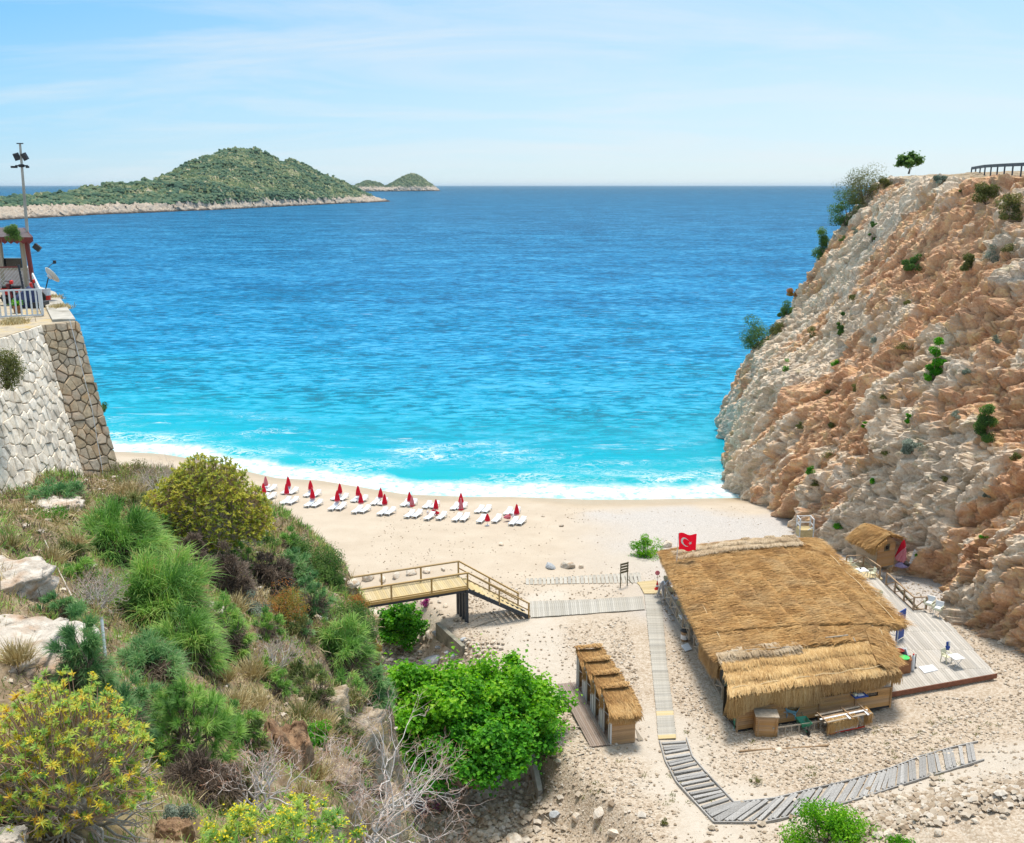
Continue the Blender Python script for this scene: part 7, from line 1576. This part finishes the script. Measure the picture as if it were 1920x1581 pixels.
leaf_clump('wall_shrub', 'yellow-green shrub growing out of the white wall at the left edge', 'shrub', WY(8, 692, 30.8), (.75, .6, .85), 'olive', 26, 170, .06)
leaf_clump('climbing_plant', 'bushy plant spilling over the kiosk roof', 'plant', WY(25, 437, 46.9), (.5, .4, .55), 'mastic', 18, 120, .07)
leaf_clump('wall_shrub', 'small dark shrub on the seaward side of the brown wall', 'shrub', WY(188, 765, 39.5), (.28, .3, .5), 'mastic', 12, 120, .06)
for x_, y_, Y_, lb_ in ((28, 606, 36.6, 'dry yellow grass in front of the metal railing'), (112, 578, 41, 'dry grass strip between railing and coping'), (95, 553, 44.5, 'greenish grass at the foot of the white bucket')):
    p_ = WY(x_, y_, Y_); p_.z = TZ; t_ = thing('dry_grass_tuft', lb_, 'grass', p_); r = new_rng(); n = 900; P = r.normal(0, .13, (n, 3)) * [1.2, 1.8, 0]
    for nm_, k in (('leaf_blades', 450), ('dry_stalks', 450)): vmesh(nm_, [blades(P[:k] + r.normal(0, .1, (k, 3)) * [1, 1, 0], np.tile([0, 0, 1.], (k, 1)) + r.normal(0, .5, (k, 3)), r.uniform(.1, .35, k), np.full(k, .022), np.full(k, .4), r.random(k))], L_['straw'], t_)
pp = WY(33, 585, 39.6); pp.z = TZ; pt = thing('potted_plant', 'small green plant in a rusty pot behind the railing', 'plant', pp); MB().lathe([(.12, 0), (.17, .3), (.15, .3)], n=12).build('pot', M['rust'], pt); r = new_rng(); P = np.tile([0, 0, .3], (90, 1)); vmesh('foliage', [blades(P, hemi(90, r, .3, 1), r.uniform(.25, .5, 90), np.full(90, .05), np.full(90, .5), r.uniform(0, 1, 90))], L_['bright'], pt)
# ---- trees of the gully and the beach
tree('big bright green leafy tree filling the gully left of the cabins, right half', 945, 1335, 235, 235, 'treelight', 150, 190, .27, base=Vector((-.6, 53.2, 1.2)), lob=.21)
tree('big light green leafy tree in the gully, left half next to the slope', 810, 1340, 250, 225, 'treelight', 150, 190, .27, base=Vector((-4.6, 51.6, 1.2)), lob=.21)
tree('low bright green tree hanging over the stones in front of the big tree', 870, 1400, 300, 170, 'bright', 130, 180, .25, base=Vector((-2.9, 49.8, 1.0)), lob=.19)
tree('darker green tree standing under the footbridge', 752, 1180, 96, 135, 'bright', 70, 130, .24, base=hit(752, 1225, ('beach',))[0], lob=.24)
leaf_shrub('light green leafy bush standing alone beside the flag', 1212, 1030, 62, 58, 'treelight', 20, 150, .16, objs=('beach',), lob=.36)
leaf_shrub('bright green bush rising at the bottom edge right of centre', 1555, 1560, 155, 110, 'treelight', 34, 230, .15, objs=('beach',), lob=.30)
leaf_shrub('small bright green sprig at the bottom right', 1690, 1578, 60, 30, 'treelight', 10, 100, .12, objs=('beach',))
leaf_shrub('pink-flowering oleander by the bridge pillars', 798, 1133, 22, 22, 'magenta', 8, 60, .12, objs=('beach',))
leaf_shrub('magenta-flowering plant behind the bare shrub', 800, 1500, 60, 60, 'magenta', 10, 60, .10, objs=('beach', 'hillside'))
# ---- plants of the cliff
CL = ('cliff',)
tree('small windswept tree on the clifftop skyline', 1706, 305, 50, 42, 'mastic', 34, 90, .36, base=WY(1704, 322, 136), lob=.30)
BIG = [('light green bush high on the seaward edge of the cliff', 1612, 362, 70, 58, 'olive', 26), ('dark green bush just below the light one on the cliff edge', 1580, 400, 46, 56, 'mastic', 20), ('small olive shrub below the clifftop tree', 1660, 349, 24, 24, 'olive', 10),
       ('dark upright bush midway down the seaward edge of the cliff', 1533, 466, 28, 54, 'mastic', 16), ('green bush low on the seaward edge of the cliff', 1466, 577, 24, 30, 'mastic', 10), ('reddish shrub above the low green bush on the cliff edge', 1489, 550, 18, 18, 'orange', 8),
       ('dense dark green bush at the lowest shoulder of the cliff edge', 1421, 640, 52, 54, 'mastic', 24), ('brownish shrub beside the dense bush on the cliff shoulder', 1456, 622, 30, 24, 'olive', 10), ('narrow green creeper in a cleft of the upper cliff', 1636, 440, 13, 44, 'mastic', 10),
       ('round grey-green bush in the middle of the red rock', 1712, 499, 27, 27, 'mastic', 10), ('olive cushion near the top right of the cliff', 1850, 374, 42, 34, 'olive', 14), ('brown-olive bush at the right edge of the cliff', 1894, 398, 40, 46, 'olive', 14),
       ('grey-leaved cushion below the clifftop', 1765, 339, 20, 15, 'greygreen', 8), ('bright green bush hanging in the middle of the cliff', 1752, 694, 28, 74, 'bright', 18), ('long dark green shrub in a cleft above the deck', 1848, 812, 36, 58, 'mastic', 16),
       ('yellow-green bush among the orange rock', 1820, 498, 26, 30, 'olive', 10), ('grey-olive thicket on the lower cliff', 1711, 843, 32, 26, 'greygreen', 10), ('slim green shrub on the lower seaward face', 1575, 624, 14, 36, 'mastic', 8)]
for lb, x, y, w, h, m_, k in BIG: leaf_shrub(lb, x, y, w, h, m_, k, 240, .20, objs=CL, name='cliff_shrub', dy=.15, lob=.40)
CLIFF_A = [(b[1], b[2], 'the ' + nm) for b, nm in zip(BIG, ('light green bush on the cliff edge', 'dark green bush on the cliff edge', 'olive shrub below the clifftop tree', 'upright dark bush on the cliff edge', 'low green bush on the cliff edge', 'reddish cliff shrub', 'dense dark bush on the cliff shoulder', 'brownish shrub on the cliff shoulder', 'narrow creeper in the cleft', 'round bush in the red rock', 'olive cushion near the clifftop', 'brown-olive bush at the right edge', 'grey-leaved cushion below the clifftop', 'hanging bright green cliff bush', 'long dark shrub above the deck', 'yellow-green bush in orange rock', 'grey-olive thicket', 'slim shrub on the seaward face'))] + [(1640, 1000, 'the small thatched hut'), (1510, 990, 'the white platform steps'), (1900, 310, 'the road guard rail')]
for x, y, w, h, m_ in ((1803, 358, 9, 8, 'mastic'), (1857, 486, 22, 30, 'greygreen'), (1520, 627, 20, 26, 'olive'), (1704, 650, 30, 18, 'olive'), (1604, 436, 14, 14, 'greygreen'), (1579, 449, 12, 12, 'mastic'), (1476, 692, 13, 22, 'bright'), (1566, 683, 12, 10, 'bright'), (1520, 886, 16, 20, 'bright'), (1530, 908, 16, 12, 'olive'), (1551, 856, 22, 18, 'olive'),
                        (1702, 789, 11, 18, 'bright'), (1571, 991, 17, 12, 'bright'), (1845, 1009, 12, 20, 'bright'), (1636, 903, 11, 10, 'bright'), (1719, 1040, 9, 9, 'bright'), (1603, 733, 14, 14, 'olive'), (1556, 735, 12, 12, 'olive'), (1660, 745, 16, 10, 'olive'), (1790, 780, 14, 14, 'greygreen'), (1890, 470, 24, 20, 'olive'), (1770, 900, 16, 12, 'olive'), (1810, 700, 14, 12, 'greygreen'), (1640, 640, 12, 10, 'greygreen'), (1700, 570, 12, 10, 'olive'), (1870, 640, 18, 14, 'greygreen'), (1905, 860, 20, 14, 'olive'), (1600, 560, 14, 9, 'olive'), (1500, 800, 12, 10, 'olive'), (1560, 800, 14, 10, 'olive'), (1660, 850, 14, 10, 'olive'), (1850, 930, 14, 10, 'greygreen'), (1620, 800, 10, 10, 'bright')):
    leaf_shrub(near_label({'bright': 'small bright green tuft', 'mastic': 'small dark green tuft', 'olive': 'small olive tuft', 'greygreen': 'small grey-green tuft'}[m_], x, y, CLIFF_A), x, y, w, h, m_, 6, 80, .15, objs=CL, name='cliff_tuft', dy=.1, lob=.5, group='small tufts on the cliff face', stems=4)
grass_tuft('greenish plant on the clifftop skyline', 1779, 308, 16, 12, 'greygreen', 60, objs=CL, wd=.05)
# ================================================================== LOOSE STONE, UNDERGROWTH, SMALL THINGS
def stone_mat(name, stops):
    m, t = new_mat(name); g = NT(t); c_ = g.mix(g.math('MULTIPLY', g.noise(g.pos(), 9, 4), .35), g.ramp(g.attr('tint'), stops), C(.30, .22, .15))
    b = g.n('ShaderNodeBsdfPrincipled', {'Base Color': c_, 'Roughness': .9, 'Specular IOR Level': .2, 'Normal': g.bump(g.noise(g.pos(), 25, 4), .4, .02)}); t.links.new(b.outputs[0], g.n('ShaderNodeOutputMaterial').inputs[0]); return m
M_GRAV = stone_mat('gravel_stone', [(0, C(.31, .235, .165)), (.3, C(.45, .365, .275)), (.65, C(.55, .475, .385)), (1, C(.66, .61, .545))])
OCT = np.array([(1, 0, 0), (-1, 0, 0), (0, 1, 0), (0, -1, 0), (0, 0, 1), (0, 0, -1), (.6, .6, .55), (-.6, .6, .5), (-.6, -.6, .55), (.6, -.6, .5)], float)
OCF = np.array([(4, 0, 6), (4, 6, 2), (0, 2, 6), (4, 2, 7), (4, 7, 1), (2, 1, 7), (4, 1, 8), (4, 8, 3), (1, 3, 8), (4, 3, 9), (4, 9, 0), (3, 0, 9), (5, 2, 0), (5, 1, 2), (5, 3, 1), (5, 0, 3)])
def stones(name, X, Y, size, mat, seed, sink=.15, squash=.7):
    r = np.random.default_rng(seed); n = len(X); Z = land(X, Y); V = OCT[None] * (1 + r.uniform(-.3, .3, (n, 10, 1))) * size[:, None, None]; V[:, :, 2] *= squash
    a = r.uniform(0, 6.3, n)[:, None]; x, y = V[:, :, 0] * np.cos(a) - V[:, :, 1] * np.sin(a), V[:, :, 0] * np.sin(a) + V[:, :, 1] * np.cos(a)
    W_ = np.stack([x + X[:, None], y + Y[:, None], V[:, :, 2] + (Z + size * (squash * .8 - sink))[:, None]], 2).reshape(-1, 3)
    Fc = (OCF[None] + (np.arange(n) * 10)[:, None, None]).reshape(-1, 3)
    return tag(link(name, np_mesh(name, W_, [Fc], dict(tint=np.repeat(r.random(n), 10)), smooth=False), mat), kind='stuff')
r = np.random.default_rng(77)
def keep_off(X, Y):
    """not under the walkways, decks and huts"""
    k = np.ones(len(X), bool)
    for pl, w in (([(9.4, 53), (9.6, 60), (10.2, 72), (10.4, 78)], 1.0), ([(1.2, 70), (10, 73)], 1.2)): k &= seg_dist(X, Y, pl)[0] > w
    k &= ~((X > 12.6) & (X < 26) & (Y > 55.5) & (Y < 80)); k &= ~((X > 24) & (X < 33) & (Y > 58.5) & (Y < 77)); k &= ~((X > 4.2) & (X < 7.3) & (Y > 52.6) & (Y < 60))
    pth = [((a.x + b.x) / 2, (a.y + b.y) / 2) for a, b in zip(OUT, INN)]; k &= (seg_dist(X, Y, pth)[0] > .85) | (r.random(len(X)) < .25)
    return k
n = 62000; X = r.uniform(-4, 40, n); Y = 41 + (r.random(n) ** 1.25) * 42
tr = np.full(n, 99.)
for pl in TRACK: tr = np.minimum(tr, seg_dist(X, Y, pl)[0])
dens = (.55 + .9 * fbm(np.stack([X, Y, X * 0], 1), .16, 4, s=301)) * sstep(1.0, 4.0, tr) + .12; dens *= sstep(84, 74, Y)
k = (r.random(n) < dens) & keep_off(X, Y); X, Y = X[k], Y[k]
stones('gravel', X, Y, .028 + .085 * r.random(len(X)) ** 2.8, M_GRAV, 78)
n = 3000; X = r.uniform(-14, 26, n); Y = r.uniform(82, 108, n); k = (shore_y(X) - Y > 6) & (r.random(n) < .25 + .8 * (fbm(np.stack([X, Y, X * 0], 1), .12, 3, s=305) > .1)); stones('beach_pebbles', X[k], Y[k], .02 + .06 * r.random(k.sum()) ** 3, M_GRAV, 79)
# gully floor and the rubble heaps
n = 5200; t_ = r.random(n); i = np.minimum((t_ * (len(RAVINE) - 2)).astype(int), len(RAVINE) - 3); f = t_ * (len(RAVINE) - 2) - i; RV = np.array(RAVINE)
X = RV[i, 0] * (1 - f) + RV[i + 1, 0] * f + r.normal(0, 2.2, n); Y = RV[i, 1] * (1 - f) + RV[i + 1, 1] * f + r.normal(0, .6, n); k = Y > 41; stones('gully_rubble', X[k], Y[k], .05 + .22 * r.random(k.sum()) ** 2.2, M_GRAV, 80)
n = 4200; X = r.normal(24, 5.0, n); Y = r.normal(41.8, 2.0, n); k = (Y > 39.5) & keep_off(X, Y); stones('rubble_heap', X[k], Y[k], .05 + .20 * r.random(k.sum()) ** 2.2, M_GRAV, 81)
M_SLST = stone_mat('slope_stone', [(0, C(.22, .15, .09)), (.35, C(.40, .31, .22)), (.7, C(.56, .48, .39)), (1, C(.70, .64, .57))])
n = 9000; X = r.uniform(-16.5, -1.5, n); Y = 5 + r.random(n) * 36; k = (hill_mask(X, Y) > .55) & (fbm(np.stack([X, Y, X * 0], 1), .5, 3, s=311) > -.15); X, Y = X[k], Y[k]; stones('slope_stones', X, Y, (.012 + .05 * r.random(len(X)) ** 2.5) * (.45 + Y / 22), M_SLST, 82)
# undergrowth: dry grass, low green herbs, dead litter
def ground_pts(n, seed, lo=-1, hi=9, sc_=.55, xr=(-16.5, -1.8), yr=(5, 42)):
    r = np.random.default_rng(seed); X = r.uniform(*xr, n); Y = r.uniform(*yr, n); q = fbm(np.stack([X, Y, X * 0], 1), sc_, 3, s=seed); k = (hill_mask(X, Y) > .25) & (q > lo) & (q < hi); X, Y = X[k], Y[k]; return np.stack([X, Y, land(X, Y)], 1), r
def strew(name, mat, n, seed, L, wd, lo, spread, per=5, tint=(0, 1), droop=.5):
    P, r = ground_pts(n, seed, lo); m = len(P) * per; Q = np.repeat(P, per, 0) + r.normal(0, .05, (m, 3)) * [1, 1, .15]; sc_ = .5 + Q[:, 1] / 32
    tag(vmesh(name, [blades(Q, np.tile([0, 0, 1.], (m, 1)) + r.normal(0, spread, (m, 3)), r.uniform(*L, m) * sc_, wd * (.4 + Q[:, 1] / 14), r.uniform(.1, droop, m), np.clip(np.repeat(r.uniform(*tint, len(P)), per) + r.normal(0, .15, m), 0, 1))], L_[mat], None), kind='stuff')
strew('dry_grass', 'straw', 7000, 401, (.10, .34), .007, -.25, .45, 6)
strew('low_grass', 'needle_olive', 6500, 402, (.08, .26), .008, -.05, .55, 6, (.1, .9))
strew('dead_litter', 'deadneedle', 7000, 403, (.10, .35), .008, -.2, 1.1, 5)
strew('green_undergrowth', 'needle', 9000, 404, (.10, .30), .009, -.1, .6, 8, (.1, .9))
P, r2 = ground_pts(5200, 405, -.05); m = len(P) * 9; Q = np.repeat(P, 9, 0) + r2.normal(0, .07, (m, 3)) + [0, 0, .06]
tag(vmesh('ground_cover', [leaves(Q, r2.normal(0, .5, (m, 3)) + [0, 0, 1.], (.03 + .03 * r2.random(m)) * (.5 + Q[:, 1] / 25), np.clip(np.repeat(r2.random(len(P)), 9) + r2.normal(0, .15, m), 0, 1), r2)], L_['olive'], None), kind='stuff')
# weeds on the gravel
n = 260; X = r.uniform(3, 34, n); Y = r.uniform(42, 56, n); k = keep_off(X, Y) & (fbm(np.stack([X, Y, X * 0], 1), .3, 3, s=321) > .08); X, Y = X[k], Y[k]; m = len(X) * 26; Q = np.repeat(np.stack([X, Y, land(X, Y)], 1), 26, 0) + r.normal(0, .13, (m, 3)) * [1, 1, .1]
tag(vmesh('weeds', [blades(Q, np.tile([0, 0, 1.], (m, 1)) + r.normal(0, .6, (m, 3)), r.uniform(.06, .2, m), np.full(m, .03), np.full(m, .3), r.random(m))], L_['olive'], None), kind='stuff')
for x, y, w, h, nm in ((1416, 1463, 24, 26, 'small green weed in the bend of the sleeper path'), (1245, 1543, 16, 14, 'small dark weed at the bottom edge left of the sleeper path'), (1420, 1320, 14, 10, 'weed near the long pole before the hut')): leaf_shrub(nm, x, y, w, h, 'olive', 6, 60, .07, objs=('beach',), name='weed', cat='plant', stems=4)
# boulders one can pick out
BO = [(1352, 1472, 14, 'round pale boulder inside the bend of the sleeper path', 'rock'), (1746, 1454, 18, 'tan boulder against the outer edge of the sleeper path', 'rock'), (1556, 1520, 16, 'pale stone touching the sleeper path edging beside the green bush', 'rock'), (1460, 1407, 16, 'white stone on the long pole before the hut', 'rock'),
      (1123, 1523, 32, 'yellowish block at the bottom of the gravel slope', 'rock'), (1040, 1525, 24, 'grey stone on the gully rim at the bottom', 'grey_rock'), (912, 1487, 28, 'round brown boulder in the gully under the tree', 'rock'), (930, 1455, 30, 'grey boulder in the shade of the big tree', 'grey_rock'), (965, 1575, 46, 'large whitish stone at the bottom edge of the gully', 'rock'), (905, 1560, 26, 'reddish stone at the bottom of the gully', 'rock'), (1022, 1397, 18, 'beige boulder at the right foot of the big tree', 'rock'), (1080, 1530, 22, 'pale stone on the slope left of the yellowish block', 'rock'), (1150, 1560, 34, 'long pale slab at the bottom edge of the gravel', 'rock'),
      (812, 1236, 38, 'large bluish grey boulder in the gully below the concrete wall', 'grey_rock'), (822, 1213, 16, 'grey stone leaning under the concrete wall', 'grey_rock'), (838, 1222, 18, 'second grey stone under the concrete wall, nearer the pile', 'grey_rock'), (850, 1230, 14, 'grey block between the concrete wall and the stone pile', 'grey_rock'), (803, 1188, 22, 'buff boulder at the far end of the concrete wall', 'rock'), (795, 1196, 16, 'buff stone beside the tree under the footbridge', 'rock'), (817, 1185, 18, 'pale grey stone at the upper end of the concrete wall', 'grey_rock'), (868, 1198, 13, 'grey stone on top of the concrete wall end', 'grey_rock'),
      (660, 1092, 34, 'big whitish boulder behind the footbridge, leftmost', 'rock'), (690, 1082, 26, 'whitish boulder behind the left rail posts of the footbridge', 'rock'), (718, 1086, 20, 'flat whitish boulder behind the footbridge deck', 'rock'), (745, 1078, 18, 'brown topped boulder behind the footbridge', 'rock'), (772, 1072, 22, 'pale boulder behind the middle of the footbridge', 'rock'), (800, 1069, 20, 'pale boulder behind the footbridge towards the stairs', 'rock'), (830, 1066, 16, 'small boulder behind the top of the stairs', 'rock'), (705, 1148, 30, 'white boulder under the left end of the footbridge', 'rock'), (790, 1148, 16, 'pinkish boulder under the footbridge near the pillars', 'rock'), (835, 1135, 14, 'small stone under the footbridge beside the pillars', 'rock'),
      (1033, 1060, 24, 'grey boulder on the sand before the plank path, left of two', 'grey_rock'), (1064, 1058, 30, 'pale boulder on the sand before the plank path, right of two', 'rock'), (1090, 1062, 14, 'brown stone right of the two beach boulders', 'rock'), (940, 1020, 12, 'lone pale stone on the open sand right of the loungers', 'rock'), (1052, 985, 10, 'small stone on the sand near the waterline', 'rock'), (930, 921, 12, 'pale stone at the foam edge', 'rock'), (1018, 968, 7, 'tiny stone on the upper beach', 'rock'), (1250, 1020, 22, 'flat whitish rock patch behind the flag', 'rock'), (1541, 1023, 20, 'white rock at the cliff foot behind the roof', 'rock'), (1560, 1032, 16, 'pale rock at the cliff foot near the corner railing', 'rock'),
      (1690, 1500, 26, 'large pale rock on the rubble heap, upper left', 'rock'), (1720, 1520, 24, 'angular rock on the rubble heap, middle', 'rock'), (1665, 1560, 26, 'whitish rock at the lower left of the rubble heap', 'rock'), (1830, 1540, 18, 'orange-tinted rock on the rubble slope at bottom right', 'rock'), (1880, 1530, 16, 'pale rock at the bottom right corner', 'rock'), (1760, 1560, 22, 'pale rock at the bottom edge of the rubble heap', 'rock'), (1720, 1490, 16, 'small rock at the top of the rubble heap', 'rock')]
for x, y, d, lb, m_ in BO:
    h_ = hit(x, y + d * .2, ('beach', 'hillside'))
    if h_: put_rock('boulder', lb, h_[0] + Vector((0, 0, d / ppm(h_[0]) * .12)), d / ppm(h_[0]) * .58, mat=M[m_], cat='boulder', k=x)
ROWS = [((1690, 1394), (1838, 1340), 26, 'stones edging the far side of the gravel track at the right'), ((1700, 1425), (1915, 1412), 22, 'stones edging the near side of the gravel track at the right'), ((1510, 1538), (1640, 1492), 12, 'stones packed along the outer edging of the sleeper path')]
for (xa, ya), (xb, yb), n, g_ in ROWS:
    for i in range(n):
        f = (i + random.uniform(-.3, .3)) / n; x, y = xa + (xb - xa) * f, ya + (yb - ya) * f - 8 * math.sin(f * 3.1) + random.uniform(-2, 2); p = gpt(x, y, dz=.04); put_rock('edging_stone', {26: 'pale stone in the row along the far side of the gravel track', 22: 'pale stone in the row along the near side of the gravel track', 12: 'stone in the row along the outer edge of the sleeper path'}[n], p, random.uniform(.10, .20), g_, cat='stone')
# hoses, cables, sticks
def hose(name, label, cat, pts, rad, mat, objs=('beach', 'hillside'), dz=.03):
    P = [];
    for x, y in pts:
        h_ = hit(x, y, objs)
        if h_: P.append(h_[0] + Vector((0, 0, dz)))
    t = thing(name, label, cat, P[0]); Q = [along(P, i / 30) for i in range(31)]; k = max(1, int(.94 * 31)); MB(P[0]).tube(Q[:k], rad, 5).build('line', mat, t); MB(P[0]).tube(Q[k - 1:], rad * 1.25, 5).build('end_piece', mat, t)
hose('black_hose', 'black hose curving from the big tree to the cabin platform', 'hose', [(1000, 1410), (1030, 1422), (1065, 1424), (1095, 1415)], .03, M['cable'])
hose('pale_hose', 'pale thin hose hanging over the gully wall', 'hose', [(998, 1420), (990, 1450), (997, 1490), (1015, 1525), (1045, 1550)], .025, M['pale_hose'])
hose('dry_branch', 'long pale dry branch lying across the upper slope', 'branch', [(115, 963), (180, 958), (240, 966), (290, 970)], .018, M['pale_rail'], ('hillside',), .12)
hose('thin_cable', 'thin pale cable running down the left of the slope', 'cable', [(85, 1020), (110, 1075), (135, 1125)], .010, M['pale_hose'], ('hillside',), .08)
h0 = hit(205, 1310, ('hillside',))[0]; h1 = WY(190, 1157, h0.y + .4); ps = thing('white_stake', 'whitish thin stake leaning in the bushes on the left slope', 'stake', h0); MB(h0).tube([h0 - Vector((0, 0, .2)), h0.lerp(h1, .97)], .022, 7).build('shaft', M['grey_paint'], ps); MB(h0).tube([h0.lerp(h1, .97), h1], .024, 7).build('tip', M['concrete'], ps)
a, b = gpt(1000, 1420, dz=.1), gpt(1022, 1480, dz=.1); gw = thing('gully_wall', 'low concrete edge wall between the gully and the gravel', 'wall', a); MB(a).beam(a + Vector((-.3, 0, -.6)), b + Vector((-.3, 0, -.7)), .25, 1.5).build('wall_body', M['concrete'], gw); MB(a).beam(a + Vector((-.3, 0, .16)), b + Vector((-.3, 0, .06)), .29, .06).build('coping', M['concrete'], gw)
# ================================================================== AIR
hm, ht_ = new_mat('haze_air'); g = NT(ht_)
vp = g.n('ShaderNodeVolumePrincipled', {'Color': C(.74, .88, 1.0), 'Density': 1.5e-5, 'Anisotropy': .25}); ht_.links.new(vp.outputs[0], g.n('ShaderNodeOutputMaterial').inputs['Volume'])
hz_ = MB().box((0, 45000, 60), (200000, 100000, 150)).build('haze', hm); tag(hz_, kind='stuff')
